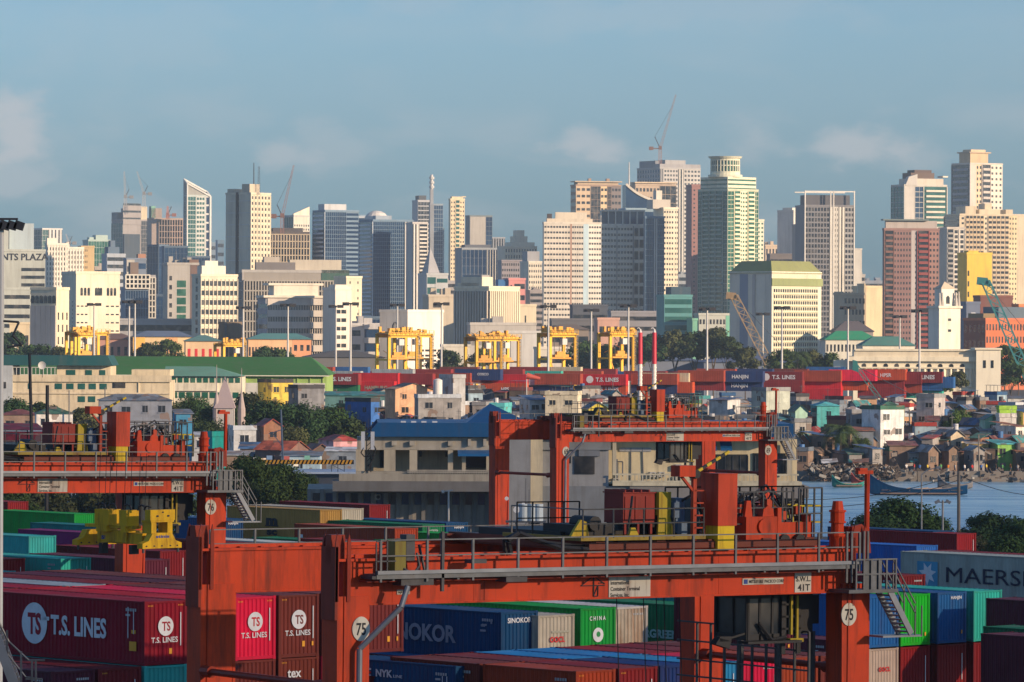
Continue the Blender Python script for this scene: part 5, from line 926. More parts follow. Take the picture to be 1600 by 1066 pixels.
def crane(num, px, py, D, a, label, tx=0., rx=0., hi=True, glyphs=True):
    p = W(px, py, D)                                   # outer lower corner of the near girder at the near-left leg
    root = thing('gantry_crane', label, 'crane', (p.x, p.y, p.z - ZB), R(a), 'orange rubber tyred gantry cranes in the yard', ry=rx)
    # legs, each a tapered box; lugs on top
    for k, (x, y) in enumerate(((0, 0), (SPAN, 0), (0, WB), (SPAN, WB))):
        def leg(b, near=(y == 0)):
            z0, z1 = 1.6, ZB + .3
            w0, w1 = LW * .78, LW * (1.12 if near else 1.25)
            v = [(LW * .5 - w0 / 2, 0, z0), (LW * .5 + w0 / 2, 0, z0), (LW * .5 + w0 / 2, LD, z0), (LW * .5 - w0 / 2, LD, z0), (0, 0, z1), (w1, 0, z1), (w1, LD, z1), (0, LD, z1)]
            i = len(b.v); b.v += v
            for q in ((3, 2, 1, 0), (4, 5, 6, 7), (0, 1, 5, 4), (1, 2, 6, 5), (2, 3, 7, 6), (3, 0, 4, 7)): b.f.append(tuple(i + j for j in q)); b.m.append(0)
            b.box(w1 - .02, w1 + .10, .1, .5, z0 + 6, z1 - .3); b.box(.3, .36, -.05, 0, z0, z1)
        P_('leg', f'leg{k}', leg, 'cranepaint', root, OR, (x, y, 0))
    for k, (x, y) in enumerate(((0, 0), (0, WB), (SPAN + .65, 0))):
        def lug(b):
            for dx in (-.12, .42): b.prism([(dx, ZB + .1), (dx + .16, ZB + .1), (dx + .16, ZT + .6), (dx + .08, ZT + .95), (dx, ZT + .6)], -.05, .0); b.prism([(dx, ZB + .1), (dx + .16, ZB + .1), (dx + .16, ZT + .6), (dx + .08, ZT + .95), (dx, ZT + .6)], .8, .9)
            b.slab([(-.13, -.05), (.0, -.05), (.0, .95), (-.13, .95)], ZB - .6, ZT + .45); b.box(-.13, .5, .25, .65, ZT - .2, ZT + .9)
        P_('lug', 'lug', lug, 'cranepaint', root, ORD_, (x, y, 0))  # darker orange paints shade onto the lugs and their side slab
    # the two girders with their top rails
    def girder(b):
        b.box(.35, SPAN + .3, .12, 1.0, ZB, ZT - .12); b.box(.0, SPAN + .9, .02, 1.12, ZT - .12, ZT - .02)
        b.box(.3, SPAN + .35, .02, 1.1, ZB - .06, ZB)
        b.box(.5, SPAN + .3, .5, .62, ZT - .02, ZT + .12)
        for i in range(24): b.box(1 + i, 1.14 + i, .3, .8, ZT - .02, ZT + .03)
        for x in (2.6, 6.4, 12.2, 18.4, 22.9): b.box(x, x + .03, .108, .125, ZB, ZT - .12)
        for x in (6.9, 14.5): b.box(x, x + .5, .095, .13, ZB + .02, ZB + .8)
        for i in range(40): b.box(.9 + i * .6, .98 + i * .6, 1.0, 1.06, ZT - .2, ZT - .12)
    for k, y in enumerate((0, WB)): P_('girder', 'girder', girder, 'cranepaint', root, OR, (0, y, 0))
    # bracing pipes between the legs of one side
    def brace(b):
        b.tube((.45, LD, 14.0), (.45, WB, 14.0), .14, n=10); b.tube((.45, LD, 14.0), (.45, LD + .6, 13.95), .24, n=10); b.tube((.45, WB - .6, 14.0), (.45, WB, 14.0), .24, n=10)
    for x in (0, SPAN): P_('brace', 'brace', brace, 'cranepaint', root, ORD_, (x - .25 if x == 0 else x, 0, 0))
    def sill(b): b.box(.1, 1.2, -1.2, WB + 2.2, 1.4, 2.4); b.box(.2, 1.1, -2.0, -1.2, 1.3, 2.3)
    for x in (0, SPAN): P_('sill_beam', 'sill', sill, 'cranepaint', root, OR, (x, 0, 0))
    for x in (0, SPAN):
        for y in (-1.5, .6, WB + .2, WB + 2):
            P_('wheel', 'cwheel', lambda b: b.tube((.3, 0, .75), (1., 0, .75), .75, n=18), 'black', root, None, (x, y, 0))
    # front walkway with fascia, posts and two rails
    P_('walkway', 'walk', lambda b: (b.box(1.2, SPAN + .2, -.85, .0, ZB + 1.10, ZB + 1.16), b.box(1.2, SPAN + .2, -.92, -.80, ZB + .98, ZB + 1.16), [b.box(x, x + .1, -.8, .1, ZB + .9, ZB + 1.1) for x in range(2, 24, 3)]), 'steel', root)
    P_('light_strip', 'lstrip', lambda b: b.box(1.2, SPAN + .2, -1.0, -.88, ZB + 1.16, ZB + 1.30), 'galv', root)
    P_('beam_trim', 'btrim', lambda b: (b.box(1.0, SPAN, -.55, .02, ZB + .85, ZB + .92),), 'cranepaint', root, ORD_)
    def rails(b):
        rail(b, 1.4, SPAN + .2, -.86, ZB + 1.21, h=1.25, step=2.1, t=.045)
    P_('railing', 'rails', rails, 'steel', root)
    P_('railing', 'rails2', lambda b: rail(b, 1.4, SPAN, WB + 1.6, ZB + 1.21, h=1.2, step=2.1, t=.04), 'steel', root)
    P_('cable_tray', 'tray', lambda b: (b.box(1.4, SPAN, 1.12, 1.42, ZT - .5, ZT - .4), b.path([(8.2, .2, ZT + .05), (8.0, .1, ZT + .55), (8.5, .1, ZT + .85), (9.3, .1, ZT + .6), (10.5, .2, ZT + .25), (12, .3, ZT + .15)], .12), b.path([(8.2, .55, ZT + .05), (8.1, .5, ZT + .6), (8.7, .5, ZT + .8), (10.0, .5, ZT + .45), (12.5, .6, ZT + .2)], .10)), 'black', root)
    # junction box, platform and the grey conduit running down the near-left leg
    P_('junction_box', 'jbox', lambda b: (b.box(2.1, 2.6, -.8, -.3, ZB + 1.21, ZB + 2.41),), 'cranepaint', root, (.20, .17, .03))
    P_('cable_guide', 'cguide', lambda b: (b.box(2.65, 3.05, -.75, -.3, ZB + 1.66, ZB + 2.66), b.box(1.0, 4.6, -.9, -.1, ZB + 0.98, ZB + 1.10), b.box(2.4, 3.9, -.8, -.2, ZB + 0.71, ZB + 1.21), b.path([(3.1, -.8, ZB + 1.96), (3.2, -.85, ZB + 1.46), (2.9, -.9, ZB + 1.16), (2.5, -.8, ZB + 1.36)], .05), b.path([(3.4, -.5, ZB + 2.26), (3.6, -.6, ZB + 1.26), (4.2, -.6, ZB + 1.16)], .06), b.box(5.6, 6.3, -.9, -.4, ZB + 1.51, ZB + 1.66), b.box(7.2, 8.2, -.95, -.2, ZB + 0.76, ZB + 0.96)), 'darksteel', root)
    P_('conduit', 'conduit', lambda b: (b.path([(2.6, -.95, ZB + .7), (2.3, -.95, ZB - .1), (.85, -.3, ZB - 1.7), (.85, -.3, 3)], .115, n=10)), 'galv', root)
    P_('gate', 'gate', lambda b: (b.bar((1.2, -.86, ZB + 1.16), (1.2, -.86, ZB + 2.36), .05), b.bar((1.2, -.86, ZB + 2.41), (2.3, -.86, ZB + 2.51), .05), b.bar((1.2, -.86, ZB + 1.66), (2.1, -.86, ZB + 1.66), .05), b.bar((1.7, -.86, ZB + 1.16), (1.7, -.86, ZB + 2.46), .05), b.bar((4.25, -.86, ZB + 0.46), (4.25, -.86, ZB + 2.76), .12)), 'darksteel', root)
    # right end platform and stair
    def plat(b):
        b.box(SPAN - .6, SPAN + 2.0, -1.2, .1, ZB - .02, ZB + .12)
        for x in (0, .4, .8, 1.2, 1.6, 2.1): b.bar((SPAN - .2 + x, -1.15, ZB + .1), (SPAN - .2 + x, -1.15, ZB + 1.35), .07)
        for z in (.75, 1.35): b.bar((SPAN - .2, -1.15, ZB + z), (SPAN + 1.95, -1.15, ZB + z), .06)
        b.box(SPAN + .3, SPAN + 1.2, -1.1, -1.0, ZB + .1, ZB + 1.3)
        for y in (-1.1, -.5, .1): b.bar((SPAN + 1.95, y, ZB), (SPAN + 1.95, y, ZB + 1.3), .06)
        b.bar((SPAN + 1.95, -1.1, ZB + 1.3), (SPAN + 1.95, .1, ZB + 1.3), .06)
        for x in (-.5, -.25, .4, .6): b.bar((SPAN + x, -.9, ZB + .4), (SPAN + x, -.9, ZB + 2.5), .09)
    P_('end_platform', 'plat', plat, 'steel', root)
    def stair(b):
        A, Bp = Vector((SPAN + 1.6, -.6, ZB + .1)), Vector((SPAN + 2.8, -.6, ZB - 1.75))
        for dy in (-.5, .3):
            b.bar(A + Vector((0, dy, 0)), Bp + Vector((0, dy, 0)), .08, .26)
        for i in range(11):
            q = A.lerp(Bp, (i + .5) / 11); b.box(q.x - .16, q.x + .16, q.y - .5, q.y + .3, q.z - .03, q.z + .03)
        b.box(SPAN + 1.3, SPAN + 3.4, -1.1, -.2, ZB - 1.88, ZB - 1.8)
    P_('stair', 'stair', stair, 'galv', root)
    P_('stair_rail', 'strail', lambda b: [(b.bar((SPAN + 1.8, y, ZB + .6 + h), (SPAN + 3.0, y, ZB - 1.2 + h), .05)) for y in (-1.1, -.3) for h in (.3, .7)] + [b.bar((SPAN + 1.8 + .6 * i, -1.1, ZB - .9 * i), (SPAN + 1.8 + .6 * i, -1.1, ZB + 1.2 - .9 * i), .05) for i in range(3)] + [b.bar((SPAN + 3.35, -1.1, ZB - 1.85), (SPAN + 3.35, -1.1, ZB - .6), .05)], 'steel', root)
    # buffer stack, gusset and T shaped lamp post at the right end
    P_('buffer', 'buffer', lambda b: [b.tube((SPAN + .05, .4, z0), (SPAN + .05, .4, z1), r, r2, n=12) for z0, z1, r, r2 in ((ZT, ZT + .5, .34, .34), (ZT + .5, ZT + .6, .40, .40), (ZT + .6, ZT + 1.05, .27, .27), (ZT + 1.05, ZT + 1.12, .36, .36), (ZT + 1.12, ZT + 1.5, .30, .30), (ZT + 1.5, ZT + 1.58, .36, .36), (ZT + 1.58, ZT + 1.95, .26, .2))], 'cranepaint', root, OR)
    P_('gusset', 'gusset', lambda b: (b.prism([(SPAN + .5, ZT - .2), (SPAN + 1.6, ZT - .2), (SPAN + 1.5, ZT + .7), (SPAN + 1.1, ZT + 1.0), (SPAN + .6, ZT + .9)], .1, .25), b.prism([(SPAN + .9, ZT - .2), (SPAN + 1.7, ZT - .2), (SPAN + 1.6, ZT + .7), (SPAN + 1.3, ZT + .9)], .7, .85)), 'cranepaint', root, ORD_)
    P_('lamp_post', 'tpost', lambda b: (b.tube((SPAN + 1.6, .4, ZT), (SPAN + 1.6, .4, ZT + 3.1), .11, n=8), b.box(SPAN + 1.05, SPAN + 1.85, .3, .5, ZT + 3.05, ZT + 3.2), b.box(SPAN + 1.1, SPAN + 1.5, .25, .55, ZT + 3.2, ZT + 3.3)), 'cranepaint', root, OR)
    # signs on the near girder
    if glyphs:
        def sign(x0, x1, z0, z1, nm='sign'):
            return MB().box(x0, x1, .085, .115, z0, z1).build(nm, 'cranepaint', root, (.50, .48, .42))
        X = 12.9
        s_ = sign(X, X + 2.05, ZB - .03, ZB + .86); y_ = .083
        for i, t_ in enumerate(('International', 'Container Terminal', 'Services, Inc.')):
            o = text(t_, .155, 'lettering', 'lettering_black', s_, (X + .07, y_ - .005, ZB + .50 - i * .245), xs=.82, bold=.02)
        b = MB(); cx = X - .75; z = ZB + .48
        for A, Bq in (((cx - .62, z), (cx, z + .38)), ((cx, z + .38), (cx + .55, z + .06)), ((cx - .62, z), (cx + .55, z)), ((cx, z + .38), (cx, z - .42)), ((cx + .22, z), (cx + .22, z - .42)), ((cx, z - .42), (cx + .22, z)), ((cx, z - .42), (cx + .22, z - .42)), ((cx + .25, z + .1), (cx + .5, z + .1))):
            b.bar((A[0], .10, A[1]), (Bq[0], .10, Bq[1]), .035)
        b.build('emblem', 'lettering_black', root)
        s_ = sign(19.6, 21.7, ZB + .36, ZB + .62)
        MB().box(19.66, 19.86, .078, .084, ZB + .40, ZB + .58).build('emblem', 'lettering_blue', s_)
        text('MITSUI E&S  PACECO CORP', .12, 'lettering', 'lettering_black', s_, (19.92, y_ - .005, ZB + .43), xs=.86, bold=.03)
        s_ = sign(22.3, 23.15, ZB - .02, ZB + .80)
        text('S.W.L.', .2, 'lettering', 'lettering_black', s_, (22.35, y_ - .005, ZB + .45), xs=1.02, bold=.03)
        text('41T', .26, 'lettering', 'lettering_black', s_, (22.45, y_ - .005, ZB + .07), xs=1.05, bold=.03)
        s_ = sign(2.8, 3.4, ZB + .32, ZB + .5); text('eaglebee', .1, 'lettering', 'lettering_black', s_, (2.84, y_ - .005, ZB + .37), xs=.75)
        for x in (1.08, SPAN + .35):
            b = MB(); b.prism([(x + .40 * math.cos(k * math.pi / 16), ZB - .95 + .47 * math.sin(k * math.pi / 16)) for k in range(32)], -.05, -.01); s_ = b.build('number_disc', 'cranepaint', root, (.58, .56, .48))
            text(num, .46, 'lettering', 'lettering_black', s_, (x, -.06, ZB - 1.18), xs=.72, bold=.02, align='CENTER')
    # ---- trolley with its machinery
    T = 12.4 + tx
    def q(name, key, fn, m, c=None): return P_(name, key, fn, m, root, c, (T, 0, 0))
    q('trolley_frame', 'tfr', lambda b: (b.box(-.4, 11.2, .2, .8, ZT + .14, ZT + .42), b.box(-.4, 11.2, WB + .2, WB + .8, ZT + .14, ZT + .42), [b.box(x, x + .45, .3, WB + .7, ZT + .14, ZT + .48) for x in (0, 3., 5.6, 8.4, 10.6)], b.box(.2, 5.5, .8, WB, ZT + .05, ZT + .15)), 'cranepaint', (.16, .035, .02))
    q('trolley_deck', 'tdk', lambda b: (b.box(-.9, 5.3, .15, 5.5, ZT + .52, ZT + .60), b.box(-.9, 5.3, .08, .16, ZT + .50, ZT + .70), b.box(-.9, -.82, .15, 5.5, ZT + .50, ZT + .66)), 'cranepaint', (.28, .20, .03))
    for i in range(4): P_('trolley_wheel', 'tw', lambda b: b.tube((0, .35, 0), (0, .75, 0), .26, n=14), 'black', root, None, (T + (.6 if i % 2 else 9.6) + (i // 2) * .8, 0, ZT + .36))
    q('cabinet', 'cab1', lambda b: (b.box(2.5, 4.1, 1.9, 3.2, ZT + 1.1, ZT + 2.3), [b.box(x, x + .44, 1.86, 1.9, ZT + 1.22, ZT + 2.18) for x in (2.56, 3.08, 3.6)], [b.box(x, x + .1, 1.95, 2.05, ZT + .6, ZT + 1.1) for x in (2.6, 3.25, 3.9)], b.box(2.45, 4.15, 1.85, 3.25, ZT + 2.3, ZT + 2.35), [b.box(2.5 + k * .4, 2.56 + k * .4, 1.8, 3.2, ZT + 2.35, ZT + 2.45) for k in range(4)]), 'cranepaint', (.24, .025, .018))
    q('cabinet', 'cab2', lambda b: (b.box(4.15, 4.75, 1.7, 2.9, ZT + 1.4, ZT + 2.35), b.prism([(4.1, ZT + .6), (4.95, ZT + .6), (4.7, ZT + 1.4), (4.15, ZT + 1.4)], 1.7, 1.8)), 'cranepaint', (.42, .33, .03))
    q('support_bracket', 'sbr', lambda b: (b.prism([(-.6, ZT + .6), (.3, ZT + .6), (.2, ZT + 1.2), (-.1, ZT + 1.3), (-.4, ZT + .9)], 1.2, 1.35), b.prism([(2.3, ZT + .6), (2.8, ZT + .6), (2.6, ZT + .95), (2.4, ZT + .95)], 1.2, 1.35)), 'cranepaint', (.45, .33, .02))
    q('control_panel', 'cpn', lambda b: (b.box(4.8, 5.1, 1.6, 2.0, ZT + 1.3, ZT + 1.95), b.box(5.0, 5.45, 1.7, 2.3, ZT + .7, ZT + 2.1), b.box(5.0, 5.3, 1.3, 1.6, ZT + .6, ZT + 1.15)), 'cranepaint', (.13, .20, .30))
    q('motor', 'mot', lambda b: (b.box(.4, 2.2, 2.2, 4.5, ZT + .6, ZT + 1.05), b.tube((1.2, 2, ZT + 1.1), (1.2, 3.4, ZT + 1.1), .3, n=12), b.box(5.3, 6.0, 2.4, 4.8, ZT + .5, ZT + 1.8), b.box(.2, 6, 3, 8.8, ZT + .2, ZT + .75), b.path([(2.2, 1.2, ZT + .7), (2.3, 1.1, ZT + 1.8), (2.5, 1.3, ZT + 2.2)], .05), b.path([(4.9, 1.2, ZT + 2.0), (5.4, 1.0, ZT + 2.3), (5.9, 1.0, ZT + 1.2), (6.0, 1., ZT + .6)], .06), b.tube((3.9, 2.8, ZT + 1.0), (3.9, 3.6, ZT + 1.0), .45, n=14), b.box(3.5, 5., 2.6, 4.4, ZT + .6, ZT + 1.9)), 'black')
    q('cab_railing', 'crl', lambda b: (frame_box(b, -.8, 5.2, .1, .1, ZT + .6, ZT + 1.75, nx=4), b.bar((-.8, .1, ZT + 1.75), (-.8, 5, ZT + 1.75), .05), b.bar((-.8, 5, ZT + .6), (-.8, 5, ZT + 1.75), .05)), 'steel')
    q('ballast_box', 'bal', lambda b: (b.box(5.85, 6.82, .0, 1.15, ZT + 1.02, ZT + 3.1), b.box(5.83, 6.84, -.02, 1.17, ZT + 3.1, ZT + 3.13)), 'cranepaint', (.52, .05, .015))
    q('ballast_base', 'bab', lambda b: b.box(5.88, 6.72, .04, 1.08, ZT + .05, ZT + 1.02), 'cranepaint', (.66, .46, .015))
    q('post', 'pst', lambda b: (b.box(5.05, 5.22, .6, .77, ZT + .3, ZT + 3.0), b.bar((4.5, .68, ZT + 3.0), (5.1, .68, ZT + 2.4), .1), b.box(5.6, 5.68, .6, .7, ZT + .4, ZT + 2.4), [b.box(5.1, 5.66, .6, .7, ZT + z, ZT + z + .06) for z in (.9, 1.4, 1.9, 2.4)]), 'cranepaint', (.42, .05, .02))
    q('lamp_housing', 'lh', lambda b: (b.box(4.2, 5.0, .4, 1.0, ZT + 3.0, ZT + 3.45),), 'cranepaint', OR)
    def boom(b):
        A, Bq = Vector((5.1, .7, ZT + 3.1)), Vector((6.9, .7, ZT + 4.0))
        for i in range(8): b.bar(A.lerp(Bq, i / 8), A.lerp(Bq, (i + 1) / 8), .11, m=i % 2)
        b.tube((5.15, .5, ZT + 3.1), (5.15, .9, ZT + 3.1), .18, n=10, m=0)
    if 'boom' not in MATS: mat('boom', (.6, .42, .03), var=.1)
    q('boom', 'boom', boom, ['black', 'boom'])
    q('winch', 'win', lambda b: (b.box(7.6, 9.2, .4, 1.6, ZT + .4, ZT + 1.35), b.prism([(7.6, ZT + 1.35), (8.0, ZT + 1.35), (7.9, ZT + 2.0), (7.7, ZT + 2.0)], .5, .65), b.tube((8.5, .3, ZT + .95), (8.5, .42, ZT + .95), .32, n=14), b.box(9.4, 11.2, .6, 2.2, ZT + .2, ZT + 1.1), b.box(9.3, 9.5, .5, 2.3, ZT + .2, ZT + 1.7), b.prism([(8.6, ZT + 1.35), (9.2, ZT + 1.35), (9.15, ZT + 1.65), (8.9, ZT + 1.8), (8.65, ZT + 1.65)], .6, 1.3)), 'cranepaint', OR)
    q('rope_drum', 'drm', lambda b: (b.tube((7.4, 4, ZT + 1.2), (10.2, 4, ZT + 1.2), .55, n=16), b.tube((7.3, 4, ZT + 1.2), (7.45, 4, ZT + 1.2), .85, n=18), b.tube((10.2, 4, ZT + 1.2), (10.35, 4, ZT + 1.2), .85, n=18)), 'darksteel')
    q('gearbox', 'gbx', lambda b: (b.box(10.5, 11.4, 3.3, 4.8, ZT + .4, ZT + 1.8), b.tube((11.0, 3, ZT + 1.2), (11.0, 3.3, ZT + 1.2), .4, n=12)), 'cranepaint', (.42, .06, .02))
    def wire(b):
        frame_box(b, 7.3, 11.2, 1.2, 1.2, ZT + .5, ZT + 2.55, nx=7, nz=2); frame_box(b, 7.3, 11.2, 5.5, 5.5, ZT + .5, ZT + 2.4, nx=6, nz=1)
        b.path([(7.0, .9, ZT + 1.5), (7.5, .9, ZT + 2.2), (8.3, .8, ZT + 2.3), (9.2, .8, ZT + 1.9), (9.5, .8, ZT + .8)], .06)
        b.path([(7.4, 1.0, ZT + 1.2), (8.1, .9, ZT + 1.8), (9.0, .8, ZT + 2.4), (9.8, .8, ZT + 2.1), (10.1, .9, ZT + .9)], .06)
        b.path([(9.1, .7, ZT + 2.1), (9.6, .7, ZT + 1.6), (9.7, .7, ZT + .6)], .05); b.path([(8.2, 1.5, ZT + 1.9), (9.4, 1.4, ZT + 2.6), (10.3, 1.4, ZT + 1.4)], .05)
        for x in (9.9, 10.15, 10.5, 10.9): b.bar((x, 1.0, ZT + .5), (x, 1.0, ZT + 2.5), .06)
    q('machinery_railing', 'wir', wire, 'darksteel')
    rr = random.Random(8)
    for k in range(22):
        x = rr.uniform(7.2, 11.3); y = rr.uniform(.9, 5.); z = ZT + .3 + rr.uniform(0, 1.1); w1, w2, w3 = rr.uniform(.12, .5), rr.uniform(.1, .6), rr.uniform(.1, .5)
        q('equipment_box', f'eqb{k}', lambda b: b.box(x, x + w1, y, y + w2, z, z + w3), 'cranepaint' if k % 3 == 0 else 'darksteel' if k % 3 == 1 else 'black', OR if k % 3 == 0 else None)
    for k in range(14):
        x = rr.uniform(7.3, 10.8); z = ZT + rr.uniform(.8, 2.0); P3 = [(x, 1.1, z), (x + rr.uniform(.1, .5), 1.0, z + rr.uniform(.1, .5)), (x + rr.uniform(.4, .9), 1.1, z - rr.uniform(.2, .9))]
        q('hose', f'hose{k}', lambda b: b.path(P3, .035), 'black')
    q('service_rail', 'svr', lambda b: (frame_box(b, 7.2, 10.2, .7, .7, ZT + .4, ZT + 2.35, .055, 6, 2), frame_box(b, 10.4, 11.6, .5, .5, ZT + .4, ZT + 2.5, .06, 3, 1)), 'steel')
    q('service_rail', 'svr2', lambda b: frame_box(b, -.9, 2.2, 4.5, 4.5, ZT + .6, ZT + 1.9, .05, 4, 1), 'steel')
    q('valve_block', 'vlv', lambda b: [b.box(x, x + .3, .7, 1.1, z, z + .35) for x, z in ((7.5, ZT + 1.5), (8.9, ZT + 1.7), (9.6, ZT + 1.2), (10.4, ZT + 1.4), (10.9, ZT + 1.1))], 'cranepaint', (.5, .06, .02))
    q('guard_rail', 'grd', lambda b: frame_box(b, 10.4, 11.9, .9, 2.2, ZT + .4, ZT + 1.75, nx=2, nz=1, t=.06), 'cranepaint', (.55, .42, .02))
    # operator cabin hung under the trolley
    def cabb(b):
        x0, x1, y0, y1, z0, z1 = 8.5, 10.5, 1.4, 3.6, ZB - 2.0, ZB - .15
        b.box(x0, x1, y0, y1, z0, z0 + .25); b.box(x0, x1, y0, y1, z1 - .15, z1)
        for x in (x0, x0 + .65, x0 + 1.3, x1): b.box(x - .05, x + .05, y0, y0 + .1, z0, z1); b.box(x - .05, x + .05, y1 - .1, y1, z0, z1)
        for y in (y0, y0 + 1.0, y1): b.box(x0, x0 + .08, y - .04, y + .04, z0, z1)
        b.box(x0 - .3, x1 + 1.6, y0 - .3, y1, z1, z1 + .12); b.box(x1 + .1, x1 + 1.4, y0, y1, z0 + .2, z1)
        b.box(x0 - .5, x1 + .3, y0 - .7, y0 - .0, z0 - .1, z0)
    q('cabin', 'cbn', cabb, 'black')
    q('cabin_glass', 'cgl', lambda b: b.box(8.56, 10.44, 1.45, 3.55, ZB - 1.8, ZB - .25), 'glass')
    q('cabin_gear', 'cgr', lambda b: (b.box(10.7, 12.3, 1.5, 4.5, ZB - 1.4, ZB - .2), b.box(10.2, 10.4, 1.3, 1.4, ZB - 2.6, ZB - .2), b.box(11, 11.2, 1.3, 1.4, ZB - 2.6, ZB - .2), [b.box(10.2, 11.2, 1.3, 1.36, ZB - z, ZB - z + .08) for z in (.6, 1.1, 1.6, 2.1)], b.path([(9, 1.3, ZB - 1.3), (9.6, 1.2, ZB - 2.0), (10.4, 1.3, ZB - 1.9)], .08)), 'black')
    q('floodlight', 'fld', lambda b: (b.box(7.0, 7.6, 1.3, 1.7, ZB - 2.0, ZB - 1.8), b.bar((7.6, 1.5, ZB - 1.9), (8.5, 1.5, ZB - 1.7), .08), b.prism([(6.8, ZB - 2.1), (7.5, ZB - 2.3), (7.6, ZB - 2.0), (7.0, ZB - 1.85)], 1.3, 1.7)), 'black')
    q('yellow_fitting', 'yft', lambda b: (b.box(10.9, 11.0, 1.2, 1.3, ZB - 2.0, ZB - .2), b.box(10.6, 10.7, 1.2, 1.3, ZB - 1.8, ZB - .2), b.box(10.5, 11.2, 1.1, 1.4, ZB - 2.1, ZB - 1.95)), 'cranepaint', (.4, .3, .02))
    return root, T
C75, T75 = crane('75', 522, 945, 183.0, 35, 'orange yard gantry crane numbered 75 spanning the nearest rows', rx=R(.45))
C76, T76 = crane('76', 322 - 568, 770, 282.0, 35, 'orange yard gantry crane numbered 76 carrying the yellow spreader', rx=R(.8))
C69, T69 = crane('69', 868, 690, 448.0, 35, 'orange yard gantry crane numbered 69 before the blue roofed office', tx=-6.6, rx=R(.35))
# second walkway frame below crane 75, on the far leg line: grey service platform
def lower_platform(root):
    b = MB(); z = ZB - 4.9
    b.box(SPAN - .9, SPAN - .2, 1.0, WB + .5, z, z + .14)
    for i in range(9): y = 1.0 + i * .95; b.bar((SPAN - .9, y, z), (SPAN - .9, y, z + 3.2), .09); 
    for k in (.9, 1.6, 2.4, 3.2): b.bar((SPAN - .9, 1, z + k), (SPAN - .9, WB, z + k), .07)
    for i in range(3): b.bar((SPAN - .3, 1.5 + i * 2.4, z), (SPAN - .3, 1.5 + i * 2.4, z + 3.2), .14)
    b.build('service_platform', 'darksteel', root)
lower_platform(C75)
# yellow spreader hanging from crane 76, with its head block
def spreader(px, py, D, a):
    p = W(px, py, D); r = thing('spreader', 'yellow container spreader hanging on ropes below the upper gantry crane', 'spreader', (p.x, p.y, p.z), R(a)); Y = (.68, .40, .008)
    L_ = 6.6
    b = MB(); b.box(.75, 1.7, 1.2, L_ - 1.2, .25, 1.15); b.box(.65, 1.8, 2.5, 4.5, .35, 1.3); b.build('main_beam', 'cranepaint', r, Y)
    for y in (0, L_ - .5):
        b = MB(); b.prism([(-.05, 0), (2.49, 0), (2.49, .42), (2.1, .62), (1.85, 1.25), (.6, 1.25), (.35, .62), (-.05, .42)], y, y + .5); o = b.build('end_beam', 'cranepaint', r, Y)
        b = MB()
        for x in (.2, .7, 1.2, 1.75, 2.2): b.tube((x, y - .01, .2), (x, y, .2), .06, n=10)
        b.build('bolt', 'black', o)
        for x in (.05, 2.3): MB().box(x, x + .1, y + .1, y + .2, -.35, 0).build('twist_lock', 'darksteel', o)
    b = MB()
    for x in (.55, 1.6): b.box(x, x + .32, .05, .9, 1.2, 2.2)
    b.box(.5, 2.0, .02, .9, 2.1, 2.25); b.box(.45, 2.05, .0, .5, 2.25, 3.1); b.build('head_frame', 'cranepaint', r, Y)
    b = MB(); b.tube((.9, -.03, 2.6), (.9, .01, 2.6), .08, n=10); b.tube((1.6, -.03, 2.6), (1.6, .01, 2.6), .08, n=10); b.tube((1.25, -.03, 2.9), (1.25, .01, 2.9), .06, n=10); b.build('bolt', 'black', r)
    b = MB()
    for y0, y1 in ((3.7, 5.0), (2.0, 2.7)): b.box(.3, 1.1, y0, y1, 1.7, 3.0); b.box(.3, 1.0, y0 + .15, y1 - .15, 1.2, 1.75)
    b.box(.5, .9, 1.5, 6.2, 1.5, 1.75); b.build('head_block', 'cranepaint', r, Y)
    b = MB()
    for y in (1.15, 2.5, 3.9, 4.9):
        b.path([(.7, y - .35, 3.0), (.7, y - .25, 3.35), (.7, y, 3.45), (.7, y + .25, 3.35), (.7, y + .35, 3.0)], .07)
    b.path([(.6, .8, 3.1), (.6, .6, 3.4), (.7, .3, 3.3)], .05); b.build('sheave', 'black', r)
    b = MB()
    for y in (1.15, 2.5, 3.9, 4.9):
        for x in (.5, .9): b.tube((x, y, 3.3), (x + .1, y, 7.6), .02, n=4)
    b.build('rope', 'black', r)
    MB().box(.1, .55, 1.2, 1.5, -.5, .25).build('guide_arm', 'black', r); MB().box(.1, .5, 4.0, 4.3, -.55, .3).build('guide_arm', 'black', r)
    text('stinis', .42, 'lettering', 'lettering_blue', r, (.74, 5.0, .55), (R(90), 0, R(-90)), xs=1.25, bold=.04)
    text('stinis', .25, 'lettering', 'lettering_blue', r, (.8, -.02, .85), (R(90), 0, 0), xs=1.2, bold=.03)
    return r
spreader(224, 858, 277.0, 43).scale = (1.14, 1, .72)
# ropes of crane 75
b = MB()
for px, D in ((966, 196), (1008, 197), (1028, 197.5), (1040, 198), (1064, 198.5)):
    A = W(px - 3, 925, D); Bq = W(px + 2, 1100, D); b.tube(A, Bq, .022, n=5)
o = b.build('hoist_rope', 'black'); o.parent = C75; o.matrix_parent_inverse = C75.matrix_basis.inverted()
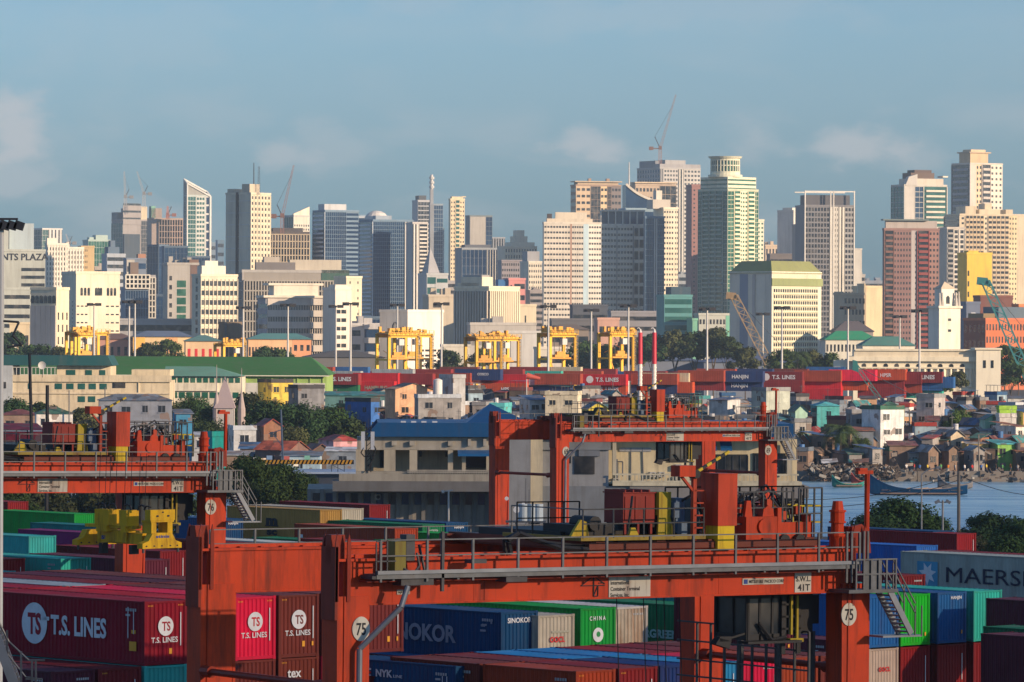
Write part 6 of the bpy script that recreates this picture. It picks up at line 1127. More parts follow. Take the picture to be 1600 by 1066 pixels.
# silver stair of the camera's own gantry, bottom corner
p = W(0, 0, 100); r = thing('access_stair', 'silver stair with grey handrails in the bottom corner of the yard', 'stair', (0, 0, 0))
b = MB(); A = W(-10, 985, 150); Bq = W(28, 1085, 150)
for dy in (0, .8): b.bar(A + Vector((0, dy, 0)), Bq + Vector((0, dy, 0)), .08, .3)
for i in range(12): q_ = A.lerp(Bq, i / 12); b.box(q_.x - .15, q_.x + .15, q_.y, q_.y + .8, q_.z - .03, q_.z + .02)
b.build('flight', 'galv', r)
b = MB()
pts = [W(-12, 952, 150), W(14, 1003, 150), W(45, 1032, 150), W(70, 1032, 150)]; b.path(pts, .035)
pts = [W(-12, 975, 150), W(10, 1020, 150), W(40, 1058, 150), W(66, 1062, 150)]; b.path(pts, .03)
for x, y0, y1 in ((11, 985, 1050), (33, 1018, 1090), (50, 1032, 1066), (56, 1032, 1066)): b.bar(W(x, y0, 150), W(x, y1, 150), .06)
b.bar(W(40, 1061, 150), W(66, 1061, 150), .05); b.build('handrail', 'steel', r)
# the mast beside the picture edge
p = W(2, 343, 160); r = thing('light_mast', 'tall pale light mast with dark floodlights at the very picture edge', 'light mast', (p.x, p.y, 0))
MB().tube((0, 0, 0), (0, 0, p.z), .12, .09, n=10).build('pole', 'mast', r)
b = MB()
for k in range(5): x = -.55 + k * .24; b.prism([(x, p.z - .3), (x + .3, p.z - .38), (x + .38, p.z - .12), (x + .1, p.z - .02)], -.2, .1)
b.box(-.6, .55, -.1, .1, p.z - .02, p.z + .05); b.build('floodlight', 'darksteel', r)
b = MB(); z = W(2, 515, 160).z; b.path([(-.2, 0, z + .3), (.6, 0, z + .25), (.4, 0, z - .2), (.7, 0, z - .5), (.2, 0, z - .6)], .04, n=5); b.build('bracket', 'darksteel', r)
# ------------------------------------------------------------- trees
def leafmesh(seed, blobs, nleaf, size, spread):
    """crown of leaf-sized faces gathered in clumps; unit radius"""
    r = random.Random(seed); b = MB(); cl = []
    for i in range(blobs):
        t = r.uniform(0, 6.283); u = r.uniform(-.55, 1); q = math.sqrt(1 - min(1, u * u)) * r.uniform(.35, 1.0)
        cl.append((Vector((math.cos(t) * q * spread, math.sin(t) * q * spread, u * .72)), r.uniform(.20, .38)))
    for c, cr_ in cl:
        for k in range(nleaf):
            d = Vector((r.gauss(0, 1), r.gauss(0, 1), r.gauss(0, 1))).normalized(); rr_ = cr_ * (r.random() ** .33) * r.uniform(.85, 1.12)
            p = c + d * rr_; n = (d + Vector((r.uniform(-.8, .8), r.uniform(-.8, .8), r.uniform(-.2, .9)))).normalized()
            a = n.orthogonal().normalized(); a = Matrix.Rotation(r.uniform(0, 6.28), 3, n) @ a; e = n.cross(a); s_ = size * r.uniform(.6, 1.3)
            b.face([p - a * s_, p - e * s_ * .5, p + a * s_, p + e * s_ * .55])
    return b.mesh('crown', 'foliage')
CROWN = [leafmesh(1, 60, 190, .052, 1.), leafmesh(2, 56, 200, .050, 1.1), leafmesh(3, 64, 170, .055, .95)]
CROWNF = [leafmesh(4, 38, 90, .10, 1.1), leafmesh(5, 36, 90, .10, 1.2)]
def trunkmesh(seed):
    r = random.Random(seed); b = MB(); b.tube((0, 0, 0), (.02, 0, .45), .055, .04, n=8)
    for k in range(6):
        t = k * 1.05 + r.random(); q = (math.cos(t) * .35, math.sin(t) * .35, .8 + r.uniform(-.1, .15)); b.tube((.02, 0, .40 + .03 * k), q, .028, .010, n=6)
    return b.mesh('trunk', 'bark')
TRUNK = [trunkmesh(9), trunkmesh(10)]
GREENS = [(.036, .075, .020), (.028, .062, .022), (.052, .085, .022), (.034, .055, .018), (.065, .075, .028)]
def tree(px, pytop, D, wpx, label, hpx=None, fine=True, col=None, seed=0, zbase=0., group=None, name='tree'):
    """tree whose crown is wpx wide and tops out at pytop"""
    p = W(px, pytop, D); s = F / D; R_ = wpx / s / 2; Hc = (hpx / s / 2 if hpx else R_ * .8); r = random.Random(seed or int(px * 3 + pytop))
    top = p.z; cz = top - Hc * .85
    o = thing(name, label, 'tree', (p.x, p.y, zbase), r.uniform(0, 6), group)
    pool = CROWN if fine else CROWNF; c = col or r.choice(GREENS)
    inst('crown', r.choice(pool), o, c, (0, 0, cz - zbase), r.uniform(0, 6), (R_, R_, Hc / .85))
    inst('trunk', r.choice(TRUNK), o, None, (0, 0, 0), 0, (max(2, R_ * .8), max(2, R_ * .8), max(1.5, (cz - zbase) * 1.1)))
    return o
def palm(px, pytop, D, label, R_=3.2, seed=1):
    p = W(px, pytop, D); r = random.Random(seed); o = thing('palm_tree', label, 'palm tree', (p.x, p.y, 0)); zt = p.z - 1.0
    MB().tube((0, 0, 0), (.3, 0, zt), .22, .14, n=8).build('trunk', 'bark', o); b = MB()
    for k in range(22):
        t = k * 2.399; up = r.uniform(-.2, 1.0); prev = Vector((.3, 0, zt)); d = Vector((math.cos(t), math.sin(t), up)).normalized()
        for j in range(7):
            nx_ = prev + d * R_ / 6; d = (d + Vector((0, 0, -.28))).normalized(); sd_ = d.cross(Vector((0, 0, 1))).normalized(); w_ = R_ * .16 * (1 - abs(j - 2.5) / 5)
            for sg in (-1, 1):
                for m_ in range(3):
                    q0 = prev.lerp(nx_, m_ / 3); q1 = prev.lerp(nx_, (m_ + .6) / 3); e = (q0 + q1) / 2 + sd_ * sg * w_ * 2.0 + Vector((0, 0, -w_ * .8)) + d * w_
                    b.face([q0, q1, e])
            prev = nx_
    b.build('crown', 'foliage', o, (.05, .085, .03))
tg = 'trees along the near river bank'
for i, (x, y, w_, D, lb) in enumerate(((1405, 778, 130, 520, 'broad dark tree filling the bank below the blue boat'), (1360, 800, 90, 500, 'rounded tree left of the broad dark one behind the orange gusset'), (1455, 800, 80, 530, 'smaller tree under the twin headed street light'), (1550, 797, 110, 540, 'bushy tree right of the concrete pole'), (1605, 806, 110, 520, 'dense tree at the right picture edge by the water'), (1500, 826, 90, 500, 'low yellowish tree behind the dark red container'), (1575, 832, 90, 490, 'low dark tree in front of the grey lettered container row'))):
    tree(x, y + 13, D, w_, lb, hpx=w_ * .72, group=tg, col=(.06, .065, .03) if 'yellowish' in lb else GREENS[i % 2])
for i, (x, y, w_, D, lb) in enumerate(((390, 722, 90, 620, 'leafy tree just right of the silver stair of crane 76'), (440, 733, 100, 630, 'wide leafy tree behind the brown container row'), (372, 752, 60, 600, 'small tree touching the orange leg numbered 76'), (478, 748, 60, 640, 'small dark tree against the grey office base'), (60, 764, 130, 640, 'dark tree seen under the girder of crane 76'), (150, 765, 130, 650, 'second dark tree seen under the girder of crane 76'), (250, 765, 120, 645, 'third dark tree seen under the girder of crane 76'), (10, 760, 90, 600, 'dark tree at the left edge under the upper girder'))):
    tree(x, y, D, w_, lb, hpx=w_ * .8)
for i, (x, y, w_, D) in enumerate(((262, 640, 60, 1000), (300, 628, 80, 1010), (345, 640, 90, 990), (392, 622, 70, 1020), (420, 636, 90, 960), (470, 640, 90, 950), (520, 645, 80, 960), (548, 660, 60, 950), (330, 668, 90, 930), (400, 668, 80, 925), (455, 675, 80, 925), (300, 662, 60, 940), (20, 632, 80, 960), (62, 636, 60, 970), (5, 660, 60, 940), (130, 642, 50, 1000), (590, 640, 40, 1040), (610, 636, 40, 1050))):
    tree(x, y, D, w_, f'dark green tree in the grove below the green hall, {ORD[i]} from the church' if i < 12 else f'dark tree among the houses near the green hall, {ORD[i - 12]} of six', hpx=w_ * .85, fine=w_ > 75, group='trees between the houses')
for i, (x, y, w_, D) in enumerate(((1255, 680, 50, 960), (1285, 690, 60, 955), (1345, 690, 50, 950), (1440, 668, 46, 985), (1450, 690, 44, 960), (1500, 648, 50, 1010), (1535, 655, 40, 1030), (640, 700, 50, 940))):
    tree(x, y, D, w_, f"green tree squeezed between shanty houses, {ORD[i]} along the bank", hpx=w_ * 1.1, col=(.075, .13, .03) if x == 1500 else None, group='trees between the houses')
palm(1312, 662, 945, 'feathery palm beside the white tall house on the bank', 4.6, 3); palm(1300, 676, 950, 'lower palm leaning over the bank shacks', 3.6, 4); palm(1448, 664, 1000, 'thin palm between the bank houses beyond the boat', 3.2, 5)
palm(1245, 548, 1560, 'distant palm before the olive roofed office', 4.5, 6); palm(1253, 556, 1560, 'second distant palm before the olive roofed office', 4, 7)
for i, (x, y, w_, D) in enumerate(((20, 525, 60, 1900), (60, 545, 60, 1750), (95, 547, 50, 1740), (230, 540, 40, 1800), (262, 536, 50, 1800), (415, 548, 60, 1730), (440, 552, 50, 1730), (700, 552, 50, 1800), (755, 548, 40, 1850), (1020, 528, 60, 1850), (1055, 522, 60, 1850), (1085, 525, 60, 1850), (1115, 518, 60, 1850), (1135, 530, 50, 1840), (1165, 548, 50, 1750), (1225, 552, 50, 1700), (1270, 553, 50, 1650), (1300, 556, 46, 1600), (1498, 584, 34, 1400), (1570, 545, 50, 1700), (1592, 548, 50, 1700), (915, 540, 60, 1900), (945, 545, 60, 1890), (985, 535, 60, 1880), (1470, 592, 34, 1380), (1580, 572, 50, 1600))):
    o = tree(x, y, D, w_, f'distant dark tree at the foot of the city, {ORD[i % 20]} in line{" beyond" if i > 19 else ""}', hpx=w_ * .8, fine=False, group='trees at the foot of the city')
# ------------------------------------------------------------- blue roofed port office
def office():
    D = 560.; s = F / D; o = W(560, 700, D)
    r = thing('port_office', 'long cream port office with navy blue roof and deep balconies', 'office building', (o.x, D, 0), R(2))
    X = lambda px: (px - 560) / s; Z = lambda py: HC - (py - HY) / s
    CRM_ = (.50, .44, .32); GRYC = (.27, .27, .26); BL_ = (.006, .08, .22)
    def bx(name, m, col, x0, x1, y0, y1, p0, p1, par=r): return MB().box(X(x0), X(x1), y0, y1, Z(p1), Z(p0)).build(name, m, par, col)
    bx('wall', 'stucco', CRM_, 562, 765, 4.5, 22, 690, 765); bx('wall', 'stucco', (.36, .34, .30), 480, 1265, 5.4, 24, 768, 1150)
    bx('wall', 'stucco', (.74, .64, .42), 950, 1250, 2.2, 22, 686, 765); bx('wall', 'stucco', (.30, .31, .32), 842, 952, .6, 14, 688, 760); bx('wall', 'stucco', (.27, .28, .29), 792, 829, -1, 12, 684, 900); bx('wall', 'stucco', (.60, .52, .36), 829, 848, -.6, 12, 684, 800)
    bx('wall', 'stucco', (.20, .22, .24), 845, 985, .4, 6, 760, 860)
    # upper frieze and columns of the deep balconies
    bx('frieze', 'stucco', (.42, .39, .33), 558, 770, .0, 5, 684, 704)
    for x0, x1 in ((556, 570), (600, 618), (640, 652), (700, 708), (722, 728), (760, 775)): bx('column', 'stucco', (.48, .43, .33), x0, x1, .0, 1.2, 703, 740)
    for x in (616, 644, 704): bx('corbel', 'stucco', (.5, .46, .38), x - 4, x + 4, -.5, .1, 690, 697)
    for x0, x1, m, c in ((594, 612, 'glass', None), (656, 660, 'glass', None), (697, 701, 'glass', None), (728, 762, 'glass', None), (595, 603, 'glass_blue', None)): bx('window', m, c, x0, x1, 4.3, 4.55, 704 if x0 != 656 and x0 != 697 else 707, 733 if x0 not in (656, 697) else 716)
    bx('balcony', 'stucco', (.36, .33, .27), 556, 768, -1.2, .2, 737, 741); bx('balcony', 'stucco', (.36, .33, .27), 530, 768, -1.6, -.9, 741, 752); bx('slab_and_shade', 'stucco', (.16, .16, .16), 520, 768, -1.8, 5, 752, 768)  # dark band below the balcony paints the shade under its overhang
    b = MB()
    for i in range(34): x = X(640 + i * 3.7); b.box(x, x + .08, -1.5, -1.4, Z(752), Z(735))
    for y in (735, 738): b.box(X(636), X(768), -1.55, -1.4, Z(y) - .05, Z(y) + .05)
    b.build('railing', 'stucco', r, (.42, .39, .33))
    # the blue roof with its pyramid
    b = MB(); b.prism([(X(572), Z(683)), (X(1240), Z(683)), (X(1240), Z(661)), (X(590), Z(661))], -1.0, .2); b.prism([(X(572), Z(683)), (X(1240), Z(683)), (X(1240), Z(661)), (X(590), Z(661))], 20, 21); b.box(X(590), X(1240), .2, 20, Z(662), Z(661.2)); b.build('roof', 'paint', r, BL_)
    b = MB(); A = (X(768), 6, Z(632)); q = [(X(728), 0, Z(662)), (X(830), 0, Z(662)), (X(830), 12, Z(662)), (X(728), 12, Z(662))]
    for i in range(4): b.face([q[i], q[(i + 1) % 4], A])
    b.build('pyramid_roof', 'paint', r, BL_)
    for x in (626, 642, 658, 675): bx('skylight', 'paint', (.6, .62, .65), x, x + 8, -.6, .4, 658.6, 661)
    for x0, x1 in ((715, 765), (1105, 1122), (1128, 1146)):
        y0, y1 = (699, 709) if x0 == 715 else (688, 700)
        b = MB(); yy = -1.6 if x0 == 715 else .6; yb = 1.5 if x0 == 715 else 2.3; b.face([(X(x0), yy, Z(y1)), (X(x1), yy, Z(y1)), (X(x1), yb, Z(y0)), (X(x0), yb, Z(y0))]); b.box(X(x0), X(x1), yy, yy + .05, Z(y1) - .3, Z(y1)); b.build('awning', 'paint', r, (.01, .12, .32))
    for x in (731, 755): bx('air_duct', 'stucco', (.45, .42, .36), x, x + 5, -.5, .3, 686, 697)
    # middle and right portions
    bx('window', 'glass', None, 898, 930, .45, .62, 713, 741); bx('window', 'glass', None, 886, 893, .45, .62, 712, 724); bx('parapet', 'stucco', (.24, .26, .28), 842, 955, .2, .6, 688, 703) ; bx('band', 'stucco', (.20, .22, .25), 905, 938, .3, .6, 690, 713)
    bx('ledge', 'stucco', (.55, .49, .35), 950, 1245, .8, 2.3, 752, 756)
    for x0, x1, y0, y1 in ((1108, 1172, 710, 742), (1180, 1232, 708, 740)): bx('window', 'glass', None, x0, x1, 2.0, 2.25, y0, y1)
    for x in range(1112, 1235, 12): bx('mullion', 'steel', None, x, x + .9, 1.9, 2.05, 712, 741)
    b = MB()
    for i in range(48): x = X(962 + i * 6); b.box(x, x + .12, -.1, 0, Z(752), Z(741))
    for y in (741, 752): b.box(X(958), X(1250), -.12, .02, Z(y) - .1, Z(y) + .1)
    b.build('railing', 'stucco', r, (.62, .57, .42))
    bx('balcony', 'stucco', (.62, .57, .42), 958, 1255, -.1, 2.2, 752, 764 - 5); bx('slab_and_shade', 'stucco', (.26, .25, .24), 985, 1266, .1, 8, 759, 778)
    bx('column', 'stucco', (.58, .52, .38), 1232, 1240, .2, 1.4, 690, 740)
    bx('column', 'stucco', (.58, .52, .38), 958, 964, .3, 1.5, 688, 740)
    b = MB()
    for x in range(480, 1260, 20): b.box(X(x), X(x) + .45, 5.0, 5.5, Z(860), Z(768))
    b.build('pier', 'stucco', r, (.24, .24, .23))
    for i in range(38):
        x = 484 + i * 20
        if not 780 < x < 850: bx('window', 'glass_blue' if i % 3 else 'glass', None, x + 5, x + 16, 5.3, 5.42, 774, 792)
    for x, y in ((586, 776), (1018, 738), (1032, 738), (1058, 726), (1058, 744), (1064, 733), (1210, 730), (960, 748), (1095, 742)):
        o_ = bx('air_conditioner', 'stucco', (.55, .55, .52), x, x + 9, 1.6 if x > 900 else 4.9, 2.25 if x > 900 else 5.5, y, y + 8)
        MB().tube((X(x + 5.6), 1.55 if x > 900 else 4.85, Z(y + 4)), (X(x + 5.6), 1.62 if x > 900 else 4.92, Z(y + 4)), .22, n=14).build('fan', 'black', o_)
    b = MB()
    for x in (952, 988, 1006, 1083): b.tube((X(x), 2.1, Z(700)), (X(x + (2 if x > 1000 else 0)), 2.1, Z(755)), .07, n=6)
    b.path([(X(965), 2, Z(722)), (X(975), 1.8, Z(722)), (X(975), 1.8, Z(745))], .08); b.path([(X(966), 2, Z(718)), (X(966), 2, Z(748))], .12); b.build('pipe', 'galv', r)
    MB().box(X(970), X(1020), 2.05, 2.18, Z(706), Z(700)).build('faded_patch', 'stucco', r, (.40, .42, .46))
    # twin antenna panels on a dark lattice at the left corner
    t = thing('antenna_mast', 'dark lattice mast with two white panel antennas on the office corner', 'antenna', (o.x, D, 0), R(2))
    b = MB(); c = X(576)
    for dx in (-.25, .25): b.bar((c + dx, -1.5, Z(738)), (c + dx, -1.5, Z(668)), .12)
    for k in range(9): z = Z(738) + k * .6; b.bar((c - .25, -1.5, z), (c + .25, -1.5, z + .5), .08)
    b.path([(c - .6, -1.7, Z(700)), (c - .9, -1.7, Z(708)), (c - .5, -1.7, Z(714)), (c + .7, -1.7, Z(712))], .08); b.path([(c + .3, -1.6, Z(690)), (c + .8, -1.7, Z(702)), (c + .5, -1.7, Z(716)), (c, -1.6, Z(730))], .1); b.build('lattice', 'black', t)
    for x in (567, 582): MB().box(X(x) - .22, X(x) + .22, -1.75, -1.5, Z(703), Z(675)).build('panel_antenna', 'paint', t, (.55, .58, .62))
    b = MB()
    for x, y in ((571, 660), (575, 655), (580, 664)): b.bar((X(x), -1.5, Z(690)), (X(x), -1.5, Z(y)), .05)
    b.build('whip', 'steel', t)
office()
def shedroof():
    D = 660.; s = F / D; o = W(392, 740, D); r = thing('quay_shed', 'low quay shed with pale flat roof edged in yellow and black', 'shed', (o.x, D, 0), R(3))
    X = lambda px: (px - 392) / s; Z = lambda py: HC - (py - HY) / s
    MB().box(0, X(565), 0, 14, Z(742), Z(739)).build('roof', 'wall', r, (.52, .58, .64)); MB().box(.5, X(565), 1.2, 13, 0, Z(742)).build('wall', 'stucco', r, (.09, .10, .12))
    b = MB(); n = 26
    for i in range(n):
        x0 = X(395) + (X(553) - X(395)) * i / n; x1 = X(395) + (X(553) - X(395)) * (i + .55) / n; b.prism([(x0, Z(730)), (x1, Z(730)), (x1 + .25, Z(723.5)), (x0 + .25, Z(723.5))], 10, 10.3)
    q = MB().box(X(395), X(555), 10.3, 10.5, Z(730.3), Z(723.2)).build('kerb', 'black', r); b.build('stripe', 'lettering_yellow', q)
    b = MB()
    for x in (518, 528, 538): b.bar((X(x), 1, Z(739)), (X(x), 1, Z(728)), .1)
    b.bar((X(518), 1, Z(728)), (X(538), 1, Z(728)), .08); b.bar((X(518), 1, Z(728)), (X(538), 1, Z(738)), .06); b.build('guard_frame', 'steel', r)
shedroof()
# telecom cabinet cluster on a platform
p = W(830, 800, 430); r = thing('tank_platform', 'small pale tanks and aerials on a steel platform between orange legs', 'tank', (p.x, p.y, 0)); s = F / 430
b = MB()
for x in (-1., .1, .9): b.tube((x * .7, 0, p.z - .8), (x * .7, 0, p.z + .7), .45, n=14)
b.build('tank', 'paint', r, (.42, .50, .55)); b = MB(); b.box(-2.3, 1.3, -.6, .8, p.z - .95, p.z - .8)
for x in (-1.4, -.2, .3, 1.1): b.bar((x, -.5, 0), (x, -.5, p.z - .9), .09)
for x in (-1.4, -.2): b.bar((x, -.5, p.z - 2.4), (x + 1, -.5, p.z - .9), .06); b.bar((x + 1, -.5, p.z - 2.4), (x, -.5, p.z - .9), .06)
b.bar((-.5, 0, p.z - .9), (-.5, 0, p.z + 3), .05); b.bar((-.2, 0, p.z - .9), (-.2, 0, p.z + 2), .05); b.build('frame', 'steel', r)
b = MB(); b.tube((-1.3, -.3, p.z + .2), (-1.3, -.25, p.z + .2), .3, n=14); b.tube((-2.2, -.3, p.z + 1.2), (-2.2, -.25, p.z + 1.2), .18, n=12); b.tube((-.7, -.3, p.z + .7), (-.7, -.25, p.z + .7), .16, n=10); b.build('dish', 'lettering_white', r)
# ------------------------------------------------------------- green hall, school, church
def local(px0, D, name, label, cat, yaw=0.):
    s = F / D; o = W(px0, 600, D); r = thing(name, label, cat, (o.x, D, 0), R(yaw))
    X = lambda px: (px - px0) / s; Z = lambda py: HC - (py - HY) / s
    bx = lambda nm, m, col, x0, x1, y0, y1, p0, p1, par=None: MB().box(X(x0), X(x1), y0, y1, Z(p1) if p1 is not None else 0, Z(p0)).build(nm, m, par or r, col)
    return r, X, Z, bx, s
r, X, Z, bx, s = local(0, 1080, 'green_hall', 'huge hall with a mossy green pitched roof and lime gable wall', 'hall', 0)
bx('wall', 'stucco', (.30, .45, .14), -60, 510, 0, 40, 587, None); bx('plinth', 'stucco', (.58, .58, .54), 378, 508, -.3, 0, 600, None)
b = MB(); b.face([(X(-60), -1, Z(588)), (X(514), -1, Z(588)), (X(480), 20, Z(560)), (X(-60), 20, Z(560))]); b.face([(X(514), -1, Z(588)), (X(514), 41, Z(588)), (X(480), 20, Z(560))]); b.face([(X(-60), 41, Z(588)), (X(-60), 20, Z(560)), (X(480), 20, Z(560)), (X(514), 41, Z(588))]); b.build('roof', 'wall', r, (.045, .15, .045))
MB().box(X(-60), X(515), -1.15, -1.0, Z(589.5), Z(588)).build('gutter', 'wall', r, (.6, .6, .5))
for i in range(7): bx('pilaster', 'stucco', (.35, .5, .16), 384 + i * 20, 386 + i * 20, -.2, 0, 589, 600)
r, X, Z, bx, s = local(250, 1040, 'annex', 'long white annex with a pale teal roof in front of the green hall', 'building', 0)
bx('wall', 'stucco', (.66, .62, .50), 262, 378, 0, 14, 591, None)
b = MB(); q0, q1 = Z(590), Z(575); b.face([(X(255), -.8, q0), (X(378), -.8, q0), (X(330), 7, q1), (X(255), 7, q1)]); b.face([(X(378), -.8, q0), (X(378), 15, q0), (X(330), 7, q1)]); b.face([(X(255), 15, q0), (X(255), 7, q1), (X(330), 7, q1), (X(378), 15, q0)]); b.build('roof', 'wall', r, (.12, .27, .21))
for i in range(11): bx('window', 'glass_green', None, 268 + i * 10, 275 + i * 10, -.08, .05, 592, 600)
for i in range(9): bx('window', 'glass_green', None, 268 + i * 12, 277 + i * 12, -.08, .05, 615, 624)
bx('ledge', 'stucco', (.68, .64, .52), 262, 340, -.5, 0, 601, 613)
r, X, Z, bx, s = local(18, 1000, 'school_building', 'cream school building with teal windows and a dark teal roof', 'school building', 0)
C_ = (.60, .52, .37)
bx('wall', 'stucco', C_, 20, 265, 0, 16, 597, None); bx('wall', 'stucco', C_, 88, 172, 1, 15, 573, 597); bx('parapet', 'stucco', C_, 18, 268, -.4, .1, 589, 599.5); bx('stair_head', 'stucco', (.64, .55, .38), 205, 265, 1, 12, 580, 590); bx('ledge', 'stucco', (.6, .52, .38), 20, 265, -.25, 0, 616, 618.5)
bx('wall', 'stucco', (.40, .44, .47), -30, 20, -.5, 14, 572, None)
b = MB(); b.prism([(X(-30), Z(574)), (X(176), Z(574)), (X(168), Z(558.5)), (X(-30), Z(558.5))], -.6, 16); b.build('roof', 'wall', r, (.018, .08, .09))
for x, w_ in ((103, 14), (133, 10), (155, 9)): bx('window', 'glass_teal', None, x, x + w_, .9, 1.05, 581, 589)
for x in (44, 86, 104, 122, 139, 156): bx('window', 'glass_teal', None, x, x + 11 if x > 50 else x + 5, -.08, .05, 602, 611)
bx('window', 'glass', None, 176, 196, -.08, .05, 600, 609)
for x in (122, 138): bx('window', 'glass_teal', None, x, x + 11, -.08, .05, 622, 631)
bx('pilaster', 'stucco', (.7, .62, .45), 216, 217.5, -.2, 0, 598, 620)
for x in (-20, -8, 4): bx('window', 'glass', None, x, x + 6, -.6, -.45, 600, 610)
b = MB()
for i in range(12): b.bar((X(20 + i * 6), -.3, Z(589)), (X(20 + i * 6), -.3, Z(577)), .12)
b.bar((X(20), -.3, Z(577)), (X(88), -.3, Z(577)), .12); b.build('railing', 'wall', r, (.5, .5, .47))
p = W(66, 571, 985); r = thing('satellite_dish', 'large round pale satellite dish on the school roof', 'satellite dish', (p.x, p.y, p.z)); b = MB()
for k in range(20):
    a0, a1 = k * math.pi / 10, (k + 1) * math.pi / 10
    for j in range(3): r0, r1 = j * .27, (j + 1) * .27; f = lambda a_, q_: (q_ * math.cos(a_), -.2 + q_ * q_ * -.25, q_ * math.sin(a_)); b.face([f(a0, r0), f(a1, r0), f(a1, r1), f(a0, r1)])
b.build('dish', 'mast', r); MB().bar((0, .1, 0), (0, .3, -2.5), .12).build('stand', 'darksteel', r)
r, X, Z, bx, s = local(335, 980, 'church', 'small church with a steep grey tent shaped roof and thin spires', 'church', 0)
b = MB(); A = (X(350), 3.5, Z(590)); q = [(X(334), 0, Z(640)), (X(366), 0, Z(640)), (X(366), 7, Z(640)), (X(334), 7, Z(640))]
for i in range(4): b.face([q[i], q[(i + 1) % 4], A])
b.build('roof', 'wall', r, (.30, .25, .26)); bx('wall', 'stucco', (.45, .43, .42), 336, 364, .3, 6.7, 640, None)
for x, y in ((338, 572), (377, 577)):
    b = MB(); b.tube((X(x), 1, Z(620)), (X(x), 1, Z(y)), .12, .04, n=6); b.tube((X(x), 1, Z(640)), (X(x), 1, Z(612)), .75, .1, n=8); b.tube((X(x), 1, 0), (X(x), 1, Z(640)), .8, n=8); b.build('spire', 'wall', r, (.34, .29, .28))
# ------------------------------------------------------------- white colonnaded hall and the bell tower behind it
r, X, Z, bx, s = local(1330, 1480, 'colonnade_hall', 'monumental white hall with a heavy cornice and a row of dark openings', 'hall', -3)
Wc = (.74, .68, .52)
bx('wall', 'wall', Wc, 1333, 1562, 0, 30, 562, None); bx('cornice', 'wall', Wc, 1326, 1530, -1.2, 30, 555, 562); bx('attic', 'wall', (.62, .56, .43), 1334, 1528, -.3, 28, 545, 555); bx('cornice', 'wall', Wc, 1336, 1526, -.8, 0, 543, 546); bx('wall', 'wall', (.78, .73, .58), 1524, 1562, -2.4, 28, 543, None); bx('cornice', 'wall', Wc, 1522, 1564, -2.9, 28, 541, 543.6)
bx('string_course', 'wall', Wc, 1333, 1526, -.6, 0, 571, 573.5); bx('wall', 'wall', (.70, .62, .48), 1303, 1336, 2, 16, 561, None)
for i in range(10):
    x = 1350 + i * 17; b = MB(); w_ = 6.5 / 2 / s; c = X(x); zb, zt = Z(592), Z(569)
    b.prism([(c - w_, zb), (c + w_, zb)] + [(c + w_ * math.cos(t), zt + w_ * math.sin(t)) for t in [k * math.pi / 8 for k in range(9)]], -.12, .02); b.build('arched_opening', 'glass', r)
for i in range(18): x = 1342 + i * 10.2; o = MB().tube((X(x), -.35, Z(602)), (X(x), -.35, Z(574)), .42, .36, n=10).build('column', 'wall', r, Wc)
for i in range(2): bx('window', 'glass', None, 1535 + i * 12, 1539 + i * 12, -2.5, -2.35, 560, 572)
r, X, Z, bx, s = local(1467, 1950, 'bell_tower', 'white square bell tower with sculpted belfry in front of the red tower', 'tower', 28)
k_ = 1.0 / math.cos(R(28)); w_ = (1502 - 1467) / s * k_
MB().box(0, w_, 0, 8, 0, Z(479)).build('shaft', 'wall', r, (.76, .70, .58)); MB().box(-.6, w_ + .6, -.6, 8.6, Z(479), Z(475.5)).build('cornice', 'wall', r, (.74, .68, .55)); MB().box(w_ * .2, w_ * .8, 1.5, 6.5, Z(475.5), Z(448)).build('belfry', 'wall', r, (.74, .70, .60))
b = MB(); c = (w_ / 2, 4, Z(437)); q = [(w_ * .16, 1.2, Z(448)), (w_ * .84, 1.2, Z(448)), (w_ * .84, 6.8, Z(448)), (w_ * .16, 6.8, Z(448))]
for i in range(4): b.face([q[i], q[(i + 1) % 4], c])
b.build('roof', 'wall', r, (.55, .46, .34)); MB().prism([(w_ * .42, Z(472)), (w_ * .58, Z(472)), (w_ * .58, Z(462)), (w_ * .5, Z(459)), (w_ * .42, Z(462))], 1.35, 1.5).build('bell_opening', 'glass', r)
rr = random.Random(5)
for x in (.05, .18, .82, .95): b = MB(); h_ = rr.uniform(4, 6); b.tube((w_ * x, .5, Z(475.5)), (w_ * x, .5, Z(475.5) + h_ * .8), .8, .3, n=7); b.tube((w_ * x, .5, Z(475.5) + h_ * .75), (w_ * x, .5, Z(475.5) + h_), .4, .3, n=8); b.build('statue', 'wall', r, (.5, .47, .42))
for y in (495, 512): MB().box(w_ * .42, w_ * .56, -.1, .05, Z(y + 4), Z(y)).build('window', 'glass', r)
